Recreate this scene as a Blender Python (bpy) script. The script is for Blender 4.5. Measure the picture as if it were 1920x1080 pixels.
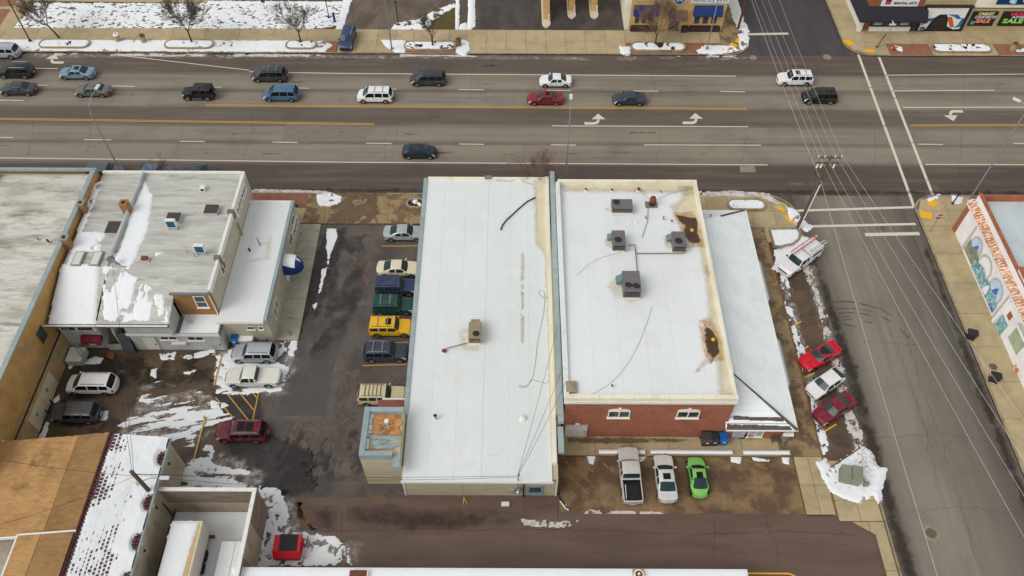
import bpy, math, random
import numpy as np
from mathutils import Vector, Matrix

# ------------------------------------------------------------------ scene, camera, sky, sun
sc = bpy.context.scene
for o in list(bpy.data.objects):
    bpy.data.objects.remove(o)
C = sc.collection
rad = math.radians

CAM_H, PITCH, ROLL, FPX = 72.0, rad(52.2), rad(0.25), 1525.0
_cp, _sp = math.cos(PITCH), math.sin(PITCH)
_r0, _f0, _u0 = Vector((1, 0, 0)), Vector((0, _cp, -_sp)), Vector((0, _sp, _cp))
RT = _r0 * math.cos(ROLL) + _u0 * math.sin(ROLL)
UP = _u0 * math.cos(ROLL) - _r0 * math.sin(ROLL)
FW = _f0
cam = bpy.data.cameras.new('camera')
cam.sensor_width = 36.0
cam.lens = FPX / 1920 * 36.0
cam.clip_start, cam.clip_end = 0.5, 3000
camo = bpy.data.objects.new('camera', cam)
C.objects.link(camo)
camo.matrix_world = Matrix(((RT.x, UP.x, -FW.x, 0), (RT.y, UP.y, -FW.y, 0), (RT.z, UP.z, -FW.z, CAM_H), (0, 0, 0, 1)))
sc.camera = camo

SUN_EL, SUN_AZ = rad(48), rad(238)          # soft light from the south west, compass azimuth
world = bpy.data.worlds.new('World')
sc.world = world
world.use_nodes = True
wn = world.node_tree
wn.nodes.clear()
sky = wn.nodes.new('ShaderNodeTexSky')
sky.sky_type = 'NISHITA'
sky.sun_disc = False
sky.sun_elevation = SUN_EL
sky.sun_rotation = SUN_AZ
sky.altitude = 1300
sky.air_density, sky.dust_density, sky.ozone_density = 1.0, 4.0, 1.0
hs = wn.nodes.new('ShaderNodeHueSaturation')   # overcast: the blue is washed out by cloud
hs.inputs['Saturation'].default_value = 0.10
bg = wn.nodes.new('ShaderNodeBackground')
bg.inputs['Strength'].default_value = 0.15
wo = wn.nodes.new('ShaderNodeOutputWorld')
wn.links.new(sky.outputs[0], hs.inputs['Color'])
wn.links.new(hs.outputs[0], bg.inputs['Color'])
wn.links.new(bg.outputs[0], wo.inputs['Surface'])
sl = bpy.data.lights.new('sun', 'SUN')
sl.energy, sl.angle, sl.color = 0.75, rad(34), (1.0, 0.955, 0.90)
slo = bpy.data.objects.new('sun', sl)
C.objects.link(slo)
_sd = Vector((math.sin(SUN_AZ) * math.cos(SUN_EL), math.cos(SUN_AZ) * math.cos(SUN_EL), math.sin(SUN_EL)))
slo.rotation_euler = _sd.to_track_quat('Z', 'Y').to_euler()
slo.location = (0, 0, 150)
vs = sc.view_settings
vs.view_transform, vs.look, vs.gamma, vs.use_curve_mapping = 'Standard', 'None', 1.0, False
vs.exposure = 0.35
try:
    sc.cycles.max_bounces = 5
    sc.cycles.diffuse_bounces = 3
    sc.cycles.glossy_bounces = 2
    sc.cycles.transparent_max_bounces = 4
except Exception:
    pass

# ------------------------------------------------------------------ helpers
def G(u, v, z=0.0):
    """photo pixel (1920 x 1080) -> world point where that ray meets height z"""
    d = RT * (u - 960) - UP * (v - 540) + FW * FPX
    t = (z - CAM_H) / d.z
    return Vector((d.x * t, d.y * t, z))

def GX(u, v, z=0.0): return G(u, v, z).x
def GY(u, v, z=0.0): return G(u, v, z).y

def lin(c): return c / 12.92 if c <= 0.04045 else ((c + 0.055) / 1.055) ** 2.4
def S(r, g, b, k=1.0): return (min(1, lin(r / 255) * k), min(1, lin(g / 255) * k), min(1, lin(b / 255) * k), 1)

MATS = {}
def mat(name, base, layers=(), rough=0.85, metal=0.0, spec=0.35, bump=0.0, bscale=20.0, var=0.0, coat=0.0, rlayer=None, emit=None, soft=None):
    """base colour + noise layers (colour, scale, (sx,sy,sz), lo, hi, strength) in object space"""
    if name in MATS: return MATS[name]
    m = bpy.data.materials.new(name)
    m.use_nodes = True
    nt = m.node_tree; N = nt.nodes; L = nt.links
    b = N['Principled BSDF']
    b.inputs['Roughness'].default_value = rough
    b.inputs['Metallic'].default_value = metal
    b.inputs['Specular IOR Level'].default_value = spec
    if coat: b.inputs['Coat Weight'].default_value = coat; b.inputs['Coat Roughness'].default_value = 0.08
    m.diffuse_color = base
    col = None
    tc = None
    def coords(s):
        nonlocal tc
        if tc is None: tc = N.new('ShaderNodeTexCoord')
        mp = N.new('ShaderNodeMapping')
        mp.inputs['Scale'].default_value = s
        L.new(tc.outputs['Object'], mp.inputs['Vector'])
        return mp
    def noise(scale, s, det=7.0, rg=0.62):
        n = N.new('ShaderNodeTexNoise')
        n.inputs['Scale'].default_value = scale
        n.inputs['Detail'].default_value = det
        n.inputs['Roughness'].default_value = rg
        L.new(coords(s).outputs[0], n.inputs['Vector'])
        return n
    def ramp(src, lo, hi):
        r = N.new('ShaderNodeMapRange')
        r.inputs['From Min'].default_value = lo; r.inputs['From Max'].default_value = hi
        r.clamp = True
        L.new(src, r.inputs['Value'])
        return r.outputs[0]
    rgb = N.new('ShaderNodeRGB'); rgb.outputs[0].default_value = base
    col = rgb.outputs[0]
    for (c, scale, s, lo, hi, st) in layers:
        n = noise(scale, s)
        f = ramp(n.outputs['Fac'], lo, hi)
        mu = N.new('ShaderNodeMath'); mu.operation = 'MULTIPLY'; mu.inputs[1].default_value = st
        L.new(f, mu.inputs[0])
        mx = N.new('ShaderNodeMix'); mx.data_type = 'RGBA'
        L.new(mu.outputs[0], mx.inputs['Factor'])
        L.new(col, mx.inputs['A'])
        mx.inputs['B'].default_value = c
        col = mx.outputs['Result']
    if var:
        oi = N.new('ShaderNodeObjectInfo')
        mr = N.new('ShaderNodeMapRange')
        mr.inputs['To Min'].default_value = 1 - var; mr.inputs['To Max'].default_value = 1 + var
        L.new(oi.outputs['Random'], mr.inputs['Value'])
        mx = N.new('ShaderNodeVectorMath'); mx.operation = 'SCALE'
        L.new(col, mx.inputs[0]); L.new(mr.outputs[0], mx.inputs['Scale'])
        col = mx.outputs[0]
    L.new(col, b.inputs['Base Color'])
    if rlayer:
        scale, s, lo, hi, r0, r1 = rlayer
        f = ramp(noise(scale, s).outputs['Fac'], lo, hi)
        mr = N.new('ShaderNodeMapRange')
        mr.inputs['To Min'].default_value = r0; mr.inputs['To Max'].default_value = r1
        L.new(f, mr.inputs['Value']); L.new(mr.outputs[0], b.inputs['Roughness'])
    if bump:
        n = noise(bscale, (1, 1, 1), 4.0)
        bp = N.new('ShaderNodeBump'); bp.inputs['Strength'].default_value = bump; bp.inputs['Distance'].default_value = 0.05
        L.new(n.outputs['Fac'], bp.inputs['Height']); L.new(bp.outputs[0], b.inputs['Normal'])
    if soft:                                   # thin film (stain, damp, dust): fades out towards its rim
        at = N.new('ShaderNodeAttribute'); at.attribute_name = 'cov'
        r = N.new('ShaderNodeMapRange'); r.interpolation_type = 'SMOOTHSTEP'; r.inputs['To Max'].default_value = soft[0]
        L.new(at.outputs['Fac'], r.inputs['Value'])
        n = noise(soft[1], (1, 1, 1)); f = ramp(n.outputs['Fac'], soft[2], soft[3])
        mu = N.new('ShaderNodeMath'); mu.operation = 'MULTIPLY'; L.new(r.outputs[0], mu.inputs[0]); L.new(f, mu.inputs[1])
        tr = N.new('ShaderNodeBsdfTransparent'); ms = N.new('ShaderNodeMixShader')
        L.new(mu.outputs[0], ms.inputs['Fac']); L.new(tr.outputs[0], ms.inputs[1]); L.new(b.outputs[0], ms.inputs[2])
        L.new(ms.outputs[0], N['Material Output'].inputs['Surface'])
        m['soft_edge'] = 1
    MATS[name] = m
    return m

WP = {}     # world position of the empties that parent world-space parts

def tag(o, label=None, cat=None, group=None, kind=None):
    if label: o['label'] = label
    if cat: o['category'] = cat
    if group: o['group'] = group
    if kind: o['kind'] = kind
    return o

def thing(name, label, cat, loc=(0, 0, 0), group=None, rz=0.0):
    o = bpy.data.objects.new(name, None)
    C.objects.link(o)
    o.empty_display_size = 0.3
    o.location = loc
    o.rotation_euler = (0, 0, rz)
    WP[o.name] = tuple(loc)
    return tag(o, label, cat, group)

def link(name, me, parent=None, local=False, **k):
    o = bpy.data.objects.new(name, me)
    C.objects.link(o)
    if parent is not None:
        o.parent = parent
        if not local:
            o.matrix_parent_inverse = Matrix.Translation(-Vector(WP.get(parent.name, (0, 0, 0))))
            WP[o.name] = (0, 0, 0)
    return tag(o, **k)

class MB:
    """collects shapes into one mesh"""
    def __init__(s): s.v, s.f, s.m, s.mi = [], [], [], 0
    def add(s, vs, fs):
        n = len(s.v); s.v += [tuple(p) for p in vs]
        for f in fs: s.f.append([i + n for i in f]); s.m.append(s.mi)
        return s
    def box(s, x0, x1, y0, y1, z0, z1):
        return s.add([(x0, y0, z0), (x1, y0, z0), (x1, y1, z0), (x0, y1, z0), (x0, y0, z1), (x1, y0, z1), (x1, y1, z1), (x0, y1, z1)],
                     [(3, 2, 1, 0), (4, 5, 6, 7), (0, 1, 5, 4), (1, 2, 6, 5), (2, 3, 7, 6), (3, 0, 4, 7)])
    def obox(s, c, ax, ay, az):
        """box from centre and three half-axis vectors"""
        c, ax, ay, az = Vector(c), Vector(ax), Vector(ay), Vector(az)
        vs = [c + ax * i + ay * j + az * k for k in (-1, 1) for (i, j) in ((-1, -1), (1, -1), (1, 1), (-1, 1))]
        return s.add(vs, [(3, 2, 1, 0), (4, 5, 6, 7), (0, 1, 5, 4), (1, 2, 6, 5), (2, 3, 7, 6), (3, 0, 4, 7)])
    def prism(s, poly, z0, z1):
        """vertical prism; z1 may be a list of heights per corner"""
        n = len(poly)
        a = sum(poly[i][0] * poly[(i + 1) % n][1] - poly[(i + 1) % n][0] * poly[i][1] for i in range(n))
        idx = list(range(n)) if a > 0 else list(range(n - 1, -1, -1))
        zt = z1 if isinstance(z1, (list, tuple)) else [z1] * n
        zb = z0 if isinstance(z0, (list, tuple)) else [z0] * n
        vs = [(poly[i][0], poly[i][1], zb[i]) for i in idx] + [(poly[i][0], poly[i][1], zt[i]) for i in idx]
        return s.add(vs, [tuple(range(n - 1, -1, -1)), tuple(range(n, 2 * n))] + [(i, (i + 1) % n, n + (i + 1) % n, n + i) for i in range(n)])
    def tube(s, pts, r, n=6, cap=True):
        pts = [Vector(p) for p in pts]
        rs = r if isinstance(r, (list, tuple)) else [r] * len(pts)
        vs = []
        for i, p in enumerate(pts):
            d = (pts[min(i + 1, len(pts) - 1)] - pts[max(i - 1, 0)]).normalized()
            a = d.cross(Vector((0, 0, 1)) if abs(d.z) < 0.9 else Vector((1, 0, 0))).normalized()
            b = d.cross(a)
            for k in range(n):
                t = 2 * math.pi * k / n
                vs.append(p + (a * math.cos(t) + b * math.sin(t)) * rs[i])
        fs = []
        for i in range(len(pts) - 1):
            for k in range(n):
                fs.append((i * n + k, i * n + (k + 1) % n, (i + 1) * n + (k + 1) % n, (i + 1) * n + k))
        if cap: fs += [tuple(range(n - 1, -1, -1)), tuple(range((len(pts) - 1) * n, len(pts) * n))]
        return s.add(vs, fs)
    def cyl(s, c, r, z0, z1, n=16, r1=None):
        r1 = r if r1 is None else r1
        vs = [(c[0] + r * math.cos(2 * math.pi * k / n), c[1] + r * math.sin(2 * math.pi * k / n), z0) for k in range(n)] + \
             [(c[0] + r1 * math.cos(2 * math.pi * k / n), c[1] + r1 * math.sin(2 * math.pi * k / n), z1) for k in range(n)]
        return s.add(vs, [tuple(range(n - 1, -1, -1)), tuple(range(n, 2 * n))] + [(k, (k + 1) % n, n + (k + 1) % n, n + k) for k in range(n)])
    def wall(s, a, b, z0, z1, t=0.1):
        """upright slab along the segment a-b"""
        a, b = Vector((a[0], a[1])), Vector((b[0], b[1]))
        d = (b - a).normalized(); nrm = Vector((-d.y, d.x)) * t / 2
        return s.prism([a - nrm, b - nrm, b + nrm, a + nrm], z0, z1)
    def mesh(s, name, mats, smooth=None):
        me = bpy.data.meshes.new(name)
        me.from_pydata(s.v, [], s.f)
        for m in (mats if isinstance(mats, (list, tuple)) else [mats]): me.materials.append(m)
        if any(s.m): me.polygons.foreach_set('material_index', s.m)
        if smooth is not None:
            me.polygons.foreach_set('use_smooth', [True] * len(me.polygons))
            me.set_sharp_from_angle(angle=rad(smooth))
        me.update()
        return me
    def build(s, name, mats, parent=None, smooth=None, local=False, **k):
        return link(name, s.mesh(name, mats, smooth), parent, local, **k)

def sheet(name, poly, z, m, parent=None, **k):
    b = MB(); n = len(poly)
    a = sum(poly[i][0] * poly[(i + 1) % n][1] - poly[(i + 1) % n][0] * poly[i][1] for i in range(n))
    p = list(poly) if a > 0 else list(poly)[::-1]
    b.add([(q[0], q[1], z) for q in p], [tuple(range(n))])
    return b.build(name, m, parent, **k)

def PX(*pts, z=0.0):
    return [G(u, v, z) for (u, v) in pts]

def arc(cx, cy, r, a0, a1, n=10):
    return [(cx + r * math.cos(rad(a0 + (a1 - a0) * i / n)), cy + r * math.sin(rad(a0 + (a1 - a0) * i / n))) for i in range(n + 1)]

# ---- numpy value noise for ragged snow, stains and puddles (real relief, not painted)
_rng = np.random.RandomState(7)
_tab = _rng.rand(256, 256)
def vnoise(x, y):
    xi, yi = np.floor(x).astype(int), np.floor(y).astype(int)
    fx, fy = x - xi, y - yi
    fx, fy = fx * fx * (3 - 2 * fx), fy * fy * (3 - 2 * fy)
    a, b = _tab[xi % 256, yi % 256], _tab[(xi + 1) % 256, yi % 256]
    c, d = _tab[xi % 256, (yi + 1) % 256], _tab[(xi + 1) % 256, (yi + 1) % 256]
    return (a * (1 - fx) + b * fx) * (1 - fy) + (c * (1 - fx) + d * fx) * fy
def fbm(x, y, o=5, g=0.55):
    t, a, n = 0, 1.0, 0
    for i in range(o):
        t = t + a * vnoise(x * 2 ** i + 17.3 * i, y * 2 ** i + 9.1 * i); n += a; a *= g
    return t / n
def sdist(poly, X, Y):
    best = np.full(X.shape, 1e9); ins = np.zeros(X.shape, bool)
    n = len(poly)
    for i in range(n):
        x0, y0 = poly[i][0], poly[i][1]; x1, y1 = poly[(i + 1) % n][0], poly[(i + 1) % n][1]
        dx, dy = x1 - x0, y1 - y0
        t = np.clip(((X - x0) * dx + (Y - y0) * dy) / (dx * dx + dy * dy + 1e-9), 0, 1)
        best = np.minimum(best, np.hypot(X - x0 - t * dx, Y - y0 - t * dy))
        cr = ((y0 > Y) != (y1 > Y)) & (X < (x1 - x0) * (Y - y0) / (y1 - y0 + 1e-12) + x0)
        ins ^= cr
    return np.where(ins, best, -best)

_seed = [0]
def patch(name, polys, z, m, thick=0.05, rag=0.5, soft=0.35, fscale=1.1, holes=None, hscale=1.4, cell=0.11, rot=0.0, str_=1.0, parent=None, zfun=None, box=None, **k):
    """a ragged low relief (snow, slush, puddle, stain) whose rim sinks below the surface it lies on.
    polys: list of world polygons; holes: threshold 0..1 for bare spots; rot/str_: streak direction and length"""
    if not isinstance(polys[0], list): polys = [polys]
    _seed[0] += 1; sx = _seed[0] * 13.7
    b = MB(); cov = []
    for poly in polys:
        xs, ys = [p[0] for p in poly], [p[1] for p in poly]
        mrg = rag * 0.8 + 0.2
        gx = np.arange(min(xs) - mrg, max(xs) + mrg, cell); gy = np.arange(min(ys) - mrg, max(ys) + mrg, cell)
        X, Y = np.meshgrid(gx, gy, indexing='ij')
        ca, sa = math.cos(rot), math.sin(rot)
        U, V = (X * ca + Y * sa) / str_, -X * sa + Y * ca
        sd = sdist(poly, X, Y)
        n1 = 0.6 * fbm(U * fscale + sx, V * fscale + sx * 0.7, 6, .62) + 0.4 * fbm(X * 3.1 + sx, Y * 3.1 - sx, 4, .6)
        f = (sd + (n1 - 0.5) * 2 * rag) / soft
        f = np.clip(f, -1, 1)
        f0 = f
        if holes is not None:
            n2 = fbm(U * hscale + 50 + sx, V * hscale + 31 - sx, 6, 0.66)
            f = np.minimum(f, np.clip((n2 - holes) * 14, -1, 1))
        if box: f = np.where((X > box[0]) & (X < box[1]) & (Y > box[2]) & (Y < box[3]), f, -1.0)
        keep = f > -0.3
        kc = keep[:-1, :-1] | keep[1:, :-1] | keep[:-1, 1:] | keep[1:, 1:]
        used = np.zeros(X.shape, bool)
        used[:-1, :-1] |= kc; used[1:, :-1] |= kc; used[:-1, 1:] |= kc; used[1:, 1:] |= kc
        idx = np.full(X.shape, -1); cnt = int(used.sum())
        if not cnt: continue
        idx[used] = np.arange(cnt)
        zb = z if zfun is None else zfun(X, Y)
        lump = 0.0 if thick < 0.02 else (fbm(X * 2.3 + sx, Y * 2.3, 3) - 0.5) * thick * 0.9 * np.clip(f, 0, 1)
        Z = zb + (thick * np.sign(f) * np.abs(f) ** 0.7 + lump if 'soft_edge' not in m else np.where(f > -.25, thick * .6, -.03))
        vs = np.stack([X[used], Y[used], (Z + 0 * X)[used]], 1)
        ii, jj = np.nonzero(kc)
        fs = np.stack([idx[ii, jj], idx[ii + 1, jj], idx[ii + 1, jj + 1], idx[ii, jj + 1]], 1)
        n0 = len(b.v)
        cov += np.clip(f[used], 0, 1).tolist()
        b.v += vs.tolist(); b.f += (fs + n0).tolist(); b.m += [0] * len(fs)
    o = b.build(name, m, parent, smooth=80, **k)
    if 'soft_edge' in m:
        at = o.data.attributes.new('cov', 'FLOAT', 'POINT'); at.data.foreach_set('value', cov)
    return o

def text_mesh(s, size, align='CENTER', bold=0.0, shear=0.0, ext=0.01):
    cu = bpy.data.curves.new('lettering', 'FONT')
    cu.body, cu.size, cu.align_x, cu.align_y, cu.offset, cu.shear, cu.extrude = s, size, align, 'CENTER', bold, shear, ext
    cu.resolution_u = 3
    ob = bpy.data.objects.new('tmp_text', cu)
    C.objects.link(ob)
    dg = bpy.context.evaluated_depsgraph_get()
    me = bpy.data.meshes.new_from_object(ob.evaluated_get(dg))
    bpy.data.objects.remove(ob); bpy.data.curves.remove(cu)
    return me

def letter(s, size, origin, ux, uy, m, parent, name='lettering', w=None, **k):
    """flat lettering on a surface: origin = centre, ux/uy = reading and up directions"""
    me = text_mesh(s, size, **k)
    me.materials.clear(); me.materials.append(m)
    ux, uy = Vector(ux).normalized(), Vector(uy).normalized()
    if w:
        x = [v.co.x for v in me.vertices]; ww = max(x) - min(x)
        for v in me.vertices: v.co.x *= w / ww
    un = ux.cross(uy); o = Vector(origin)
    for v in me.vertices: v.co = o + ux * v.co.x + uy * v.co.y + un * v.co.z
    me.name = name
    return link(name, me, parent)
# ------------------------------------------------------------------ materials of the setting
def ymat(name, stops, streak=(0.03, 0.5, 1), axis='Y', dark=S(70, 62, 55), light=S(152, 142, 126)):
    """asphalt whose tone changes from lane to lane (worn lanes, oily turn lane, dirty gutter)"""
    m = bpy.data.materials.new(name); m.use_nodes = True
    nt = m.node_tree; N = nt.nodes; L = nt.links; b = N['Principled BSDF']
    tc = N.new('ShaderNodeTexCoord'); sp = N.new('ShaderNodeSeparateXYZ'); L.new(tc.outputs['Object'], sp.inputs[0])
    y0, y1 = stops[0][0], stops[-1][0]
    mp = N.new('ShaderNodeMapping'); mp.inputs['Scale'].default_value = (0.012, 0.25, 1) if axis == 'Y' else (.25, .012, 1); L.new(tc.outputs['Object'], mp.inputs['Vector'])
    wob = N.new('ShaderNodeTexNoise'); wob.inputs['Scale'].default_value = 1.0; wob.inputs['Detail'].default_value = 3; L.new(mp.outputs[0], wob.inputs['Vector'])
    ad = N.new('ShaderNodeMath'); ad.operation = 'MULTIPLY_ADD'; ad.inputs[1].default_value = 1.1; L.new(wob.outputs['Fac'], ad.inputs[0]); L.new(sp.outputs[axis], ad.inputs[2])
    mr = N.new('ShaderNodeMapRange'); mr.inputs['From Min'].default_value = y0 + 0.55; mr.inputs['From Max'].default_value = y1 + 0.55; L.new(ad.outputs[0], mr.inputs['Value'])
    cr = N.new('ShaderNodeValToRGB'); el = cr.color_ramp.elements
    for i, (y, c) in enumerate(stops):
        p = (y - y0) / (y1 - y0)
        e = el[i] if i < 2 else el.new(p)
        e.position = p; e.color = c
    # sort out the two default handles
    L.new(mr.outputs[0], cr.inputs['Fac'])
    col = cr.outputs['Color']
    for (c, sc_, s, lo, hi, st) in ((dark, 1.0, streak, 0.48, 0.75, 0.55), (light, 1.3, (streak[0] * 1.7, streak[1] * 1.3, 1), 0.5, 0.8, 0.35), (dark, 0.18, (1, 1, 1), 0.5, 0.72, 0.3), (light, 9.0, (1, 1, 1), 0.45, 0.8, 0.18), (dark, 14.0, (1, 1, 1), 0.5, 0.8, 0.2)):
        m2 = N.new('ShaderNodeMapping'); m2.inputs['Scale'].default_value = s; L.new(tc.outputs['Object'], m2.inputs['Vector'])
        n = N.new('ShaderNodeTexNoise'); n.inputs['Scale'].default_value = sc_; n.inputs['Detail'].default_value = 8; n.inputs['Roughness'].default_value = 0.65
        L.new(m2.outputs[0], n.inputs['Vector'])
        r = N.new('ShaderNodeMapRange'); r.inputs['From Min'].default_value = lo; r.inputs['From Max'].default_value = hi; r.inputs['To Max'].default_value = st
        L.new(n.outputs['Fac'], r.inputs['Value'])
        mx = N.new('ShaderNodeMix'); mx.data_type = 'RGBA'; L.new(r.outputs[0], mx.inputs['Factor']); L.new(col, mx.inputs['A']); mx.inputs['B'].default_value = c
        col = mx.outputs['Result']
    L.new(col, b.inputs['Base Color']); b.inputs['Roughness'].default_value = 0.75; b.inputs['Specular IOR Level'].default_value = 0.3
    return m

LNA, LNB, TURN, SHO, SEAM = S(140, 131, 115), S(134, 125, 110), S(100, 90, 80), S(93, 82, 74), S(110, 100, 88)
m_road = ymat('asphalt_main_road', [(68.0, S(80, 71, 65)), (101.0, SHO), (75.4, S(84, 73, 66)), (76.3, LNB), (78.9, LNA), (79.6, SEAM), (80.3, LNA), (82.6, LNB), (83.4, TURN), (86.4, TURN), (87.2, LNA), (89.5, LNB), (90.2, SEAM), (91.0, LNA), (93.2, LNB), (94.1, SHO)])
m_side = ymat('asphalt_side_street', [(34.0, S(88, 80, 72)), (49.4, S(86, 80, 74)), (35.6, S(104, 97, 88)), (37.2, S(132, 125, 111)), (40.5, S(134, 127, 113)), (42.5, S(118, 111, 100)), (45.5, S(110, 103, 93)), (47.6, S(102, 94, 85))], streak=(0.5, 0.03, 1), axis='X', dark=S(82, 76, 70), light=S(152, 147, 134))
m_north = ymat('asphalt_north_street', [(-80, S(74, 70, 71)), (230, S(74, 70, 71))], streak=(0.4, 0.05, 1), dark=S(56, 53, 55), light=S(110, 102, 96))
m_ground = mat('old_asphalt', S(92, 82, 73), [(S(70, 61, 54), 0.2, (1, 1, 1), .4, .7, .8), (S(120, 108, 95), 1.5, (1, 1, 1), .55, .8, .4)], rough=.9)
m_alley = mat('wet_brown_asphalt', S(106, 87, 74), [(S(88, 70, 60), 0.35, (.35, 1.2, 1), .42, .66, .8), (S(122, 100, 82), 0.5, (.3, 1.5, 1), .52, .75, .5), (S(84, 70, 62), 6, (1, 1, 1), .45, .75, .4)], rough=.6, spec=.4, rlayer=(.4, (.4, 1, 1), .4, .65, .42, .75))
m_lot = mat('patched_asphalt_lot', S(98, 90, 83), [(S(74, 67, 63), 0.42, (.9, .5, 1), .44, .62, .85), (S(122, 111, 99), 0.7, (.5, 1.4, 1), .55, .75, .65), (S(70, 63, 60), 4, (1, 1, 1), .45, .75, .4)], rough=.7, rlayer=(.5, (.6, 1, 1), .4, .65, .45, .85))
m_lotdark = mat('fresh_asphalt_patch', S(86, 80, 77), [(S(74, 69, 67), 1.2, (1, .4, 1), .4, .7, .7)], rough=.75)
m_seal = mat('black_sealed_asphalt', S(66, 61, 60), [(S(52, 48, 49), 1.1, (1, .5, 1), .4, .66, .7), (S(75, 67, 63), 2.5, (1, .6, 1), .6, .8, .5)], rough=.55, soft=(.95, .6, .25, .5))
m_mud = mat('wet_brown_concrete', S(98, 80, 61), [(S(72, 56, 43), 0.45, (.7, 1, 1), .4, .62, .85), (S(125, 106, 82), 0.8, (.6, 1.2, 1), .56, .74, .55), (S(80, 64, 50), 3, (1, 1, 1), .5, .75, .4)], rough=.5, rlayer=(.6, (1, 1, 1), .4, .65, .3, .75), spec=.45)
m_slabwet = mat('stained_wet_slab', S(136, 111, 79), [(S(92, 71, 53), 0.38, (1, 1, 1), .42, .56, .93), (S(166, 138, 98), 0.9, (1, 1, 1), .58, .76, .6), (S(108, 86, 62), 2.5, (1, 1, 1), .5, .7, .5)], rough=.6, rlayer=(.38, (1, 1, 1), .4, .6, .8, .35), var=.05)
m_tan = mat('tan_sidewalk_concrete', S(178, 160, 124), [(S(150, 132, 100), 0.5, (1, 1, 1), .45, .7, .7), (S(196, 180, 146), 1.6, (1, 1, 1), .5, .8, .5), (S(128, 110, 84), 0.9, (1, 1, 1), .64, .72, .55), (S(160, 143, 110), 12, (1, 1, 1), .5, .8, .4)], rough=.9, var=.07)
m_tanwet = mat('damp_sidewalk_concrete', S(150, 127, 92), [(S(104, 84, 63), 0.55, (1, 1, 1), .47, .56, .9), (S(172, 150, 112), 1.4, (1, 1, 1), .55, .8, .5), (S(96, 78, 60), 1.7, (1, 1, 1), .6, .68, .6)], rough=.75, var=.07)
m_greyslab = mat('grey_walk_concrete', S(168, 164, 146), [(S(140, 135, 118), 0.7, (1, 1, 1), .45, .7, .7), (S(108, 97, 84), 0.9, (1, 1, 1), .6, .66, .7), (S(184, 181, 165), 3, (1, 1, 1), .5, .8, .4)], rough=.9, var=.05)
m_joint = mat('dark_joint', S(112, 97, 74), [(S(84, 72, 56), 2, (1, 1, 1), .4, .7, .6)])
m_kerb = mat('kerb_concrete', S(160, 145, 116), [(S(116, 101, 80), 0.8, (1, 1, 1), .45, .65, .8), (S(182, 170, 145), 3, (1, 1, 1), .55, .8, .5)], var=.08)
m_paver = mat('red_brick_paver', S(150, 103, 80), [(S(122, 80, 62), 1.0, (1, 1, 1), .4, .7, .7), (S(172, 128, 104), 5, (1, 1, 1), .5, .8, .45)], rough=.9)
m_white = mat('worn_white_road_paint', S(212, 203, 185), [(S(150, 139, 124), 3.0, (1, 1, 1), .55, .72, .6)], rough=.8)
m_yel = mat('worn_yellow_road_paint', S(196, 150, 66), [(S(150, 122, 80), 3.0, (1, 1, 1), .55, .72, .55)], rough=.8)
m_yelb = mat('bright_yellow_paint', S(240, 176, 20), [(S(200, 140, 40), 2.0, (1, 1, 1), .55, .72, .5)], rough=.6)
m_snow = mat('snow', (0.84, 0.86, 0.865, 1), [((0.76, 0.78, 0.79, 1), .8, (1, 1, 1), .45, .7, .5), ((0.87, 0.88, 0.88, 1), 5, (1, 1, 1), .5, .7, .4)], rough=.95, spec=.2, bump=.25, bscale=5)
m_slush = mat('dirty_slush', S(205, 199, 191), [(S(140, 124, 108), 1.6, (1, 1, 1), .46, .66, .85), (S(232, 230, 226), 2.6, (1, 1, 1), .5, .7, .6)], rough=.7)
m_grass = mat('dormant_grass', S(96, 82, 40), [(S(72, 60, 32), 2.0, (1, 1, 1), .4, .7, .8), (S(122, 104, 56), 8, (1, 1, 1), .5, .8, .5)], rough=1)
m_bed = mat('dark_planting_soil', S(64, 50, 42), [(S(44, 34, 30), 3.0, (1, 1, 1), .4, .7, .8)], rough=1)
m_iron = mat('cast_iron_cover', S(118, 105, 90), [(S(80, 70, 60), 6, (1, 1, 1), .45, .65, .8)], rough=.7, metal=.3)

# ------------------------------------------------------------------ ground sheets
sheet('ground', [(-600, -500), (600, -500), (600, 900), (-600, 900)], -0.06, m_ground, kind='structure', label='bare ground beneath the streets and lots')
YS, YN = 70.45, 98.4
road = sheet('main_road', [(-300, YS), (300, YS), (300, YN), (-300, YN)], 0.0, m_road, kind='structure', label='wide grey main street with worn traffic lanes')
side = sheet('side_street', [(34.4, -120), (49.0, -120), (49.0, YS), (34.4, YS)], 0.0, m_side, kind='structure', label='grey side street running down past the mural building')
nst = sheet('side_street', [(34.2, YN), (48.3, YN), (48.3, 300), (34.2, 300)], 0.0, m_north, kind='structure', label='dark asphalt street leading away behind the shops')
alley = sheet('alley', [(-60, -60), (33.0, -60), (33.0, 27.8), (31.2, 28.9), (29.6, 29.55), (4.4, 29.55), (4.4, 31.6), (-9.6, 31.6), (-9.6, 31.0), (-60, 31.0)], 0.0, m_alley, kind='structure', label='wet brown asphalt alley behind the buildings')
lot = sheet('parking_lot', [(-25.6, 31.0), (-9.6, 31.0), (-9.6, 65.3), (-25.6, 65.3)], 0.0, m_lot, kind='structure', label='patched dark parking lot beside the long white roof')
yard = sheet('back_lot', [(-50, 31.0), (-25.6, 31.0), (-25.6, 50), (-50, 50)], 0.0, m_mud, kind='structure', label='wet brown back lot streaked with tyre-packed snow')
rear = sheet('rear_parking', [(4.4, 29.55), (29.6, 29.55), (29.6, 35.3), (4.4, 35.3)], -0.02, m_joint, kind='structure', label='stained concrete parking behind the brick building')
strip = sheet('angled_parking', [(29.9, 29.55), (34.4, 29.55), (34.4, 62.6), (29.9, 62.6)], 0.0, m_mud, kind='structure', label='wet brown angled parking strip along the side street')
sheet('asphalt_patch', PX((600, 600), (655, 600), (622, 701), (573, 701)), 0.005, m_lotdark, lot)
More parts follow.
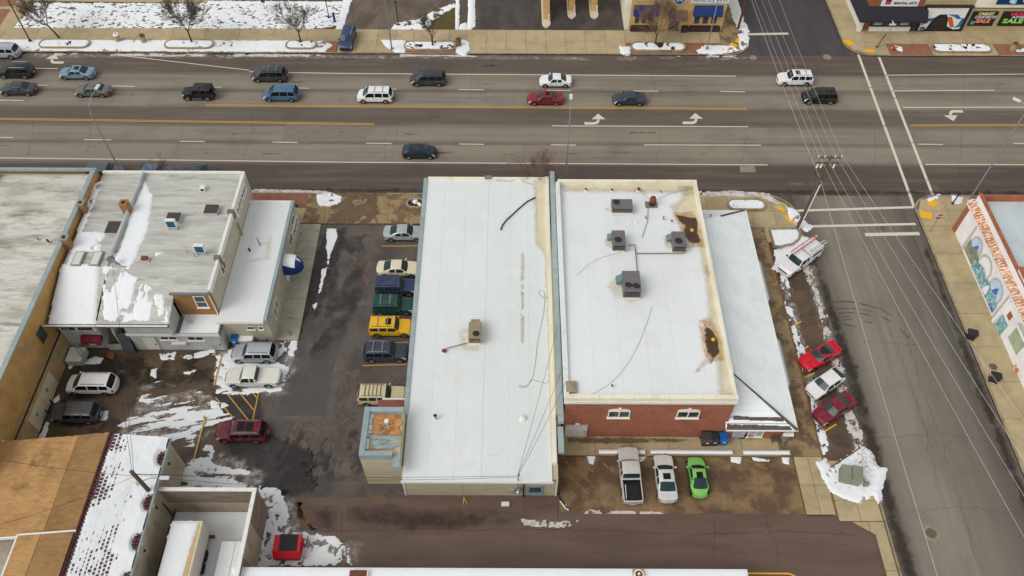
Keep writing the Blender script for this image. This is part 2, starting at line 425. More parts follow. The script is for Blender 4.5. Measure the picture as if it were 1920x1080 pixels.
sheet('asphalt_patch', PX((545, 702), (622, 702), (610, 779), (515, 779)), 0.005, m_lotdark, lot)
sheet('asphalt_patch', PX((537, 232), (700, 236), (683, 266), (527, 264)), 0.004, mat('light_asphalt_patch', S(128, 119, 107), [(S(108, 99, 89), 2, (.3, 1, 1), .4, .7, .6)]), road)
patch('sealed_strip', [PX((607, 425), (655, 425), (640, 480), (560, 640), (530, 640), (560, 560)), PX((395, 730), (490, 728), (500, 800), (590, 850), (600, 930), (505, 930), (430, 860), (400, 800))], 0.0, m_seal, thick=0.012, rag=.8, soft=.9, cell=.15, kind='stuff', label='black sealer smeared along the edge of the parking lot')
patch('dry_asphalt', [PX((640, 690), (680, 690), (668, 790), (690, 905), (610, 900), (618, 780)), PX((545, 790), (612, 790), (590, 910), (520, 880)), PX((500, 850), (560, 860), (600, 905), (520, 910)), PX((660, 460), (705, 470), (690, 560), (650, 540))], 0.0, mat('dry_dusty_asphalt', S(112, 99, 88), [(S(90, 79, 71), 1.5, (1, .4, 1), .45, .65, .8)], soft=(.9, 1.2, .25, .5)), thick=0.008, rag=1.0, soft=.5, fscale=.9, cell=.12, holes=.43, hscale=.9, rot=1.5, str_=3.0, kind='stuff', label='pale dried streaks on the wet parking lot')
# manholes and covers
def disc(name, u, v, r, parent, m=m_iron, z=0.006):
    p = G(u, v); b = MB().cyl((p.x, p.y), r, z - .004, z, 24); b.mi = 0
    return b.build(name, m, parent)
for u, v, r in ((1412, 108, .55), (1551, 107, .6), ):
    disc('manhole_cover', u, v, r, road, mat('concrete_collar', S(150, 138, 120), [(S(110, 100, 88), 3, (1, 1, 1), .4, .7, .7)]))
for u, v, r in ((1746, 1000, .8),):
    q = disc('manhole_cover', u, v, r, side, MATS['concrete_collar']); disc('cover_plate', u, v, r * .6, side, m_iron, .011)
disc('manhole_cover', 1651, 428, .5, side); disc('manhole_cover', 1752, 352, .5, road)
pv = [G(u, v) for (u, v) in ((1387, 311), (1415, 311), (1417, 323), (1388, 323))]
sheet('utility_plate', pv, 0.006, MATS['concrete_collar'], road)

# ------------------------------------------------------------------ painted markings (parts of the road they lie on)
def line(name, u0, v0, u1, v1, w, m, parent, z=0.007):
    a, b = G(u0, v0), G(u1, v1); d = (b - a).normalized(); n = Vector((-d.y, d.x, 0)) * w / 2
    return sheet(name, [a - n, b - n, b + n, a + n], z, m, parent)
for a in ((467, 134.5, 640, 137.7), (640, 137.7, 1380, 142.8), (1658, 141, 1990, 138.4), (1672, 170.6, 1865, 169.2), (1693, 201.6, 1990, 200.8), (-60, 186.8, 45, 188.6),
          (1035, 236, 1403, 237.7), (1207, 271.7, 1427, 272.2), (-80, 295, 640, 304), (640, 304, 1439, 309.2), (1735, 308.2, 1990, 309), (-40, 126.5, 108, 128.6)):
    line('lane_line', *a, 0.16, m_white, road)
line('lane_line', 208, 102, 467, 131.5, .14, m_white, road)
for k in range(-1, 8):
    u = 207 + 163.4 * k
    line('lane_dash', u, 161.2 + 1.9 * k - .06 * k * k, u + 46, 161.9 + 1.9 * k - .06 * k * k, 0.15, m_white, road)
for u0, u1, v in ((-25, 24, 257.7), (158, 209, 262), (337, 384, 265.1), (511, 558, 266.8), (686, 735, 268.7), (861, 907, 270.3), (1033, 1080, 271.8), (1721, 1768, 270.6), (1900, 1946, 269)):
    line('lane_dash', u0, v - .3, u1, v + .3, 0.15, m_white, road)
for a in ((385, 197.3, 1400, 204.2), (-60, 221.8, 702, 232.7), (1707, 235.2, 1990, 233.8)):
    for dv in (-1.1, 1.2):
        line('centre_line', a[0], a[1] + dv, a[2], a[3] + dv, 0.13, m_yel, road)
for a in ((1609, 101.5, 1714, 388), (1648, 106.5, 1749, 366)):
    p, q = Vector(a[:2]), Vector(a[2:])
    cuts = (0, .22, .47, 1.0) if a[0] < 1620 else (0, .3, .62, 1.0)
    for t0, t1 in zip(cuts, cuts[1:]):
        s_, e_ = p.lerp(q, t0 + .003), p.lerp(q, t1 - .003)
        line('crosswalk_line', s_.x, s_.y, e_.x, e_.y, 0.36, m_white, road)
for a in ((1496, 395, 1714, 388.5), (1519, 424.5, 1717, 420), ):
    line('crosswalk_line', *a, 0.36, m_white, side, z=.011)
line('stop_line', 1622, 440, 1724, 438, .5, m_white, side, z=.011)
line('stop_line', 1400, 64.3, 1478, 63, .5, m_white, nst)

def turn_arrow(u, v, parent, flip=1, turn=1, m=m_white, L=3.2):
    """curved turn arrow; flip = travel along -x / +x, turn = head towards +y / -y"""
    c = G(u, v)
    st = [(-1.55, -.62), (-.25, -.62), (.1, -.52), (.3, -.3), (.36, -.02)]
    wid = .17; top, bot = [], []
    for i, (x, y) in enumerate(st):
        x0, y0 = st[max(0, i - 1)]; x1, y1 = st[min(len(st) - 1, i + 1)]
        d = Vector((x1 - x0, y1 - y0)).normalized(); n = Vector((-d.y, d.x)) * wid
        top.append((x + n.x, y + n.y)); bot.append((x - n.x, y - n.y))
    b = MB()
    pts = top + bot[::-1]; k = L / 3.2
    f = lambda p: (c.x + flip * p[0] * k, c.y + turn * p[1] * k * 1.45, 0.008)
    n = len(top)
    b.add([f(p) for p in top] + [f(p) for p in bot], [((i, i + 1, n + i + 1, n + i) if flip * turn < 0 else (i, n + i, n + i + 1, i + 1)) for i in range(n - 1)])
    b.add([f((-.55, -.05)), f((1.3, -.05)), f((.38, .75))], [(0, 1, 2) if flip * turn > 0 else (2, 1, 0)])
    return b.build('turn_arrow', m, parent)
turn_arrow(1117, 223, road); turn_arrow(1300, 222, road); turn_arrow(1788, 217, road, -1, -1); turn_arrow(103, 110, road, -1, 1)
def straight_arrow(u, v, up, parent, L=2.1, m=m_yel):
    c = G(u, v); s = 1 if up else -1; b = MB(); k = L / 2
    P = [(-.25, -1), (.25, -1), (.25, .05), (-.25, .05)]; H = [(-.7, .05), (.7, .05), (0, 1)]
    b.add([(c.x + x * k, c.y + s * y * k, .012) for x, y in P], [(0, 1, 2, 3) if s > 0 else (3, 2, 1, 0)])
    b.add([(c.x + x * k, c.y + s * y * k, .012) for x, y in H], [(0, 1, 2) if s > 0 else (2, 1, 0)])
    return b.build('lane_arrow', m, parent)

for a in ((717, 461.3, 786, 460.8), (680, 685.6, 762, 683), (676, 728, 760, 726), (735, 642.5, 765, 641.8)):
    line('bay_line', *a, 0.13, m_yel, lot)
for a in ((424, 736, 465, 787), (452, 740, 477, 770), (474, 736, 482, 747), (487, 727, 474, 787), (404, 745, 435, 781), (397, 770, 415, 790)):
    line('hatch_line', *a, 0.12, m_yel, lot, z=.02)
for a in ((1486, 612, 1502, 602.5), (1502, 657, 1516, 649), (1511, 706.5, 1527, 699.5), (1541, 812, 1568, 795.5)):
    line('bay_line', *a, 0.14, m_yelb, strip)
line('bay_line', 1395, 1075, 1480, 1075.5, .14, m_yelb, alley)
line('bay_line', 1480, 1075.5, 1496, 1083, .14, m_yelb, alley)
m_yfade = mat('faded_yellow_paint', S(170, 128, 62), [(S(125, 98, 62), 2.0, (1, 1, 1), .42, .6, .9)])

# ------------------------------------------------------------------ sidewalks
def clip(poly, conv):
    out = list(poly); n = len(conv)
    for i in range(n):
        ax, ay = conv[i][0], conv[i][1]; bx, by = conv[(i + 1) % n][0], conv[(i + 1) % n][1]
        ins = lambda p: (bx - ax) * (p[1] - ay) - (by - ay) * (p[0] - ax) >= -1e-9
        src, out = out, []
        for j in range(len(src)):
            p, q = src[j], src[(j + 1) % len(src)]
            if ins(p): out.append(p)
            if ins(p) != ins(q):
                d1 = (bx - ax) * (p[1] - ay) - (by - ay) * (p[0] - ax); d2 = (bx - ax) * (q[1] - ay) - (by - ay) * (q[0] - ax)
                t = d1 / (d1 - d2); out.append((p[0] + (q[0] - p[0]) * t, p[1] + (q[1] - p[1]) * t))
        if len(out) < 3: return []
    return out
def ccw(p):
    a = sum(p[i][0] * p[(i + 1) % len(p)][1] - p[(i + 1) % len(p)][0] * p[i][1] for i in range(len(p)))
    return [tuple(q[:2]) for q in (p if a > 0 else p[::-1])]
_slabmesh = {}
def slabs(parent, conv, dx, dy, z, m, name='slab', gap=0.022, ox=0.0, oy=0.0, th=0.06):
    conv = ccw(conv)
    x0, x1 = min(p[0] for p in conv), max(p[0] for p in conv); y0, y1 = min(p[1] for p in conv), max(p[1] for p in conv)
    nx, ny = max(1, round((x1 - x0) / dx)), max(1, round((y1 - y0) / dy))
    sx, sy = (x1 - x0) / nx, (y1 - y0) / ny
    for i in range(nx):
        for j in range(ny):
            a, b_ = x0 + i * sx, y0 + j * sy
            r = [(a + gap, b_ + gap), (a + sx - gap, b_ + gap), (a + sx - gap, b_ + sy - gap), (a + gap, b_ + sy - gap)]
            q = clip(r, conv)
            if len(q) < 3: continue
            zz = z + random.uniform(-.006, .004)
            MB().prism(q, zz - th, zz).build(name, m, parent)
def kerb(parent, pts, w=0.18, h=0.15, m=None, seg=3.0, side=1):
    """kerb stones along a polyline; side=+1 puts the width to the left of the direction"""
    pts = [Vector((p[0], p[1])) for p in pts]
    for a, b in zip(pts, pts[1:]):
        L = (b - a).length; n = max(1, round(L / seg)); d = (b - a) / n; t = d.normalized(); nn = Vector((-t.y, t.x)) * w * side
        for i in range(n):
            p, q = a + d * i + t * .008, a + d * (i + 1) - t * .008
            MB().prism([p, q, q + nn, p + nn], -0.03, h).build('kerb_stone', m or m_kerb, parent)
def walk(name, poly, z, label, m=None):
    return MB().prism(poly, -0.05, z).build(name, m or m_joint, kind='structure', label=label)
random.seed(4)
ZW = 0.145
# north side, west of the side street
nw_corner = arc(31.2, 101.4, 3.0, -90, 0, 8)
nw = walk('sidewalk', [(-95, YN)] + nw_corner + [(34.2, 300), (33.6, 300), (33.6, 104.2), (-95, 104.2)], ZW - .03, 'tan concrete sidewalk across the main street, west of the dark side street')
kerb(nw, [(-95, YN), (31.2, YN)] + nw_corner[1:] + [(34.2, 120)], side=1)
slabs(nw, [(-95, 101.15), (-25.4, 101.15), (-25.4, 104.2), (-95, 104.2)], 5.0, 3.05, ZW, m_tan)
slabs(nw, [(-25.4, 98.6), (-17.2, 98.6), (-17.2, 104.2), (-25.4, 104.2)], 2.7, 2.8, ZW, m_tan)
slabs(nw, [(-17.2, 101.4), (-6.8, 101.4), (-6.8, 104.2), (-17.2, 104.2)], 2.6, 2.8, ZW, m_tan)
slabs(nw, [(-6.8, 98.6), (16.4, 98.6), (16.4, 104.2), (-6.8, 104.2)], 2.9, 2.8, ZW, m_tanwet if False else m_tan)
slabs(nw, [(16.4, 101.2), (30.4, 101.2), (30.4, 104.2), (16.4, 104.2)], 2.8, 3.0, ZW, m_tan)
slabs(nw, [(30.4, 98.7), (31.2, 98.7), (33.0, 99.4), (33.9, 101.2), (34.0, 112), (30.4, 112)], 1.8, 3.0, ZW, m_tanwet)
for x0, x1 in ((-95, -25.6), (-17.2, -6.8), (16.4, 30.4)):
    sheet('paver_strip', [(x0, 98.6), (x1, 98.6), (x1, 101.3), (x0, 101.3)], ZW - .018, m_paver, nw)
# north side, east of the side street
ne_corner = arc(51.6, 101.8, 3.4, 180, 270, 9)
ne = walk('sidewalk', [(48.2, 300)] + ne_corner + [(140, YN), (140, 104.6), (51.4, 104.6), (51.4, 300)], ZW - .03, 'tan sidewalk with brick panels in front of the countertop shop')
kerb(ne, [(48.2, 125)] + ne_corner + [(110, YN)], side=1)
slabs(ne, [(48.4, 104.6), (51.4, 104.6), (51.4, 125), (48.4, 125)], 3.0, 3.0, ZW, m_tan)
slabs(ne, [(48.4, 104.6), (48.4, 101.6), (49.3, 99.7), (51.6, 98.6), (54.4, 98.6), (54.4, 104.6)], 3.0, 3.0, ZW, m_tan)
slabs(ne, [(54.4, 101.2), (110, 101.2), (110, 104.6), (54.4, 104.6)], 4.0, 3.4, ZW, m_tan)
for x0, x1, mm in ((54.4, 60.6, m_paver), (60.6, 70.0, m_tan), (70.0, 110, m_paver)):
    sheet('paver_strip', [(x0, 98.6), (x1, 98.6), (x1, 101.2), (x0, 101.2)], ZW - .006, mm, ne)
# south side, in front of the left buildings
sw = walk('sidewalk', [(-95, 65.35), (-9.9, 65.35), (-9.9, YS), (-95, YS)], ZW - .03, 'brick and concrete sidewalk in front of the parking lot entrance')
kerb(sw, [(-95, YS), (-24.0, YS)], side=-1); kerb(sw, [(-24, YS), (-15.4, YS)], h=.1, side=-1); kerb(sw, [(-15.4, YS), (-9.9, YS)], side=-1)
sheet('paver_strip', [(-95, 67.9), (-25.0, 67.9), (-25.0, YS - .2), (-95, YS - .2)], ZW - .01, m_paver, sw)
slabs(sw, [(-95, 65.4), (-25.0, 65.4), (-25.0, 67.85), (-95, 67.85)], 3.0, 2.5, ZW, m_tan)
slabs(sw, [(-25.0, 65.4), (-9.9, 65.4), (-9.9, YS - .2), (-25.0, YS - .2)], 2.6, 2.4, ZW, m_tanwet)
patch('wet_concrete', [PX((625, 362), (705, 364), (712, 420), (610, 420))], ZW, mat('wet_brown_slab', S(112, 91, 69), [(S(88, 70, 54), 1, (1, 1, 1), .4, .7, .6), (S(140, 117, 88), 2.2, (1, 1, 1), .55, .72, .5)], rough=.5, soft=(.92, .9, .28, .45)), thick=.012, rag=.8, holes=.38, hscale=.8, cell=.12, kind='stuff', label='wet brown band where the lot drive crosses the sidewalk')
# south side, in front of the long and brick buildings and round the corner
sm = walk('sidewalk', [(-9.9, 65.0), (21.0, 65.0), (21.0, YS), (-9.9, YS)], ZW - .03, 'narrow concrete sidewalk along the street front of the white-roofed buildings')
kerb(sm, [(-9.9, YS), (21.0, YS)], side=-1)
slabs(sm, [(-9.9, 65.0), (21.0, 65.0), (21.0, YS - .2), (-9.9, YS - .2)], 3.0, 2.7, ZW, m_tan)
se_corner = arc(30.9, 66.9, 3.55, 90, 0, 9)
se = walk('sidewalk', [(21.0, YS)] + se_corner + [(34.45, 62.6), (30.05, 62.6), (30.05, 29.45), (27.2, 29.45), (27.2, 35.3), (26.0, 35.3), (26.0, 65.0), (21.0, 65.0)], ZW - .03, 'tan corner sidewalk wrapping round the metal-roofed brick wing')
kerb(se, [(21.0, YS)] + se_corner + [(34.45, 62.6)], side=-1)
kerb(se, [(30.05, 62.6), (30.05, 29.4)], w=.14, side=-1, m=mat('damp_kerb', S(140, 104, 66), [(S(96, 74, 52), 1, (1, 1, 1), .4, .65, .8)]))
slabs(se, [(21.0, 65.0), (34.2, 65.0), (34.2, 66.9), (33.2, 69.0), (30.9, 70.2), (21.0, 70.25)], 2.7, 2.6, ZW, m_tan)
slabs(se, [(26.0, 35.3), (29.9, 35.3), (29.9, 65.0), (26.0, 65.0)], 3.9, 3.1, ZW, m_tanwet)
slabs(se, [(29.9, 62.7), (34.2, 62.7), (34.2, 65.0), (29.9, 65.0)], 2.2, 2.3, ZW, m_tan)
slabs(se, [(27.2, 29.5), (29.9, 29.5), (29.9, 35.3), (27.2, 35.3)], 1.35, 2.9, ZW, m_tan)
# the walk behind the brick building and the stained parking slabs
bw = walk('back_walk', [(4.6, 35.3), (26.0, 35.3), (26.0, 37.4), (4.6, 37.4)], ZW - .03, 'tan concrete walk behind the red brick wall')
slabs(bw, [(4.6, 35.35), (26.0, 35.35), (26.0, 37.4), (4.6, 37.4)], 3.6, 2.0, ZW, m_tan)
slabs(rear, [(4.5, 29.6), (27.15, 29.6), (27.15, 35.3), (4.5, 35.3)], 3.75, 2.85, 0.0, m_slabwet, th=.03)
patch('wet_concrete', [PX((1060, 818), (1300, 822), (1300, 830), (1160, 836), (1060, 834))], ZW, MATS['wet_brown_slab'], thick=.01, rag=.35, kind='stuff', label='wet brown stain along the foot of the brick wall')
# lower corner by the transformer
lc = walk('sidewalk', [(27.2, 29.45), (29.6, 29.45), (31.2, 28.9), (33.0, 27.8), (33.0, -60), (34.4, -60), (34.4, 29.5), (30.05, 29.5), (30.05, 35.0), (34.4, 35.0), (34.4, 29.45), (29.9, 29.4)][:7] + [(34.4, -60), (34.4, 35.0), (30.05, 35.0), (30.05, 29.45)], ZW - .05, 'tan sidewalk strip between the alley and the side street')
slabs(lc, [(30.1, 28.9), (34.1, 28.9), (34.1, 34.9), (30.1, 34.9)], 2.0, 2.0, ZW - .02, m_tan)
slabs(lc, [(31.3, 28.8), (33.0, 27.7), (34.1, 27.0), (34.1, 28.85)], 1.5, 1.5, ZW - .02, m_tan)
slabs(lc, [(33.05, 5), (34.1, 5), (34.1, 27.6), (33.05, 27.6)], 1.1, 3.2, ZW - .02, m_tan)
kerb(lc, [(34.4, -20), (34.4, 35.0)], side=1)
# east side, along the mural building
es_corner = arc(51.6, 67.6, 2.85, 180, 90, 9)
es = walk('sidewalk', [(48.75, -60), (48.75, 67.6)] + es_corner[1:] + [(140, YS), (140, 65.5), (52.6, 65.5), (52.6, -60)], ZW - .03, 'tan sidewalk along the mural wall')
kerb(es, [(48.75, 0), (48.75, 67.6)] + es_corner[1:] + [(100, YS)], side=-1, w=.22)
slabs(es, [(49.0, 65.4), (49.0, 67.6), (49.9, 69.6), (51.6, 70.2), (56.0, 70.2), (56.0, 65.4)], 3.5, 2.6, ZW, m_tan)
slabs(es, [(48.98, 5), (52.6, 5), (52.6, 65.4), (48.98, 65.4)], 3.7, 4.4, ZW, m_tan)
slabs(es, [(56.0, 65.5), (100, 65.5), (100, 70.2), (56.0, 70.2)], 3.0, 2.4, ZW, m_paver)
# yellow tactile plates at the crossings
def plate(u0, v0, u1, v1, w, parent):
    return line('tactile_plate', u0, v0, u1, v1, w, m_yelb, parent, z=ZW + .012)
plate(1585, 76, 1596, 86, 1.1, ne); plate(1622, 96.5, 1639, 97.5, .75, ne)
plate(1456, 389, 1470, 397, .5, se); plate(1474, 405, 1484, 419, .6, se)
plate(1741, 386, 1754, 380, .9, es); plate(1735, 398, 1736, 411, 1.3, es)
plate(1372, 88, 1378, 84, 1.0, nw); plate(1383, 82, 1387, 74, .9, nw)
# walk beside the low left wing
gw = walk('side_walk', [(-25.4, 48.6), (-22.7, 48.6), (-22.7, 65.3), (-25.4, 65.3)], ZW - .05, 'pale concrete walk along the wall of the low wing')
slabs(gw, [(-25.4, 48.6), (-22.75, 48.6), (-22.75, 65.3), (-25.4, 65.3)], 2.7, 2.9, ZW - .03, m_greyslab)

# plaza, lawns and drives at the far side of the main street
plz = sheet('plaza', [(-140, 104.2), (-74.3, 104.2), (-73.6, 111.2), (-46, 111.0), (-46, 160), (-140, 160)], 0.05, m_tan, kind='structure', label='tan plaza with red brick squares beyond the snowy lawn')
for i in range(12):
    for j in range(9):
        x0, y0 = -112 + i * 5.2, 104.9 + j * 4.9
        if x0 + 4.4 > -75.0 and y0 < 111.6: 
            if x0 + 4.4 < -72 or y0 > 106 and y0 + 4.2 > 111.6: pass
            else: continue
        if x0 + 4.4 > -75 and y0 < 112: y0b = 111.9
        else: y0b = y0
        if x0 + 4.4 > -47 or y0b > y0 + 3.4: continue
        sheet('brick_square', [(x0, y0b), (x0 + 4.4, y0b), (x0 + 4.4, y0 + 4.2), (x0, y0 + 4.2)], 0.06, m_paver, plz)
lawn = sheet('lawn', [(-74.1, 104.3), (-26.2, 104.3), (-25.7, 110.9), (-73.4, 110.9)], 0.04, m_grass, kind='structure', label='dormant lawn under thin snow across the street')
carp = sheet('far_parking', [(-46, 110.9), (-25.9, 110.9), (-25.9, 160), (-46, 160)], 0.02, m_mud, kind='structure', label='far parking lot with yellow bay lines behind the lawn')
for u in (396, 436, 471, 505, 537, 571):
    line('bay_line', u, 9, u + 10, -14, .16, m_yelb, carp, z=.03)
line('bay_line', 380, 5.5, 404, 8, .14, m_yelb, carp, z=.03); line('bay_line', 404, 8, 408, 0, .14, m_yelb, carp, z=.03)
drv = sheet('driveway', [(-25.2, 104.2), (-17.2, 104.2), (-15, 106.0), (-9.0, 110.2), (-9.0, 160), (-25.2, 160)], 0.03, mat('drive_asphalt', S(112, 98, 84), [(S(84, 73, 64), .35, (1, .5, 1), .42, .62, .85), (S(132, 117, 100), .9, (1, 1, 1), .55, .75, .5)]), kind='structure', label='brown asphalt driveway beside the wedge-shaped lawn')
bed = sheet('lawn', [(-18.2, 104.3), (-8.6, 104.3), (-8.9, 110.1), (-13.5, 107.5)], 0.05, m_grass, kind='structure', label='wedge-shaped brown lawn beside the driveway')
bank_drive = sheet('bank_drive', [(-5.0, 104.2), (16.6, 104.2), (16.6, 160), (-5.0, 160)], 0.03, mat('dark_drive_asphalt', S(78, 71, 68), [(S(56, 51, 50), .5, (1, .5, 1), .42, .62, .85), (S(108, 97, 87), .6, (.8, .5, 1), .58, .75, .5)], rough=.6), kind='structure', label='dark drive-through lanes of the tan bank')
for u, v, up, p in ((685, 51, True, drv), (947, 47, False, bank_drive), (1049, 46, False, bank_drive), (1099, 46, False, bank_drive), (1146, 44, False, bank_drive)):
    straight_arrow(u, v, up, p, 2.4)

# ------------------------------------------------------------------ cracks and joints in the paving
m_crack = mat('crack_sealant', S(70, 63, 57), rough=.8)
def crack(pts, parent, w=.035, wob=.12, seed=0, world=False, z=.0045):
    rnd = random.Random(seed); P = [Vector(p) if world else G(*p) for p in pts]; out = []
    for a, b in zip(P, P[1:]):
        n = max(2, int((b - a).length / .5)); nr = Vector((-(b - a).y, (b - a).x, 0)).normalized()
        for i in range(n): out.append(a.lerp(b, i / n) + nr * rnd.gauss(0, wob) * (1 if i else 0))
    out.append(P[-1]); bb = MB(); vs = []
    for i, p in enumerate(out):
        d = (out[min(i + 1, len(out) - 1)] - out[max(i - 1, 0)]).normalized(); q = Vector((-d.y, d.x, 0)) * w * rnd.uniform(.4, 1.0)
        vs += [(p.x - q.x, p.y - q.y, z), (p.x + q.x, p.y + q.y, z)]
    bb.add(vs, [(2 * i, 2 * i + 2, 2 * i + 3, 2 * i + 1) for i in range(len(out) - 1)])
    return bb.build('crack', m_crack, parent)
for k, (u, v0, v1) in enumerate(((890, 108, 205), (725, 240, 352), (745, 208, 300), (470, 210, 290), (1222, 140, 200), (1240, 236, 330), (1400, 240, 308), (1640, 240, 355), (340, 200, 290), (165, 225, 300), (1810, 140, 330), (985, 270, 326), (560, 108, 200), (60, 200, 300), (1530, 110, 300))):
    crack([(u, v0), (u - 6 + k % 5 * 3, (v0 + v1) / 2), (u - 12, v1)], road, .022, .09, k)
for k, v in enumerate((171, 203.5, 237, 270)): crack([(-60, v - 5), (500, v - 1.5), (1000, v + 1.6), (1560, v + 1.6)], road, .022, .05, 60 + k)
crack([(560, 992), (640, 997), (760, 990), (930, 993), (1100, 992), (1300, 1003), (1480, 996), (1600, 1004)], alley, .035, .07, 3); crack([(641, 935), (640, 1000), (652, 1060)], alley, .03, .06, 4); crack([(1438, 965), (1440, 985), (1456, 1020), (1458, 1060)], alley, .03, .08, 5); crack([(1341, 966), (1340, 1010), (1338, 1058)], alley, .028, .05, 6); crack([(984, 935), (984, 972)], alley, .03, .02, 7); crack([(1045, 938), (1046, 975)], alley, .03, .02, 8)
for k, pts in enumerate((((640, 430), (620, 560), (580, 700), (555, 860)), ((655, 700), (640, 800), (628, 905)), ((520, 830), (600, 850), (690, 848)), ((505, 900), (620, 905)), ((700, 700), (740, 712), (756, 730)))): crack(pts, lot, .03, .1, 20 + k)
for k, pts in enumerate((((1600, 440), (1650, 560), (1700, 700), (1760, 900)), ((1620, 640), (1700, 648), (1780, 640)), ((1680, 560), (1720, 700), (1790, 900), (1830, 1050)), ((1640, 820), (1760, 812), (1880, 830)), ((1700, 960), (1800, 950), (1920, 965)))): crack(pts, side, .02, .14, 30 + k)
for k, pts in enumerate((((150, 690), (230, 660), (300, 655)), ((240, 650), (255, 740), (240, 820)), ((330, 690), (360, 720), (400, 745)))): crack(pts, yard, .03, .1, 40 + k)
for a in ((1060, 865, 1108, 905), (1062, 890, 1104, 925), (1080, 858, 1112, 885), (1130, 868, 1150, 885), (1400, 862, 1440, 880), (1416, 866, 1426, 850)): line('bay_line', *a, .11, m_yfade, rear, z=.007)
# ------------------------------------------------------------------ building materials
def GYP(u, v, y0):
    d = RT * (u - 960) - UP * (v - 540) + FW * FPX; t = y0 / d.y
    return d.x * t, CAM_H + d.z * t
def GXP(u, v, x0):
    d = RT * (u - 960) - UP * (v - 540) + FW * FPX; t = x0 / d.x
    return d.y * t, CAM_H + d.z * t
m_memb = mat('white_roof_membrane', (0.725, 0.755, 0.735, 1), [((0.665, 0.695, 0.672, 1), .12, (1, .25, 1), .45, .65, .7), ((0.66, 0.66, 0.62, 1), .7, (1, .12, 1), .56, .75, .5), ((0.76, 0.785, 0.768, 1), .5, (1, 1, 1), .5, .7, .6), ((0.60, 0.60, 0.56, 1), 2.2, (1.4, .3, 1), .62, .8, .4), ((0.62, 0.61, 0.55, 1), .28, (1, .7, 1), .6, .68, .35)], rough=.6, var=.018)
m_memb2 = mat('white_roof_membrane_b', (0.75, 0.775, 0.765, 1), [((0.71, 0.725, 0.72, 1), .2, (1, .6, 1), .45, .65, .7), ((0.67, 0.67, 0.63, 1), .9, (1, .4, 1), .58, .75, .5), ((0.78, 0.81, 0.80, 1), .5, (1, 1, 1), .5, .7, .5), ((0.64, 0.63, 0.57, 1), .3, (1, .8, 1), .6, .68, .35)], rough=.6, var=.018)
m_cream = mat('cream_parapet', S(232, 226, 204), [(S(206, 194, 160), .5, (1, .5, 1), .5, .7, .7), (S(238, 234, 218), 2, (1, 1, 1), .5, .7, .5)], rough=.7)
m_stain = mat('tan_roof_stain', S(214, 202, 172), [(S(226, 219, 200), .9, (1, 1, 1), .45, .65, .7), (S(186, 168, 130), 1.8, (1, 1, 1), .55, .75, .6)], rough=.7, soft=(.95, .5, .1, .4))
m_stainp = mat('pale_roof_stain', S(222, 214, 192), [(S(228, 226, 214), .8, (1, 1, 1), .4, .65, .8)], rough=.7, soft=(.9, .6, .2, .5))
m_rustst = mat('rust_stain', S(200, 150, 84), [(S(222, 190, 140), 1.1, (1, 1, 1), .45, .65, .8), (S(160, 100, 46), 2, (1, 1, 1), .55, .75, .7)], rough=.7, soft=(.6, 1.2, .25, .55))
m_pud = mat('brown_roof_puddle', S(82, 62, 44), [(S(60, 45, 33), 1.5, (1, 1, 1), .4, .7, .7)], rough=.12, spec=.5)
m_bluecop = mat('blue_grey_metal_coping', S(152, 166, 166), [(S(124, 138, 140), 1.2, (1, 1, 1), .45, .7, .6), (S(176, 188, 188), 4, (1, 1, 1), .55, .75, .4)], rough=.5, var=.07)
m_beige = mat('beige_siding', S(188, 178, 150), [(S(166, 155, 128), .6, (1, 1, 3), .45, .7, .5), (S(158, 148, 122), 3.6, (.05, .05, 1.6), .5, .6, .5)], rough=.8)
m_tanwall = mat('beige_stucco', S(186, 178, 158), [(S(162, 153, 134), .5, (1, 1, 1), .42, .68, .6), (S(146, 136, 116), 1.2, (1, 1, .3), .58, .75, .5)], rough=.9)
m_brick = mat('red_brick', S(158, 100, 77), [(S(134, 80, 62), 1.0, (1, 1, 1), .42, .68, .7), (S(184, 122, 94), 6, (.5, .5, 3), .5, .7, .5), (S(186, 140, 116), .7, (1, 1, .6), .66, .76, .4)], rough=.9, bump=.3, bscale=30)
m_wfram = mat('cream_window_frame', S(236, 230, 212), rough=.6)
m_glass = mat('dark_window_glass', S(44, 54, 58), [(S(70, 84, 86), .8, (1, 1, 1), .45, .6, .6)], rough=.08, spec=.6)
m_trim = mat('white_trim', S(228, 226, 218), [(S(200, 196, 184), 2, (1, 1, 1), .5, .7, .5)], rough=.6)
m_groof = mat('weathered_grey_roof', S(190, 190, 182), [(S(156, 152, 141), .55, (.35, 2.4, 1), .46, .64, .65), (S(214, 214, 208), 1.0, (.4, 2, 1), .5, .7, .6), (S(112, 104, 92), .33, (.6, 2.2, 1), .57, .70, .7), (S(170, 168, 160), 6, (.3, 4, 1), .48, .7, .5)], rough=.85, var=.045)
m_eroof = mat('streaked_tan_grey_roof', S(208, 206, 196), [(S(164, 157, 141), .32, (.6, 1.6, 1), .46, .60, .75), (S(92, 83, 70), .36, (.5, 2.4, 1), .54, .63, .6), (S(120, 111, 96), .9, (.4, 3, 1), .56, .66, .5), (S(214, 211, 200), .8, (.6, 1.4, 1), .52, .7, .6), (S(160, 154, 140), 6, (.3, 4, 1), .48, .7, .5)], rough=.85, var=.06)
m_ochre = mat('ochre_painted_brick', S(186, 146, 88), [(S(156, 118, 66), .7, (1, 1, 1), .42, .66, .8), (S(146, 132, 108), .35, (1, 1, 1), .56, .7, .7), (S(208, 162, 94), 4, (1, 1, 3), .5, .7, .5)], rough=.9)
m_brown = mat('brown_brick', S(154, 116, 72), [(S(126, 92, 56), 1.0, (1, 1, 2), .42, .66, .7), (S(180, 132, 78), 5, (1, 1, 3), .5, .7, .5)], rough=.9)
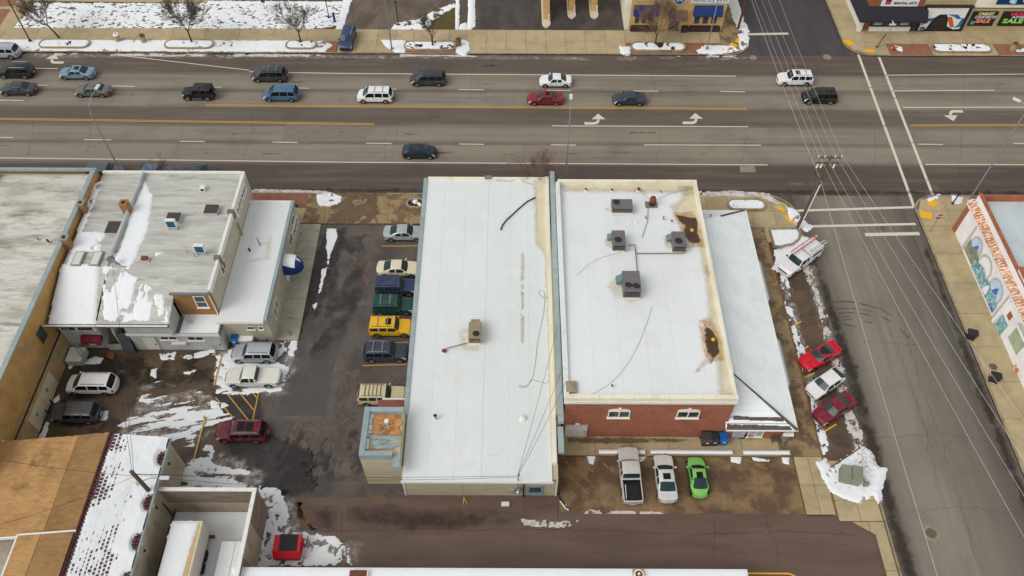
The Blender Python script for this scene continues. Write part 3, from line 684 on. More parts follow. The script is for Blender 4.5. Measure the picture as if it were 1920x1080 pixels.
m_ewall = mat('stained_tan_concrete', S(180, 152, 108), [(S(150, 122, 82), .6, (1, 1, 1), .42, .66, .7), (S(198, 174, 134), 2, (1, 1, 1), .5, .75, .5)], rough=.9)
m_conc = mat('board_marked_concrete', S(176, 164, 142), [(S(142, 128, 108), .7, (1, 1, .5), .42, .66, .8), (S(196, 186, 166), 2.5, (2, 2, .4), .5, .75, .5)], rough=.9)
m_concd = mat('damp_dark_concrete', S(138, 122, 108), [(S(108, 94, 82), .9, (.4, .4, 2), .42, .66, .8)], rough=.85)
m_greyw = mat('grey_painted_wood', S(186, 190, 186), [(S(160, 164, 160), .8, (1, 1, 1), .42, .66, .6)], rough=.8)
m_dgrey = mat('dark_grey_fascia', S(120, 118, 118), [(S(94, 92, 92), 1.2, (1, 1, 1), .42, .66, .6)], rough=.7)
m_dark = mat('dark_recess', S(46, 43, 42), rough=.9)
m_metal = mat('galvanised_metal', S(168, 172, 172), [(S(136, 140, 140), 3, (1, 1, 1), .42, .66, .6)], rough=.4, metal=.6)
m_unit = mat('grey_unit_paint', S(112, 108, 110), [(S(92, 88, 90), 2, (1, 1, 1), .45, .7, .5)], rough=.6)
m_unitt = mat('tan_unit_paint', S(150, 138, 112), [(S(130, 118, 94), 2, (1, 1, 1), .45, .7, .5)], rough=.6)
m_black = mat('black_plastic', S(34, 33, 34), rough=.5)
m_rub = mat('black_rubber', S(30, 30, 31), rough=.75)
m_rust = mat('rusty_steel', S(128, 74, 46), [(S(88, 50, 34), 5, (1, 1, 1), .4, .7, .8)], rough=.9)
m_wood = mat('weathered_wood', S(104, 84, 66), [(S(74, 58, 46), 3, (1, 1, .2), .4, .7, .8), (S(130, 108, 86), 6, (1, 1, .3), .55, .75, .5)], rough=.9)

# ------------------------------------------------------------------ generic pieces
def segs(name, m, parent, a, b, z0, z1, w, n, z0b=None, z1b=None, gap=.01):
    """a straight coping or parapet cut into n lengths; heights run from (z0,z1) at a to (z0b,z1b) at b"""
    a, b = Vector((a[0], a[1])), Vector((b[0], b[1])); d = (b - a); t = d.normalized(); nn = Vector((-t.y, t.x)) * w / 2
    z0b = z0 if z0b is None else z0b; z1b = z1 if z1b is None else z1b
    for i in range(n):
        f0, f1 = i / n, (i + 1) / n
        p, q = a + d * f0 + t * gap, a + d * f1 - t * gap
        za, zb, ya, yb = z0 + (z0b - z0) * f0, z0 + (z0b - z0) * f1, z1 + (z1b - z1) * f0, z1 + (z1b - z1) * f1
        MB().prism([p - nn, q - nn, q + nn, p + nn], [za, zb, zb, za], [ya, yb, yb, ya]).build(name, m, parent)

def window_s(parent, x0, x1, z0, z1, y, panes=2, frame=m_wfram, glass=m_glass, fr=.09, sill=True, arch=False, depth=.06):
    """window on a wall that faces -y (towards the alley): frame ring, panes, sill"""
    b = MB()
    b.box(x0, x0 + fr, y - depth, y + .02, z0, z1); b.box(x1 - fr, x1, y - depth, y + .02, z0, z1)
    b.box(x0 + fr, x1 - fr, y - depth, y + .02, z0, z0 + fr); b.box(x0 + fr, x1 - fr, y - depth, y + .02, z1 - fr, z1)
    w = (x1 - x0 - 2 * fr - (panes - 1) * fr) / panes
    for i in range(1, panes):
        xx = x0 + fr + i * (w + fr) - fr; b.box(xx, xx + fr, y - depth, y + .02, z0 + fr, z1 - fr)
    if arch:
        cx, hw = (x0 + x1) / 2, (x1 - x0) / 2; rise = .3; n = 8
        pts = [(cx - hw * math.cos(math.pi * i / n), z1 + rise * math.sin(math.pi * i / n)) for i in range(n + 1)]
        vs = [(p[0], y - depth, p[1]) for p in pts] + [(p[0], y + .02, p[1]) for p in pts]
        k = n + 1
        b.add(vs, [tuple(range(k))] + [(i + 1, i, k + i, k + i + 1) for i in range(n)])
        b.box(cx - .12, cx + .12, y - depth - .04, y + .02, z1 + rise - .06, z1 + rise + .22)
    w_ = b.build('window', frame, parent)
    for i in range(panes):
        xx = x0 + fr + i * (w + fr)
        MB().box(xx, xx + w, y - depth * .35, y + .01, z0 + fr, z1 - fr).build('pane', glass, w_)
    if sill: MB().box(x0 - .08, x1 + .08, y - depth - .08, y + .02, z0 - .1, z0).build('sill', frame, w_)
    return w_
def window_e(parent, y0, y1, z0, z1, x, sgn, panes=2, frame=m_wfram, glass=m_glass, fr=.08, depth=.05):
    """window on a wall at constant x; sgn = outward direction"""
    xa, xb = sorted((x - .02 * sgn, x + depth * sgn))
    b = MB()
    b.box(xa, xb, y0, y0 + fr, z0, z1); b.box(xa, xb, y1 - fr, y1, z0, z1); b.box(xa, xb, y0 + fr, y1 - fr, z0, z0 + fr); b.box(xa, xb, y0 + fr, y1 - fr, z1 - fr, z1)
    w = (y1 - y0 - 2 * fr - (panes - 1) * fr) / panes
    for i in range(1, panes):
        yy = y0 + fr + i * (w + fr) - fr; b.box(xa, xb, yy, yy + fr, z0 + fr, z1 - fr)
    w_ = b.build('window', frame, parent)
    xa, xb = sorted((x - .01 * sgn, x + depth * .3 * sgn))
    for i in range(panes):
        yy = y0 + fr + i * (w + fr); MB().box(xa, xb, yy, yy + w, z0 + fr, z1 - fr).build('pane', glass, w_)
    return w_
def door_s(parent, x0, x1, z1, y, m=m_trim, z0=0.14):
    d = MB().box(x0, x1, y - .07, y + .02, z0, z1).build('door', m, parent)
    MB().box(x1 - .22, x1 - .12, y - .14, y - .072, z0 + .95, z0 + 1.08).build('handle', m_black, d)
    fb = MB(); fb.box(x0 - .08, x0 - .003, y - .1, y + .02, z0, z1 + .08); fb.box(x1 + .003, x1 + .08, y - .1, y + .02, z0, z1 + .08); fb.box(x0 - .003, x1 + .003, y - .1, y + .02, z1 + .003, z1 + .08)
    fb.build('door_frame', m_greyw, d)
    return d

# ================================================================== A: long building under the white roof
AX0, AX1, AY0, AY1 = -9.9, 4.25, 31.3, 67.4
az = lambda y: 3.62 + (y - AY0) / (AY1 - AY0) * 2.0
A = thing('commercial_building', 'long building with a plain white membrane roof and beige siding behind', 'building', ((AX0 + AX1) / 2, (AY0 + AY1) / 2, 0))
MB().prism([(AX0, AY0), (AX1, AY0), (AX1, AY1), (AX0, AY1)], 0, [az(AY0) - .12, az(AY0) - .12, az(AY1) - .12, az(AY1) - .12]).build('wall', m_beige, A)
rx = [AX0 + .1, -7.6, -5.2, -2.7, -.2, 1.7, AX1 - .55]
for i in range(6):                                                # membrane widths
    MB().prism([(rx[i] + .004, AY0 - .25), (rx[i + 1] - .004, AY0 - .25), (rx[i + 1] - .004, AY1 - .2), (rx[i] + .004, AY1 - .2)], [az(AY0) - .1] * 2 + [az(AY1) - .1] * 2, [az(AY0 - .25) + .008 * (i % 3)] * 2 + [az(AY1 - .2) + .008 * (i % 3)] * 2).build('roof_membrane', m_memb, A)
MB().box(AX0 - .02, AX1 - .45, AY0 - .36, AY0 - .255, az(AY0) - .28, az(AY0) + .03).build('drip_edge', m_trim, A)
segs('coping', m_bluecop, A, (AX0 - .08, AY0 + 6.2), (AX0 - .08, AY1), az(AY0 + 6.2) - .35, az(AY0 + 6.2) + .12, .42, 10, az(AY1) - .35, az(AY1) + .12)
segs('parapet', m_cream, A, (AX1 - .32, AY0 + 1.4), (AX1 - .32, AY1), az(AY0) - .1, az(AY0) + .5, .42, 8, az(AY1) - .1, az(AY1) + .42)
segs('parapet', m_cream, A, (AX0 + .2, AY1 - .12), (AX1 - .55, AY1 - .12), az(AY1) - .2, az(AY1) + .3, .26, 5)
segs('coping', m_bluecop, A, (AX1 + .28, AY0 + 4.6), (AX1 + .28, AY1 + .3), 5.4, 5.9, .5, 9, 6.1, 6.6)
MB().box(AX1 + .02, AX1 + .52, AY0 + 2.0, AY0 + 4.55, 4.6, 5.0).build('coping', m_bluecop, A)
MB().box(AX1 - .12, AX1 + .5, AY0 + 6.2, AY1 + .1, 0.05, 5.38).build('party_wall', m_beige, A)
MB().box(-3.2, -2.4, AY1 - .4, AY1 + .05, az(AY1) + .31, az(AY1) + .5).build('vent_box', m_concd, A)
for x in (AX0 + .02, AX1 - .14): MB().box(x - .02, x + .12, AY0 - .05, AY0 - .004, 0, 3.3).build('corner_trim', m_trim, A)
MB().box(-4.5, -4.44, AY0 - .03, AY0 - .004, 0, 3.4).build('siding_joint', m_tanwall, A)
w = window_s(A, 1.50, 2.95, .55, 2.15, AY0, 1, mat('blue_grey_frame', S(120, 142, 150), rough=.6), fr=.2, depth=.1)
# electrics on the back wall
em = thing('electric_meter', 'grey electric meter cabinet with conduits on the beige back wall', 'meter', (.3, AY0, 0))
MB().box(-.15, .32, AY0 - .26, AY0 - .01, .9, 1.75).build('cabinet', m_bluecop, em)
MB().box(.36, .86, AY0 - .3, AY0 - .01, 1.15, 1.9).build('meter_box', m_metal, em)
MB().cyl((.6, AY0 - .32), .13, 1.35, 1.6, 10).build('meter_dial', m_trim, em)
MB().tube([(.62, AY0 - .2, 1.9), (.62, AY0 - .2, 4.3), (.75, AY0 - .3, 5.2), (.55, AY0 - .6, 5.55)], .06).build('mast', m_metal, em)
MB().tube([(1.15, AY0 - .12, .05), (1.15, AY0 - .12, 3.45)], .07).build('downpipe', m_black, A)
# roof things on A
m_blade = mat('dark_fan_blade', S(58, 56, 58), rough=.6)
def duct_unit(name, label, cat, cx, cy, z, sx, sy, h, m, fans, hood=None, curb=.35, side=None):
    """packaged rooftop unit: curb, cabinet, fan wells with blades, coil grille, intake hood"""
    t = thing(name, label, cat, (cx, cy, z), 'packaged rooftop air units')
    MB().box(cx - sx / 2 + .06, cx + sx / 2 - .06, cy - sy / 2 + .06, cy + sy / 2 - .06, z - .25, z + curb).build('curb', m_cream, t)
    b = MB(); x0, x1, y0, y1, z0, z1 = cx - sx / 2, cx + sx / 2, cy - sy / 2, cy + sy / 2, z + curb, z + curb + h
    b.box(x0, x1, y0, y1, z0, z1); b.build('cabinet', m, t)
    MB().box(x0 + .12, x1 - .12, y0 - .02, y0 + .01, z0 + .15, z1 - .18).build('coil_grille', m_black, t)
    for i in range(5):
        zz = z0 + .2 + i * (h - .45) / 5; MB().box(x0 + .14, x1 - .14, y0 - .035, y0 - .022, zz, zz + .03).build('slat', m, t)
    for (fx, fy, r) in fans:
        f = MB().cyl((cx + fx, cy + fy), r, z1 + .002, z1 + .012, 20).build('fan_well', m_black, t)
        rg = MB()
        for k in range(20):
            a0, a1 = 2 * math.pi * k / 20, 2 * math.pi * (k + 1) / 20
            P = [(cx + fx + math.cos(a) * q, cy + fy + math.sin(a) * q) for a in (a0, a1) for q in (r, r + .07)]
            rg.prism([P[0], P[1], P[3], P[2]], z1, z1 + .07)
        rg.build('fan_ring', m, f)
        for k in range(4):
            a = k * math.pi / 2 + .5; d = Vector((math.cos(a), math.sin(a), 0)); n = Vector((-d.y, d.x, 0))
            c = Vector((cx + fx, cy + fy, z1 + .03)) + d * r * .5
            MB().obox(c, d * r * .42, n * r * .16, (0, 0, .006)).build('fan_blade', m_blade, f)
    if hood:
        hx0, hx1, hy0, hy1, hh = hood
        MB().prism([(cx + hx0, cy + hy0), (cx + hx1, cy + hy0), (cx + hx1, cy + hy1), (cx + hx0, cy + hy1)], z0 + .25, [z1 - .1 - hh, z1 - .1, z1 - .1, z1 - .1 - hh]).build('intake_hood', mat('teal_grey_hood', S(104, 122, 122), rough=.6), t)
    return t
duct_unit('rooftop_unit', 'tan rooftop air unit with one fan on the long plain roof', 'air unit', -3.66, 46.15, az(46.1), 1.28, 1.95, .95, m_unitt, [(.14, -.5, .36)])
MB().box(-4.1, -3.2, 47.13, 47.5, az(46) + .4, az(46) + 1.2).build('duct_box', m_unitt, bpy.data.objects['rooftop_unit'])
m_cab = mat('grey_cable', S(112, 112, 110), rough=.7)
def tube_thing(name, label, cat, pts, r, m, group=None, n=6):
    o = MB().tube(pts, r, n).build(name, m, smooth=50); return tag(o, label, cat, group)
def vent(name, label, u, v, z, h, r, m, cap=None, group='small pipe vents on the white roofs', flash=m_memb):
    p = G(u, v, z); t = thing(name, label, 'roof vent', (p.x, p.y, z), group)
    MB().cyl((p.x, p.y), r * 2.2, z - .05, z + .12, 12, r * 1.1).build('flashing', flash, t, smooth=40)
    MB().cyl((p.x, p.y), r, z + .1, z + h, 12).build('pipe', m, t, smooth=40)
    if cap: MB().cyl((p.x, p.y), r * 1.6, z + h - .02, z + h + .14, 12, r * .6).build('cap', cap, t, smooth=40)
    return t
za = lambda u, v: az(G(u, v, 4.5).y)
vent('roof_vent', 'dark capped pipe vent on the long white roof near the annex', 817, 786, za(817, 786), .75, .11, m_metal, m_black)
vent('roof_vent', 'stubby white vent near the back of the long white roof', 980, 786, za(980, 786), .3, .2, m_memb, m_trim)
vent('roof_vent', 'tiny drain hood joined by pipe to the tan air unit', 833, 660, za(833, 660), .25, .16, m_trim, m_rust)
q0, q1, q2 = G(834, 658, za(834, 658) + .15), G(838, 653, za(838, 653) + .35), G(876, 643, za(876, 643) + .35)
tube_thing('gas_pipe', 'thin dark pipe from the tan air unit across the white roof', 'pipe', [q0, q1, q2], .05, m_rust)
hp = [G(u, v, za(u, v) + .07) for (u, v) in ((939, 431), (942, 422), (950, 412), (962, 401), (975, 389), (988, 378), (1004, 370))]
tube_thing('hose', 'thick black hose lying on the long white roof', 'hose', hp, .075, m_rub)
tube_thing('cable', 'thin cable along the cream parapet at the street end', 'cable', [G(u, v, za(u, v) + .04) for (u, v) in ((918, 333), (935, 339), (958, 340), (975, 334), (982, 341), (1000, 346))], .018, m_cab)
tube_thing('cable', 'looping thin cable running down the edge of the long roof', 'cable', [G(u, v, za(u, v) + .04) for (u, v) in ((1031, 545), (1028, 557), (1018, 559), (1010, 550), (1012, 545), (1020, 545), (1022, 560), (1019, 590), (1012, 620), (1007, 650), (1004, 680), (1000, 705), (990, 722), (978, 727), (973, 724), (976, 722), (986, 727), (998, 712), (1010, 715), (1024, 719), (1034, 711))], .017, m_cab)
zA = lambda X, Y: 3.62 + (Y - AY0) / (AY1 - AY0) * 2.0 + .012
patch('roof_stain', [[G(u, v, 4.8) for u, v in ((996, 338), (1060, 338), (1066, 560), (1070, 840), (1030, 835), (1024, 640), (1016, 480), (1000, 460), (996, 360))]], 0, m_stain, thick=.015, soft=.75, rag=.3, zfun=zA, box=(AX0, AX1 - .2, AY0, AY1 - .15), kind='stuff', label='tan dirt stain along the cream parapet of the long roof')
patch('roof_stain', [PX((856, 618), (872, 606), (904, 630), (906, 660), (872, 662), (858, 648), z=4.6)], 0, m_stainp, thick=.015, soft=1.0, rag=.35, zfun=zA, kind='stuff', label='pale brown stain round the tan air unit')
patch('roof_stain', [PX((904, 858), (915, 850), (938, 849), (945, 855), (965, 856), (963, 861), (930, 860), z=3.7), PX((825, 858), (870, 858), (868, 861), (826, 861), z=3.7)], 0, m_stainp, thick=.012, soft=1.0, rag=.25, zfun=zA, kind='stuff', label='faint stain near the back edge of the long roof')
patch('roof_streak', [PX((978, 480), (982, 480), (981, 640), (978, 640), z=4.6)], 0, mat('dirt_streak', S(190, 188, 178), [(S(150, 146, 132), 3, (1, .3, 1), .5, .7, .8)]), thick=.012, rag=.12, holes=.42, hscale=2, cell=.07, zfun=zA, kind='stuff', label='broken dirt line along a seam of the long roof')

# annex with torn roof
NX0, NX1, NY0, NY1, NZ = -13.5, -9.95, 32.4, 37.25, 6.0
an = thing('roofed_annex', 'small beige annex with blue-grey coping and torn plywood roof', 'annex', (-11.7, 34.8, 0))
MB().box(NX0, NX1, NY0, NY1, 0, 5.45).build('wall', m_beige, an)
segs('coping', m_bluecop, an, (NX0 + .22, NY0 - .04), (NX0 + .22, NY1 + .04), 5.2, NZ, .5, 2)
segs('coping', m_bluecop, an, (NX0 + .48, NY1 - .22), (NX1, NY1 - .22), 5.2, NZ, .46, 1)
segs('coping', m_bluecop, an, (NX0 + .48, NY0 + .2), (NX1 - .6, NY0 + .2), 5.2, NZ, .44, 1)
MB().box(NX1 - .58, NX1 + .05, NY0 - .9, NY0 + .42, 4.6, 5.5).build('coping', m_bluecop, an)
random.seed(11)
m_ply = mat('wet_plywood', S(196, 142, 80), [(S(150, 94, 44), 1.4, (1, 1, 1), .42, .62, .85), (S(212, 172, 112), 2.4, (1, 1, 1), .5, .72, .6), (S(92, 60, 38), 1.2, (1, 1, 1), .6, .7, .7)], rough=.8, var=.18)
for (u0, v0, u1, v1) in ((703, 778, 752, 788), (700, 789, 737, 796), (739, 787, 754, 798), (700, 797, 720, 805), (722, 797, 748, 806), (698, 806, 728, 815), (730, 806, 754, 816), (694, 838, 738, 843)):
    a, b_ = G(u0, v1, 5.5), G(u1, v0, 5.5); rr = random.uniform(-.05, .05)
    MB().obox(((a.x + b_.x) / 2, (a.y + b_.y) / 2, 5.5 + random.uniform(.0, .06)), ((b_.x - a.x) / 2, rr, 0), (-rr, (b_.y - a.y) / 2, 0), (0, 0, .02)).build('plywood_sheet', m_ply, an)
for (u0, v0, u1, v1) in ((692, 775, 701, 783), (690, 784, 698, 795), (689, 797, 698, 806), (687, 808, 696, 813), (687, 815, 692, 820), (686, 823, 693, 843), (724, 820, 748, 824)):
    a, b_ = G(u0, v1, 5.46), G(u1, v0, 5.46)
    MB().box(a.x, b_.x, a.y, b_.y, 5.44, 5.56).build('snow_strip', m_snow, an)
for pts, h in ((((691, 814), (752, 818), (752, 824), (692, 822)), .1), (((697, 826), (716, 820), (732, 826), (710, 836), (694, 834)), .35), (((700, 836), (752, 828), (752, 833), (735, 840), (706, 842)), .22)):
    P = [G(u, v, 5.6) for u, v in pts]; cx, cy = sum(p.x for p in P) / len(P), sum(p.y for p in P) / len(P)
    b = MB(); n = len(P); b.add([(p.x, p.y, 5.5 + random.uniform(0, .08)) for p in P] + [(cx, cy, 5.55 + h)], [(i, (i + 1) % n, n) for i in range(n)])
    b.build('tarp', m_bluecop, an)
fr_ = thing('sawhorse', 'grey metal frame lying on the torn plywood of the annex roof', 'frame', G(721, 804, 5.55))
for a, b_ in (((713, 812), (722, 808)), ((722, 808), (719, 792)), ((731, 806), (726, 793)), ((713, 812), (711, 800)), ((711, 800), (726, 793))):
    MB().tube([G(*a, 5.65), G(*b_, 5.75)], .04).build('rail', m_metal, fr_)
MB().cyl(G(725, 792, 5.6)[:2], .22, 5.5, 5.9, 12).build('white_bucket', m_trim, tag(thing('bucket', 'white bucket beside the metal frame on the annex roof', 'bucket', G(725, 792, 5.5)), None), smooth=40)

sh_ = thing('lean_to', 'low red-brown lean-to roof between the tan wagon and the annex', 'shed', (-11.6, 38.6, 0))
MB().box(-13.0, -9.98, 37.28, 39.95, 2.45, 2.6).build('roof', mat('red_brown_sheet_roof', S(140, 88, 72), [(S(116, 70, 58), 1.2, (1, 1, 1), .42, .66, .6)], rough=.7), sh_)
MB().box(-12.6, -9.98, 39.96, 40.12, 2.4, 2.68).build('edge_trim', m_trim, sh_)
for x in (-12.9, -10.2): MB().box(x - .07, x + .07, 39.7, 39.84, 0, 2.45).build('post', m_wood, sh_)
# ================================================================== B: red brick building
BX0, BX1, BY0, BY1 = 4.95, 20.6, 37.45, 65.5
bz = lambda y: 7.22 - (y - BY0) / (BY1 - BY0) * .42
B = thing('brick_building', 'red brick building with a white roof holding four grey air units', 'building', ((BX0 + BX1) / 2, (BY0 + BY1) / 2, 0))
MB().prism([(BX0, BY0), (BX1, BY0), (BX1, BY1), (BX0, BY1)], 0, [bz(BY0) - .3] * 2 + [bz(BY1) - .3] * 2).build('wall', m_brick, B)
rx = [BX0 + .3, 7.7, 10.3, 12.9, 15.5, 18.1, BX1 - .32]
for i in range(6):
    MB().prism([(rx[i] + .003, BY0 + .35), (rx[i + 1] - .003, BY0 + .35), (rx[i + 1] - .003, BY1 - .36), (rx[i] + .003, BY1 - .36)], [bz(BY0) - .28] * 2 + [bz(BY1) - .28] * 2, [bz(BY0) + .007 * (i % 3)] * 2 + [bz(BY1) + .007 * (i % 3)] * 2).build('roof_membrane', m_memb2, B)
segs('parapet', m_cream, B, (BX1 - .17, BY0 + .36), (BX1 - .17, BY1 - .36), 6.4, 7.5, .3, 9)
segs('parapet', m_cream, B, (BX0 + .1, BY1 - .18), (BX1 + .02, BY1 - .18), 6.4, 7.5, .34, 5)
segs('parapet', mat('white_parapet', (.74, .76, .74, 1), [(S(200, 196, 180), .7, (1, 1, 1), .5, .7, .6)], var=.04), B, (BX0 + .1, BY0 + .36), (BX0 + .1, BY1 - .36), 6.3, 7.5, .42, 10)
segs('coping', m_cream, B, (BX0 - .1, BY0 + .14), (BX1 + .06, BY0 + .14), 7.0, 7.52, .44, 5)
MB().box(BX0 - .15, BX1 + .08, BY0 - .16, BY0 - .002, 6.62, 6.98).build('cornice', m_trim, B)
window_s(B, 9.05, 11.1, 3.95, 5.2, BY0, 2, arch=True, depth=.12)
window_s(B, 15.5, 17.6, 3.95, 5.2, BY0, 2, arch=True, depth=.12)
door_s(B, 5.25, 7.25, 2.3, BY0, mat('white_double_door', S(214, 212, 205), [(S(190, 186, 178), 2, (1, 1, 1), .5, .7, .5)]))
MB().box(6.1, 6.5, BY0 - .14, BY0 - .01, 2.5, 2.7).build('door_lamp', m_trim, B)
MB().box(7.75, 8.25, BY0 - .12, BY0 - .01, 5.35, 5.6).build('wall_vent', m_dgrey, B)
duct_unit('rooftop_unit', 'low wide grey rooftop unit with one fan near the street parapet', 'air unit', G(1164, 393, 7).x + .05, G(1164, 393, 7).y, bz(62), 2.25, 1.35, .75, m_unit, [(-.62, .18, .38)])
duct_unit('rooftop_unit', 'grey single-fan unit with hood beside the gas line elbow', 'air unit', G(1159, 455, 7.4).x, G(1159, 455, 7.4).y, bz(57), 1.35, 2.0, .95, m_unit, [(-.1, -.35, .4)], (-1.15, -.68, .1, .8, .35))
duct_unit('rooftop_unit', 'grey single-fan unit with hood beside the large brown puddle', 'air unit', G(1271, 457, 7.4).x, G(1271, 457, 7.4).y, bz(57), 1.4, 2.0, .95, m_unit, [(-.1, -.35, .42)], (-1.2, -.71, .1, .85, .35))
duct_unit('rooftop_unit', 'large grey rooftop unit with twin fans', 'air unit', G(1182, 539, 7.4).x, G(1182, 539, 7.4).y, bz(50), 1.75, 2.55, 1.1, m_unit, [(-.35, -.55, .36), (.42, -.68, .36)], (-1.45, -.89, .15, 1.0, .4))
zB = lambda X, Y: 7.22 - (Y - BY0) / (BY1 - BY0) * .42 + .02
for pp, lab in ((((1131, 390), (1148, 376), (1185, 378), (1185, 402), (1150, 404)), 'tan stain round the low grey unit'), (((1131, 445), (1150, 432), (1176, 440), (1176, 472), (1150, 470), (1134, 460)), 'tan stain round the grey unit by the elbow'), (((1240, 440), (1262, 432), (1286, 470), (1262, 474), (1246, 462)), 'tan stain round the grey unit by the puddle'), (((1133, 535), (1160, 512), (1200, 540), (1203, 565), (1180, 570), (1150, 558)), 'tan stain round the large twin-fan unit')):
    patch('roof_stain', [PX(*pp, z=7.1)], 0, m_stainp, thick=.012, soft=.55, rag=.3, zfun=zB, kind='stuff', label=lab)
patch('roof_stain', [PX((1040, 325), (1310, 325), (1310, 362), (1240, 366), (1052, 362), z=6.9), PX((1275, 330), (1330, 330), (1352, 520), (1312, 520), (1300, 440), (1262, 410), (1250, 385), (1270, 370), z=6.9), PX((1312, 500), (1350, 500), (1400, 760), (1340, 750), (1334, 660), (1322, 600), z=7.0), PX((1192, 355), (1206, 358), (1234, 378), (1222, 384), z=6.9)], 0, m_stain, thick=.012, soft=1.1, rag=.35, zfun=zB, box=(BX0, BX1 - .2, BY0 + .3, BY1 - .25), kind='stuff', label='tan dirt stain along the parapets of the brick building roof')
patch('rust_stain', [PX((1258, 396), (1300, 394), (1316, 420), (1326, 466), (1284, 468), (1274, 436), z=6.9), PX((1306, 598), (1332, 592), (1358, 640), (1360, 680), (1322, 684), (1310, 640), z=7.1), PX((1316, 670), (1338, 672), (1312, 702), (1296, 702), z=7.1)], 0, m_rustst, thick=.016, soft=.45, rag=.35, zfun=lambda X, Y: zB(X, Y) + .006, box=(BX0, BX1 - .2, BY0, BY1 - .25), kind='stuff', label='orange rust stain round the roof puddles')
pud_m = dict(thick=.02, rag=.42, soft=.2, fscale=1.4, cell=.07)
patch('puddle', [PX((1268, 403), (1284, 407), (1305, 409), (1309, 440), (1313, 458), (1296, 455), (1284, 444), (1285, 424), z=6.9)], 0, m_pud, zfun=lambda X, Y: zB(X, Y) + .016, kind='stuff', label='ragged brown puddle beside the street-side parapet corner', box=(BX0, BX1 - .2, BY0, BY1 - .25), **pud_m)
patch('puddle', [PX((1322, 611), (1336, 620), (1344, 640), (1348, 662), (1336, 671), (1327, 660), (1324, 640), z=7.1)], 0, m_pud, zfun=lambda X, Y: zB(X, Y) + .016, kind='stuff', label='oval brown puddle with a yellow drain on the brick building roof', **pud_m)
for u, v in ((1298, 431), (1337, 638)):
    p = G(u, v, 7.05); t = thing('roof_drain', 'yellow domed drain in the ragged puddle by the grey unit' if u < 1300 else 'yellow domed drain in the oval puddle by the parapet', 'roof drain', (p.x, p.y, bz(p.y)), 'yellow roof drains')
    MB().cyl((p.x, p.y), .3, bz(p.y) - .05, bz(p.y) + .05, 14).build('ring', mat('yellow_drain', S(236, 180, 40), rough=.5), t)
    MB().cyl((p.x, p.y), .2, bz(p.y) + .05, bz(p.y) + .2, 14, .12).build('dome', MATS['yellow_drain'], t, smooth=50)
# chimney-like stack, pipes, hatch
p = G(1223, 384, 7); t = thing('exhaust_stack', 'rusty round exhaust stack on a grey base plate', 'exhaust stack', (p.x, p.y, bz(p.y)))
MB().box(p.x - .75, p.x + .55, p.y - .35, p.y + .55, bz(p.y) - .05, bz(p.y) + .12).build('base_plate', m_concd, t)
MB().cyl((p.x, p.y + .1), .34, bz(p.y) + .1, bz(p.y) + .7, 16).build('drum', m_black, t, smooth=50)
MB().cyl((p.x, p.y + .1), .38, bz(p.y) + .7, bz(p.y) + 1.15, 16, .3).build('collar', m_rust, t, smooth=50)
for i, (u, v, h, r, lab) in enumerate(((1210, 411, .5, .09, 'grey pipe vent nearest the exhaust stack'), (1243, 413, .6, .1, 'grey pipe vent standing alone past the exhaust stack'), (1259, 417, .35, .07, 'small dark vent beside the large puddle'), (1197, 358, .4, .13, 'rusty cap vent at the street parapet'), (1147, 358, .22, .1, 'tiny rusty drain cap behind the low grey unit'), (1098, 357, .22, .1, 'tiny rusty drain cap at the far end of the parapet'), (1238, 362, .3, .06, 'thin pipe vent by the street parapet corner'), (1147, 726, .4, .06, 'thin dark vent near the brick wall coping'), (1193, 417, .2, .08, 'stub of a small white vent behind the gas line'))):
    vent('roof_vent', lab, u, v, bz(G(u, v, 7).y), h, r, (m_metal, m_metal, m_black, m_rust, m_rust, m_rust, m_metal, m_black, m_trim)[i], None if i in (0, 1, 8) else m_rust, flash=m_memb2)
p = G(1071, 727, 7.3); t = thing('roof_hatch', 'square brown roof hatch in the corner above the brick wall', 'roof hatch', (p.x, p.y, bz(p.y)))
MB().box(p.x - .46, p.x + .46, p.y - .55, p.y + .55, bz(p.y) - .05, bz(p.y) + .3).build('curb', m_unitt, t)
b = MB(); c = (p.x, p.y, bz(p.y) + .46); r_ = [(p.x - .5, p.y - .6), (p.x + .5, p.y - .6), (p.x + .5, p.y + .6), (p.x - .5, p.y + .6)]
b.add([(x, y, bz(p.y) + .3) for x, y in r_] + [c], [(0, 1, 4), (1, 2, 4), (2, 3, 4), (3, 0, 4)]); b.build('lid', m_unitt, t)
zb_ = lambda u, v, h=.25: G(u, v, bz(G(u, v, 7).y) + h)
tube_thing('gas_line', 'rusty gas line running between the grey air units', 'pipe', [zb_(1178, 460), zb_(1190, 459), zb_(1192, 475), zb_(1195, 510), zb_(1199, 545)], .05, m_rust)
tube_thing('gas_line', 'straight rusty gas branch to the unit beside the puddle', 'pipe', [zb_(1192, 475), zb_(1240, 475), zb_(1283, 474.5), zb_(1284, 466)], .05, m_rust)
tube_thing('gas_line', 'short thin conduit from the exhaust stack', 'pipe', [zb_(1215, 390, .08), zb_(1214, 415, .06), zb_(1204, 445, .06)], .035, m_metal)
tube_thing('cable', 'thin cable curving from the grey unit across the white roof', 'cable', [zb_(u, v, .04) for u, v in ((1188, 467), (1160, 474), (1130, 482), (1105, 494), (1082, 516))], .012, m_cab)
tube_thing('cable', 'thin cable sagging diagonally across the back of the white roof', 'cable', [zb_(u, v, .04) for u, v in ((1223, 575), (1215, 600), (1200, 640), (1182, 675), (1160, 705), (1140, 722), (1108, 741))], .013, m_cab)
tube_thing('cable', 'thin cable from the exhaust stack to the rusty parapet corner', 'cable', [zb_(u, v, .1) for u, v in ((1230, 375), (1255, 363), (1290, 356))], .016, m_cab)

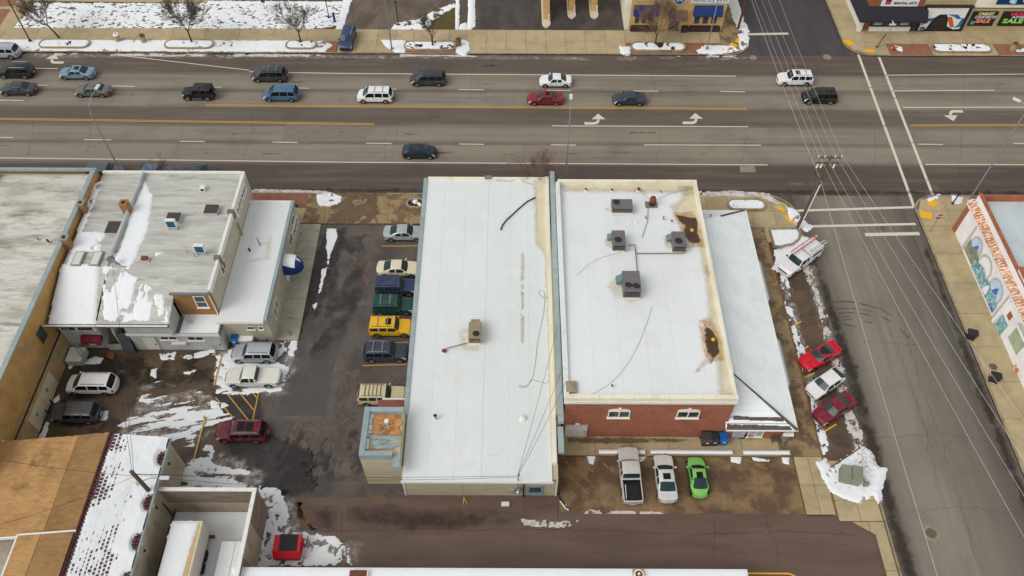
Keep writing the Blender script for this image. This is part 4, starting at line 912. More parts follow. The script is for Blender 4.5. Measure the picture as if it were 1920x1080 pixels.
# ================================================================== C: hip-roofed brick wing
m_steel = mat('snow_dusted_standing_seam', S(240, 245, 244), [(S(222, 231, 231), .5, (1, 1, 1), .42, .66, .7), (S(238, 243, 240), 1.5, (1, 1, 1), .5, .7, .6)], rough=.75, spec=.2)
m_bare = mat('bare_brown_roof_edge', S(96, 84, 74), [(S(66, 57, 50), 3, (1, 1, 1), .42, .66, .7), (S(150, 146, 142), 2, (1, 1, 1), .58, .7, .7)], rough=.7)
CX0, CX1, CY0, CY1, EZ, TZ = 20.62, 27.15, 36.75, 65.35, 2.75, 5.4
Cc = thing('brick_wing', 'low brick wing under a pale standing-seam hip roof', 'building', (24, 51, 0))
MB().box(CX0, CX1 - .45, CY0 + .5, CY1 - .4, 0, EZ - .02).build('wall', m_brick, Cc)
hy0, hy1 = CY0 + 5.4, CY1 - 4.2
b = MB(); b.add([(CX1, CY0, EZ), (CX1, CY1, EZ), (CX0, hy1, TZ), (CX0, hy0, TZ)], [(0, 1, 2, 3)]); b.build('roof_slope', m_steel, Cc)
b = MB(); b.add([(CX0 - .25, CY0, EZ), (CX1, CY0, EZ), (CX0, hy0, TZ), (CX0 - .25, hy0, TZ)], [(0, 1, 2, 3)]); b.build('roof_slope', m_steel, Cc)
b = MB(); b.add([(CX1, CY1, EZ), (CX0, CY1, EZ), (CX0, hy1, TZ)], [(0, 1, 2)]); b.build('roof_slope', m_steel, Cc)
def cslope(x): return EZ + (CX1 - x) / (CX1 - CX0) * (TZ - EZ)
for k in range(13):                                                  # lapped courses parallel to the eave
    f = (k + .8) / 14; x = CX1 - f * (CX1 - CX0)
    MB().tube([(x, CY0 + f * (hy0 - CY0) + .05, cslope(x) + .012), (x, CY1 - f * (CY1 - hy1) - .05, cslope(x) + .012)], .024, 4).build('seam', m_steel, Cc)
z_ = EZ
for k in range(9):                                                   # laid courses on the back slope
    f = (k + 1) / 10; yy = CY0 + f * (hy0 - CY0); zz = EZ + f * (TZ - EZ); xr = CX1 - f * (CX1 - CX0)
    MB().tube([(CX0 - .2, yy, zz + .02), (xr - .1, yy, zz + .02)], .028, 4).build('seam', m_steel if k > 1 else m_bare, Cc)
MB().tube([(CX1, CY0, EZ + .05), (CX0, hy0, TZ + .05)], [.16, .05], 6).build('hip_cap', m_bare, Cc)
MB().tube([(CX1, CY1, EZ + .05), (CX0 + 3, CY1 - 2.3, EZ + 1.45)], [.1, .12], 6).build('hip_cap', m_bare, Cc)
zC = lambda X, Y: EZ + (Y - CY0) / (hy0 - CY0) * (TZ - EZ) + .02
patch('bare_roof_band', [[(20.55, 36.8), (26.6, 36.8), (26.4, 37.05), (20.55, 37.2)], [(21.2, 37.7), (25.9, 37.55), (25.9, 37.75), (23, 37.8), (21.2, 37.95)]], 0, m_bare, thick=.02, rag=.12, soft=.1, cell=.06, zfun=zC, parent=Cc, kind='stuff')
MB().tube([(CX0 - .2, CY0 - .05, EZ), (CX1 + .05, CY0 - .05, EZ)], .08, 6).build('gutter', m_trim, Cc)
MB().tube([(CX1 + .06, CY0 - .05, EZ), (CX1 + .06, CY1, EZ)], .07, 6).build('gutter', m_trim, Cc)
MB().box(CX0 - .2, CX1 + .02, CY0 + .03, CY0 + .48, EZ - .14, EZ - .05).build('soffit', m_trim, Cc)
window_s(Cc, 22.9, 24.4, .55, 1.75, CY0 + .5, 2, arch=True, glass=mat('pale_blind_glass', S(170, 182, 176), [(S(140, 152, 150), 2, (1, 1, 1), .45, .6, .6)], rough=.2))
MB().box(21.4, 22.6, CY0 + .4, CY0 + .498, .5, 2.15).build('notice_board', mat('pale_notice_board', S(170, 180, 182), [(S(136, 146, 150), 3, (1, 1, 1), .45, .6, .6)]), Cc)
MB().tube([(26.2, CY0 + .42, .15), (26.2, CY0 + .42, EZ - .1)], .05).build('downpipe', m_brick, Cc)
vent('roof_vent', 'lone grey pipe vent on the pale hip roof', 1331, 411, 3.9, .7, .09, m_metal, m_metal, flash=m_steel)
# raised planters with snow beside the wing
def planter(name, label, x0, x1, y0, y1, r, h, wall=.12, cat='planter', snowz=None, group=None, m=None, zb=.1, soil=True):
    t = thing(name, label, cat, ((x0 + x1) / 2, (y0 + y1) / 2, zb), group)
    r = min(r, (x1 - x0) / 2 - .01, (y1 - y0) / 2 - .01)
    def rr(i): 
        a, b_, c, d, q = x0 + i, x1 - i, y0 + i, y1 - i, max(r - i, .02)
        return arc(b_ - q, c + q, q, -90, 0, 6) + arc(b_ - q, d - q, q, 0, 90, 6) + arc(a + q, d - q, q, 90, 180, 6) + arc(a + q, c + q, q, 180, 270, 6)
    o, i_ = rr(0), rr(wall); n = len(o); bb = MB()
    vs = [(p[0], p[1], zb - .1) for p in o] + [(p[0], p[1], zb + h) for p in o] + [(p[0], p[1], zb + h) for p in i_] + [(p[0], p[1], zb) for p in i_]
    fs = []
    for k in range(n):
        k2 = (k + 1) % n
        for l in range(3): fs.append((l * n + k, l * n + k2, (l + 1) * n + k2, (l + 1) * n + k))
    bb.add(vs, fs); bb.build('rim', m or m_kerb, t, smooth=30)
    s_ = MB(); s_.add([(p[0], p[1], zb + h - .06) for p in i_], [tuple(range(n))]); s_.build('soil', m_bed, t)
    return t, i_, zb + h - .06
for i, (y0, y1, lab) in enumerate(((53.6, 59.8, 'long snow-filled planter at the eave of the hip roof, street end'), (42.8, 49.0, 'long snow-filled planter at the eave of the hip roof, alley end'))):
    t, poly, zz = planter('planter', lab, 27.0, 28.5, y0, y1, .6, .42, group='planters beside the brick wing', m=m_metal)
    patch('snow_fill', [poly], zz, m_snow, thick=.1, rag=.03, soft=.12, cell=.12, parent=t, kind='stuff')
# ================================================================== E: far left building
E_ = thing('flat_roofed_building', 'building with a streaked grey roof, blue coping and ochre brick side wall', 'building', (-60, 50, 0))
EX1, EZT = -46.8, 8.0
MB().box(-80, EX1, 30.5, 66.4, 0, 7.15).build('wall', m_ochre, E_)
MB().box(EX1 - .35, EX1 - .003, 30.5, 66.4, 7.15, EZT - .1).build('parapet_wall', m_ochre, E_)
segs('coping', m_bluecop, E_, (EX1 - .17, 30.5), (EX1 - .17, 66.2), EZT - .1, EZT + .02, .5, 12)
segs('coping', m_bluecop, E_, (-80, 66.3), (EX1 + .1, 66.3), EZT - .3, EZT + .02, .3, 11)
y = 30.6; random.seed(5); k = 0
while y < 66:
    h = 1.0
    MB().prism([(-80, y), (EX1 - .4, y), (EX1 - .4, min(66.1, y + h)), (-80, min(66.1, y + h))], 7.1, [7.2, 7.2, 7.225, 7.225]).build('roof_sheet', m_eroof, E_)
    y += h + .004
MB().box(EX1 + .003, EX1 + .38, 30.5, 47.6, 0, 3.05).build('lower_wall', m_ewall, E_)
MB().tube([(EX1 + .42, 30.5, 3.1), (EX1 + .42, 47.5, 3.1)], .09).build('pipe_run', m_black, E_)
for y0, y1 in ((37.6, 40.3), (40.35, 43.2)):
    MB().box(EX1 + .385, EX1 + .46, y0, y1, .15, 2.35).build('board', mat('pale_board', S(206, 194, 160), [(S(180, 166, 130), 1.2, (1, 1, 1), .45, .7, .6)], var=.06), E_)
    q = MB().box(EX1 + .463, EX1 + .475, y0 + 1.0, y0 + 1.4, 1.3, 1.75).build('sticker', mat('green_sticker', S(86, 158, 126)), E_)
MB().box(EX1 + .385, EX1 + .4, 45.1, 45.7, 1.5, 1.95).build('sticker', MATS['green_sticker'], E_)
window_e(E_, 45.2, 46.4, 4.2, 5.9, EX1, 1, 1, m_wood)
# sloping white ridge at the frame edge
sn = patch('snow_drift', [[(-62, 60.0), (-58.6, 66.0), (-58.0, 66.0), (-60.4, 59.0)]], 7.22, m_snow, thick=.2, rag=.3, kind='stuff', label='narrow snow drift across the streaked grey roof')
MB().prism([(-58.9, 59.5), (-58.7, 59.5), (-57.6, 66.1), (-57.8, 66.1)], 7.2, 7.75).build('roof_divider', m_bluecop, E_)
for (u, v, lab, h) in ((158, 395, 'grey-capped square chimney on the blue coping, street end', 1.1), (132, 466, 'grey-capped square chimney on the blue coping, near the skylights', 1.4)):
    yy, zz = GXP(u, v, EX1 + .25); t = thing('chimney', lab, 'chimney', (EX1 + .3, yy, 7))
    MB().box(EX1 + .01, EX1 + .62, yy - .35, yy + .35, 6.6, 7.9 + h * .35).build('stack', m_brown, t)
    MB().box(EX1 - .08, EX1 + .7, yy - .42, yy + .42, 7.9 + h * .35, 8.05 + h * .35).build('cap', m_metal, t)
    MB().box(EX1 + .15, EX1 + .47, yy - .18, yy + .18, 8.05 + h * .35, 8.1 + h * .35).build('flue', m_dark, t)
for u, v, h, lab in ((72, 450, .35, 'thin white vent pipe on the streaked roof'), (92, 455, .5, 'short rusty vent stub on the streaked roof')):
    vent('roof_vent', lab, u, v, 7.22, h, .12, m_rust if h > .4 else m_metal, None, flash=m_groof)
# leaning window frame by the boards
t = thing('window_frame', 'black window frame leaning against the tan wall beside the grey van', 'frame', G(92, 765))
p = G(95, 766); 
for a, b_ in (((0, -.5, .1), (0, .7, .1)), ((0, .7, .1), (-.5, .6, 1.7)), ((-.5, .6, 1.7), (-.5, -.6, 1.7)), ((-.5, -.6, 1.7), (0, -.5, .1))):
    MB().tube([Vector((p.x, p.y, 0)) + Vector(a), Vector((p.x, p.y, 0)) + Vector(b_)], .08, 5).build('rail', m_black, t)

# ================================================================== D: shop block with grey roof and balconies
D = thing('shop_building', 'two-bay shop block with weathered grey roof and wooden rear balconies', 'building', (-38, 57, 0))
DX0, DXM, DX1, DY1 = -46.35, -41.6, -30.3, 66.7
MB().prism([(DX0, 53.0), (DX1, 53.0), (DX1, DY1), (DX0, DY1)], 0, 6.9).build('wall', m_tanwall, D)
MB().prism([(-34.3, 49.75), (DX1, 49.75), (DX1, 52.99), (-34.3, 52.99)], 0, 6.9).build('wall', m_tanwall, D)
MB().prism([(DX0, 49.75), (-34.31, 49.75), (-34.31, 52.99), (DX0, 52.99)], 0, [6.0, 6.0, 6.8, 6.8]).build('wall', m_tanwall, D)
def dz(y): return 7.08 if y > 53 else 7.08 - (53 - y) / 6.2 * 1.55
y = 46.8; k = 0
while y < 66.3:
    y2 = min(66.35, y + .98)
    x1 = -34.3 if y < 52.9 else DX1 - .3
    if y < 49.6 < y2: y2 = 49.6
    elif y < 53 < y2: y2 = 53.0
    if 49.55 < y < 52.9:
        MB().prism([(-34.28, y), (DX1 - .3, y), (DX1 - .3, y2), (-34.28, y2)], 6.9, [7.07, 7.07, 7.095, 7.095]).build('roof_sheet', m_groof, D)
    b = MB().prism([(DXM + .12, y), (x1, y), (x1, y2), (DXM + .12, y2)], [dz(y) - .14, dz(y) - .14, dz(y2) - .14, dz(y2) - .14], [dz(y) - .01, dz(y) - .01, dz(y2) + .012, dz(y2) + .012]); b.build('roof_sheet', m_groof, D)
    b = MB().prism([(DX0, y), (DXM - .12, y), (DXM - .12, y2), (DX0, y2)], [dz(y) - .2, dz(y) - .2, dz(y2) - .2, dz(y2) - .2], [dz(y) - .07, dz(y) - .07, dz(y2) - .05, dz(y2) - .05]); b.build('roof_sheet', m_groof, D)
    y = y2 + .003
MB().box(DXM - .12, DXM + .12, 54.6, 66.3, 6.5, 7.62).build('divider', m_greyw, D)
segs('parapet', m_trim, D, (DX1 - .14, 49.8), (DX1 - .14, DY1), 6.7, 7.34, .3, 3)
segs('coping', m_trim, D, (DX0 + .02, DY1 - .14), (DX1 - .32, DY1 - .14), 6.7, 7.36, .3, 3)
for yy in (53.9, 60.4):
    MB().box(DX1 - .5, DX1 + .12, yy - .22, yy + .22, 6.5, 7.6).build('scupper', m_concd, D)
window_e(D, 53.2, 54.6, 5.2, 6.4, DX1, 1, 2)
MB().tube([(DX1 + .2, 60.2, 3.9), (DX1 + .2, 60.2, 5.8)], .09).build('vent_pipe', m_unitt, D)
# signboard on the beige side wall
sg = thing('wall_sign', 'white banner with red and blue lettering high on the beige side wall', 'sign', (DX1, 63.3, 5.6))
MB().box(DX1 + .01, DX1 + .06, 61.0, 65.6, 5.5, 6.75).build('panel', m_trim, sg)
m_red, m_navy = mat('red_print', S(196, 62, 66), rough=.6), mat('navy_print', S(40, 52, 116), rough=.6)
letter('Buffy', .72, (DX1 + .075, 62.1, 6.3), (0, 1, 0), (0, 0, 1), m_red, sg, shear=.2, w=1.7)
letter('Tanners', .62, (DX1 + .075, 64.4, 6.3), (0, 1, 0), (0, 0, 1), m_navy, sg, shear=.2, w=1.9)
MB().box(DX1 + .07, DX1 + .075, 63.05, 63.35, 6.05, 6.55).build('emblem', mat('teal_print', S(60, 112, 116)), sg)
for yy, ww, mm in ((62.0, 1.2, m_navy), (63.5, .9, m_navy), (64.7, .9, m_red)):
    MB().box(DX1 + .07, DX1 + .075, yy - ww / 2, yy + ww / 2, 5.68, 5.78).build('small_print', mm, sg)
# rear: deck block, balcony, stair recess, back rooms
MB().box(-39.5, -30.05, 47.4, 49.72, 0, 2.85).build('back_room', m_greyw, D)
MB().box(-39.6, -29.95, 47.2, 49.72, 2.86, 3.25).build('deck_fascia', m_dgrey, D)
MB().box(-39.55, -29.98, 47.12, 47.19, 2.9, 3.32).build('deck_edge', m_trim, D)
MB().box(-34.0, -30.1, 47.3, 49.7, 3.26, 3.34).build('deck_snow', m_snow, D)
MB().box(-34.3, -30.4, 49.6, 49.745, 3.3, 6.95).build('brown_wall', m_brown, D)
window_s(D, -32.3, -31.1, 4.6, 6.5, 49.6, 1, m_wfram, fr=.1); 
o_ = MB().box(-32.2, -31.2, 49.55, 49.585, 5.5, 5.58); o_.build('meeting_rail', m_wfram, D)
MB().tube([(-30.5, 49.45, 6.9), (-30.45, 49.4, 3.4)], .06).build('downpipe', m_trim, D)
MB().box(-34.4, -30.35, 49.3, 49.595, 6.98, 7.1).build('eave_board', m_dgrey, D)
MB().prism([(-34.62, 46.9), (-34.45, 46.9), (-34.45, 49.6), (-34.62, 49.6)], 3.3, [5.35, 5.35, 6.1, 6.1]).build('balcony_side', m_greyw, D)
MB().box(-39.4, -34.65, 47.25, 47.4, 3.33, 4.45).build('balcony_panel', m_greyw, D)
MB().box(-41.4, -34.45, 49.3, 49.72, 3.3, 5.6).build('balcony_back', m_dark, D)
for x in (-39.3, -37.0, -34.9): MB().box(x - .06, x + .06, 47.28, 47.4, 4.46, 5.35).build('post', m_trim, D)
MB().prism([(-46.7, 46.62), (-41.5, 46.62), (-41.5, 46.8), (-46.7, 46.8)], 5.1, 5.5).build('eave_board', m_dgrey, D)
MB().prism([(-41.45, 46.6), (-34.3, 46.6), (-34.3, 46.79), (-41.45, 46.79)], 5.15, 5.55).build('eave_board', m_dgrey, D)
MB().tube([(-46.7, 46.52, 5.55), (-41.5, 46.52, 5.55)], .09).build('gutter', m_trim, D); MB().tube([(-41.4, 46.5, 5.6), (-34.3, 46.5, 5.6)], .09).build('gutter', m_trim, D)
MB().box(-46.4, -42.4, 47.6, 49.72, 0, 5.05).build('back_room', m_greyw, D)
MB().box(-46.2, -42.5, 47.45, 47.595, 3.35, 4.95).build('glazing_frame', m_trim, D)
for x0, x1 in ((-46.0, -44.6), (-44.3, -42.8)): MB().box(x0, x1, 47.4, 47.445, 3.5, 4.8).build('pane', m_glass, D)
MB().box(-42.38, -39.52, 48.9, 49.74, 0, 5.0).build('recess_wall', mat('recess_grey_board', S(132, 126, 128), [(S(104, 98, 100), .8, (1, 1, .4), .4, .7, .6)]), D)
for k in range(9):
    MB().box(-42.3, -41.0, 47.6 + k * .18, 47.78 + k * .18, .1 + k * .3, .2 + k * .3).build('stair_tread', m_concd, D)
MB().box(-41.0, -40.9, 47.4, 49.0, 0, 3.4).build('stair_wall', m_greyw, D)
for k in range(6): MB().box(-40.88, -40.82, 47.4 + k * .28, 47.46 + k * .28, 2.6, 3.9).build('baluster', m_trim, D)
MB().box(-40.9, -40.8, 47.35, 49.0, 3.9, 4.0).build('handrail', m_trim, D)
MB().box(-42.4, -40.9, 47.35, 47.45, 0, .9).build('stair_panel', m_greyw, D)
b = MB(); b.add([(-40.75, 46.9, .15), (-39.55, 46.9, .15), (-39.55, 47.5, 2.9), (-40.75, 47.5, 2.9)], [(0, 1, 2, 3)]); b.build('tarp_screen', mat('dark_sheet', S(82, 82, 86), [(S(60, 60, 64), 2, (1, 1, 1), .4, .7, .7)]), D)
window_s(D, -36.4, -34.6, 1.9, 2.55, 47.4, 2, m_trim, fr=.08); window_s(D, -33.6, -31.9, 1.8, 2.55, 47.4, 2, m_trim, fr=.08)
door_s(D, -38.4, -37.0, 2.3, 47.4, mat('cream_door', S(214, 212, 196)))
MB().box(-35.4, -33.9, 47.1, 47.39, 1.3, 1.55).build('wall_shelf', m_trim, D)
door_s(D, -31.2, -30.3, 2.2, 47.4, m_greyw); door_s(D, -43.9, -43.0, 2.2, 47.6, m_greyw)
aw = thing('awning', 'small dark red barrel awning with white lettering over the back door', 'awning', (-43.9, 47.3, 2.2))
b = MB(); n = 8; x0, x1 = -44.5, -42.42
prof = [(47.58 - .75 * math.sin(math.pi / 2 * i / n), 2.0 + .5 * math.cos(math.pi / 2 * i / n)) for i in range(n + 1)] 
vs = [(x0, p[0], p[1]) for p in prof] + [(x1, p[0], p[1]) for p in prof] + [(x0, 47.58, 2.0), (x1, 47.58, 2.0)]
b.add(vs, [(i, i + 1, n + 2 + i, n + 1 + i) for i in range(n)] + [tuple(list(range(n + 1))[::-1]) + (2 * n + 2,), tuple(range(n + 1, 2 * n + 2)) + (2 * n + 3,)])
m_awred = mat('dark_red_awning', S(128, 34, 52), [(S(102, 24, 40), 2, (1, 1, 1), .4, .7, .6)], rough=.7)
b.build('canopy', m_awred, aw, smooth=40); MB().box(x0, x1, 46.78, 46.83, 1.72, 2.01).build('valance', m_awred, aw)
letter('Bells', .36, (-43.3, 46.765, 1.88), (1, 0, 0), (0, 0, 1), m_trim, aw)
# roof things on D
def cooler(u, v, lab):
    p = G(u, v, 7.1); t = thing('swamp_cooler', lab, 'air cooler', (p.x, p.y, 7.1), 'evaporative coolers on the grey roof')
    z = 7.65
    MB().box(p.x - .5, p.x + .5, p.y - .1, p.y + .28, z - .1, z + .95).build('cabinet', m_trim, t)
    MB().box(p.x - .42, p.x + .42, p.y - .12, p.y - .102, z - .02, z + .86).build('pad', mat('teal_cooler_pad', S(32, 104, 124), [(S(22, 78, 98), 8, (1, 1, 1), .4, .7, .6)]), t)
    for k in range(4): MB().box(p.x - .45, p.x + .45, p.y - .135, p.y - .122, z + .1 + k * .2, z + .125 + k * .2).build('slat', m_black, t)
    for x, y in ((-.45, 0), (.45, 0), (-.45, .2), (.45, .2)): MB().tube([(p.x + x, p.y + y, 7.0), (p.x + x, p.y + y, z)], .035, 5).build('leg', m_metal, t)
cooler(326, 431, 'teal-padded evaporative cooler in front of a dark roof hatch'); cooler(379, 478, 'teal-padded evaporative cooler beside the scuppered parapet')
def hatch(u, v, lab, sx=1.3, sy=1.1, m=None, rise=.45):
    p = G(u, v, 7.2); t = thing('roof_hatch', lab, 'roof hatch', (p.x, p.y, 7.08), 'dark roof hatches on the grey roof')
    MB().box(p.x - sx / 2, p.x + sx / 2, p.y - sy / 2, p.y + sy / 2, 6.98, 7.08 + rise).build('curb', m_greyw, t)
    MB().box(p.x - sx / 2 - .06, p.x + sx / 2 + .06, p.y - sy / 2 - .06, p.y + sy / 2 + .06, 7.083 + rise, 7.16 + rise).build('lid', m or mat('dark_brown_hatch', S(78, 68, 64), [(S(60, 52, 50), 2, (1, 1, 1), .4, .7, .6)]), t)
hatch(398, 396, 'dark square roof hatch standing alone near the street end'); hatch(327, 411, 'dark square roof hatch just behind a teal cooler'); hatch(215, 430, 'dark roof hatch against the bay divider', 1.3, 1.5)
for u, lab in ((148, 'pale rectangular skylight beside the ochre wall'), (182, 'pale rectangular skylight beside the bay divider')):
    p = G(u, 487, 7.0); t = thing('skylight', lab, 'skylight', (p.x, p.y, 7.0), 'pair of skylights')
    MB().box(p.x - .5, p.x + .5, p.y - .95, p.y + .95, 6.85, 7.22).build('frame', m_unitt, t)
    MB().box(p.x - .38, p.x + .38, p.y - .82, p.y + .82, 7.223, 7.28).build('pane', mat('frosted_skylight', S(206, 212, 206), rough=.3), t)
p = G(240, 396, 7.1); t = thing('chimney', 'ochre brick chimney standing on the bay divider', 'chimney', (p.x, p.y, 7.1))
MB().box(p.x - .38, p.x + .38, p.y - .4, p.y + .4, 6.6, 8.35).build('stack', m_brown, t)
MB().box(p.x - .43, p.x + .43, p.y - .45, p.y + .45, 8.353, 8.5).build('cap', m_brown, t); MB().box(p.x - .2, p.x + .2, p.y - .2, p.y + .2, 8.5, 8.52).build('flue', m_dark, t)
p = G(273, 488, 7.1); t = thing('roof_vent', 'low red-brown vent box on the grey roof', 'roof vent', (p.x, p.y, 7.08))
MB().box(p.x - .55, p.x + .45, p.y - .3, p.y + .3, 6.98, 7.32).build('base', m_groof, t); MB().box(p.x - .3, p.x + .3, p.y - .2, p.y + .2, 7.32, 7.6).build('throat', m_rust, t)
p = G(382, 356, 7.1); t = thing('roof_vent', 'small white vent box with dark mouth near the sign wall', 'roof vent', (p.x, p.y, 7.08))
MB().box(p.x - .28, p.x + .22, p.y - .3, p.y + .3, 6.98, 7.6).build('box', m_trim, t); MB().box(p.x - .2, p.x + .14, p.y - .315, p.y - .302, 7.2, 7.52).build('mouth', m_dark, t)
for u, v, h in ((366, 482, .5), (372, 478, .4), (351, 473, .35)):
    vent('roof_vent', ('short metal pipe nearest the teal cooler by the parapet', 'thin metal pipe just behind the teal cooler by the parapet', 'lowest metal pipe between the red-brown vent and the cooler')[int(h * 10) % 3], u, v, 7.08, h, .05, m_metal, None, group='short pipes between the coolers', flash=m_groof)
p = G(218, 496, 7.0); t = thing('tv_antenna', 'dark tilted dish antenna on the bay divider', 'antenna', (p.x, p.y, 7.0))
MB().tube([(p.x, p.y, 6.9), (p.x, p.y, 8.2)], .04).build('mast', m_black, t)
b = MB(); n = 14; cc = Vector((p.x - .1, p.y, 8.0)); 
b.add([cc] + [cc + Vector((.45 * math.cos(2 * math.pi * i / n), .3 * math.sin(2 * math.pi * i / n) - .15, .45 * math.sin(2 * math.pi * i / n) * .6)) for i in range(n)], [(0, i + 1, (i + 1) % n + 1) for i in range(n)]); b.build('dish', m_unit, t)
MB().tube([(p.x, p.y, 7.9), (p.x + .8, p.y - .5, 7.4), (p.x + 1.3, p.y - .4, 7.1)], .035).build('brace', m_black, t)
zD = lambda X, Y: np.where(Y > 53, 7.08, 7.08 - (53 - Y) / 6.2 * 1.55) + .01
patch('roof_snow', [PX((271, 338), (275, 345), (285, 370), (283, 395), (275, 430), (256, 478), (240, 505), (215, 488), (228, 455), (245, 400), z=7.1), PX((365, 508), (375, 502), (366, 522), (350, 530), z=7.1), PX((290, 472), (306, 474), (292, 480), z=7.1)], 0, m_snow, thick=.07, rag=.35, soft=.25, zfun=zD, cell=.1, kind='stuff', label='snow drifted against the bay divider of the grey roof')
patch('roof_snow', [PX((200, 508), (226, 506), (250, 520), (275, 535), (302, 552), (310, 592), (186, 592), (190, 550), z=6.5)], 0, m_snow, thick=.05, rag=.5, soft=.3, zfun=zD, holes=.45, hscale=.9, rot=1.57, str_=3.0, cell=.09, kind='stuff', label='streaky half-melted snow on the sloping back of the grey roof')
patch('roof_snow', [PX((122, 503), (190, 503), (170, 598), (84, 598), z=6.4)], 0, m_snow, thick=.09, rag=.12, soft=.25, zfun=lambda X, Y: zD(X, Y) - .04, cell=.12, kind='stuff', label='smooth snow slab on the narrow bay behind the skylights')
patch('roof_snow', [PX((178, 345), (192, 340), (168, 400), (150, 440), (138, 490), (126, 500), (140, 455), z=7.0), PX((150, 435), (195, 437), (186, 470), (135, 472), z=7.0)], 0, m_snow, thick=.05, rag=.3, soft=.3, zfun=lambda X, Y: zD(X, Y) - .05, holes=.4, cell=.1, kind='stuff', label='thin snow along the ochre parapet wall')
# ---- D2: low wing with white roof
W2 = thing('low_wing', 'low beige wing with a white roof and blue barrel awning', 'building', (-27.7, 57, 0))
MB().box(DX1 + .003, -25.2, 48.5, 65.2, 0, 3.75).build('wall', m_tanwall, W2)
MB().box(DX1 + .05, -25.5, 48.35, 65.0, 3.7, 3.88).build('roof_membrane', m_memb2, W2)
segs('coping', m_bluecop, W2, (-25.32, 48.35), (-25.32, 65.3), 3.6, 4.12, .34, 4)
MB().box(DX1 + .02, -25.5, 64.99, 65.3, 3.6, 4.08).build('coping', m_trim, W2)
MB().box(DX1 + .02, -25.5, 48.2, 48.34, 3.6, 3.92).build('drip_edge', m_trim, W2)
for y0, y1, z0, z1 in ((62.6, 63.9, 2.5, 3.4), (60.3, 61.6, 1.6, 2.9), (50.4, 52.4, 1.2, 2.7)):
    window_e(W2, y0, y1, z0, z1, -25.2, 1, 2, glass=m_glass if y0 > 55 else mat('green_glass', S(120, 150, 96), [(S(180, 190, 170), 1, (1, 1, 1), .4, .6, .7)], rough=.2))
window_s(W2, -27.6, -26.75, 2.25, 2.8, 48.5, 1, m_trim, fr=.07); window_s(W2, -26.35, -25.85, 2.25, 2.8, 48.5, 1, m_trim, fr=.07)
sg = thing('wall_sign', 'white sign with dark blue lettering on the low beige wing', 'sign', (-25.2, 62.5, 2))
MB().box(-25.18, -25.12, 61.7, 64.8, 1.25, 2.45).build('panel', m_trim, sg)
letter('Daycare', .75, (-25.1, 63.25, 1.85), (0, 1, 0), (0, 0, 1), m_navy, sg, w=2.6)
aw = thing('awning', 'rounded navy blue awning with a white splash over the side door', 'awning', (-24.4, 57.4, 2.4))
m_awblue = mat('navy_awning', S(22, 52, 118), [(S(14, 36, 88), 2, (1, 1, 1), .4, .7, .6)], rough=.6)
b = MB(); nn, mm = 16, 10; hw, ln, hh = 1.15, 2.0, 1.2
rows = []
for j in range(mm + 1):
    s = j / mm; xo = ln * math.sin(s * math.pi / 2); sc_ = math.cos(s * math.pi / 2) if j < mm else .0
    sc_ = max(sc_, .0); kk = max(.0, 1 - s ** 2.2)
    ph = s * math.pi / 2; sx = math.sin(ph)                      # straight at the wall, rounded at the tip
    wv = 1.0 if sx < .3 else math.sqrt(max(0, 1 - ((sx - .3) / .7) ** 2)); hv = math.sqrt(max(0, 1 - sx ** 2.4))
    rows.append([(-25.18 + ln * sx, 57.3 - hw * wv * math.cos(math.pi * i / nn), 2.1 + hh * math.sin(math.pi * i / nn) ** .8 * hv) for i in range(nn + 1)])
vs = [p for r in rows for p in r]; k = nn + 1
b.add(vs, [(j * k + i, j * k + i + 1, (j + 1) * k + i + 1, (j + 1) * k + i) for j in range(mm) for i in range(nn)]); b.build('canopy', m_awblue, aw, smooth=60)
vs = []; fs = []
for j in range(mm + 1): vs += [rows[j][0], (rows[j][0][0], rows[j][0][1], 1.75)]
fr0 = [(2 * j, 2 * j + 2, 2 * j + 3, 2 * j + 1) for j in range(mm)]
MB().add(vs, fr0).build('valance', m_awblue, aw)
b = MB(); 
def awp(s, i, off=.03):
    j0 = min(mm - 1, int(s * mm)); f = s * mm - j0; i0 = min(nn - 1, int(i)); g = i - i0
    a = Vector(rows[j0][i0]).lerp(Vector(rows[j0][i0 + 1]), g); c = Vector(rows[j0 + 1][i0]).lerp(Vector(rows[j0 + 1][i0 + 1]), g)
    p = a.lerp(c, f); return p + (p - Vector((-24.6, 57.3, 1.4))).normalized() * off
for k_ in range(7):                                              # the white splash
    a = math.pi * (k_ / 6) - .2; s0, i0 = .52, 8.4
    ds, di = math.cos(a), math.sin(a)
    p = [awp(s0 - .02 * di, i0 + .5 * ds), awp(s0 + .02 * di, i0 - .5 * ds), awp(min(.95, max(.02, s0 + .24 * ds)), min(13, i0 + 2.7 * di), .05)]
    b.add(p, [(0, 1, 2)])
b.build('splash_emblem', m_trim, aw)
b = MB(); g = [[awp(.02 + .42 * j / 5, 4.0 + 8.4 * i / 8 - (1.4 * (j / 5) if i == 0 else 0), .06) for i in range(9)] for j in range(6)]
b.add([p for r in g for p in r], [(j * 9 + i, j * 9 + i + 1, (j + 1) * 9 + i + 1, (j + 1) * 9 + i) for j in range(5) for i in range(8)]); b.build('snow_cap', m_snow, aw, smooth=60)
MB().box(-25.19, -25.1, 56.4, 57.6, .1, 2.2).build('door', m_trim, W2)
b = MB(); x = -29.8
b = MB().prism([(-29.0, 65.31), (-25.2, 65.31), (-25.0, 65.9), (-29.0, 65.9)], [2.9, 2.9, 2.5, 2.5], [3.6, 3.6, 2.6, 2.6]); b.build('front_awning', m_awblue, W2)
zW = 3.885
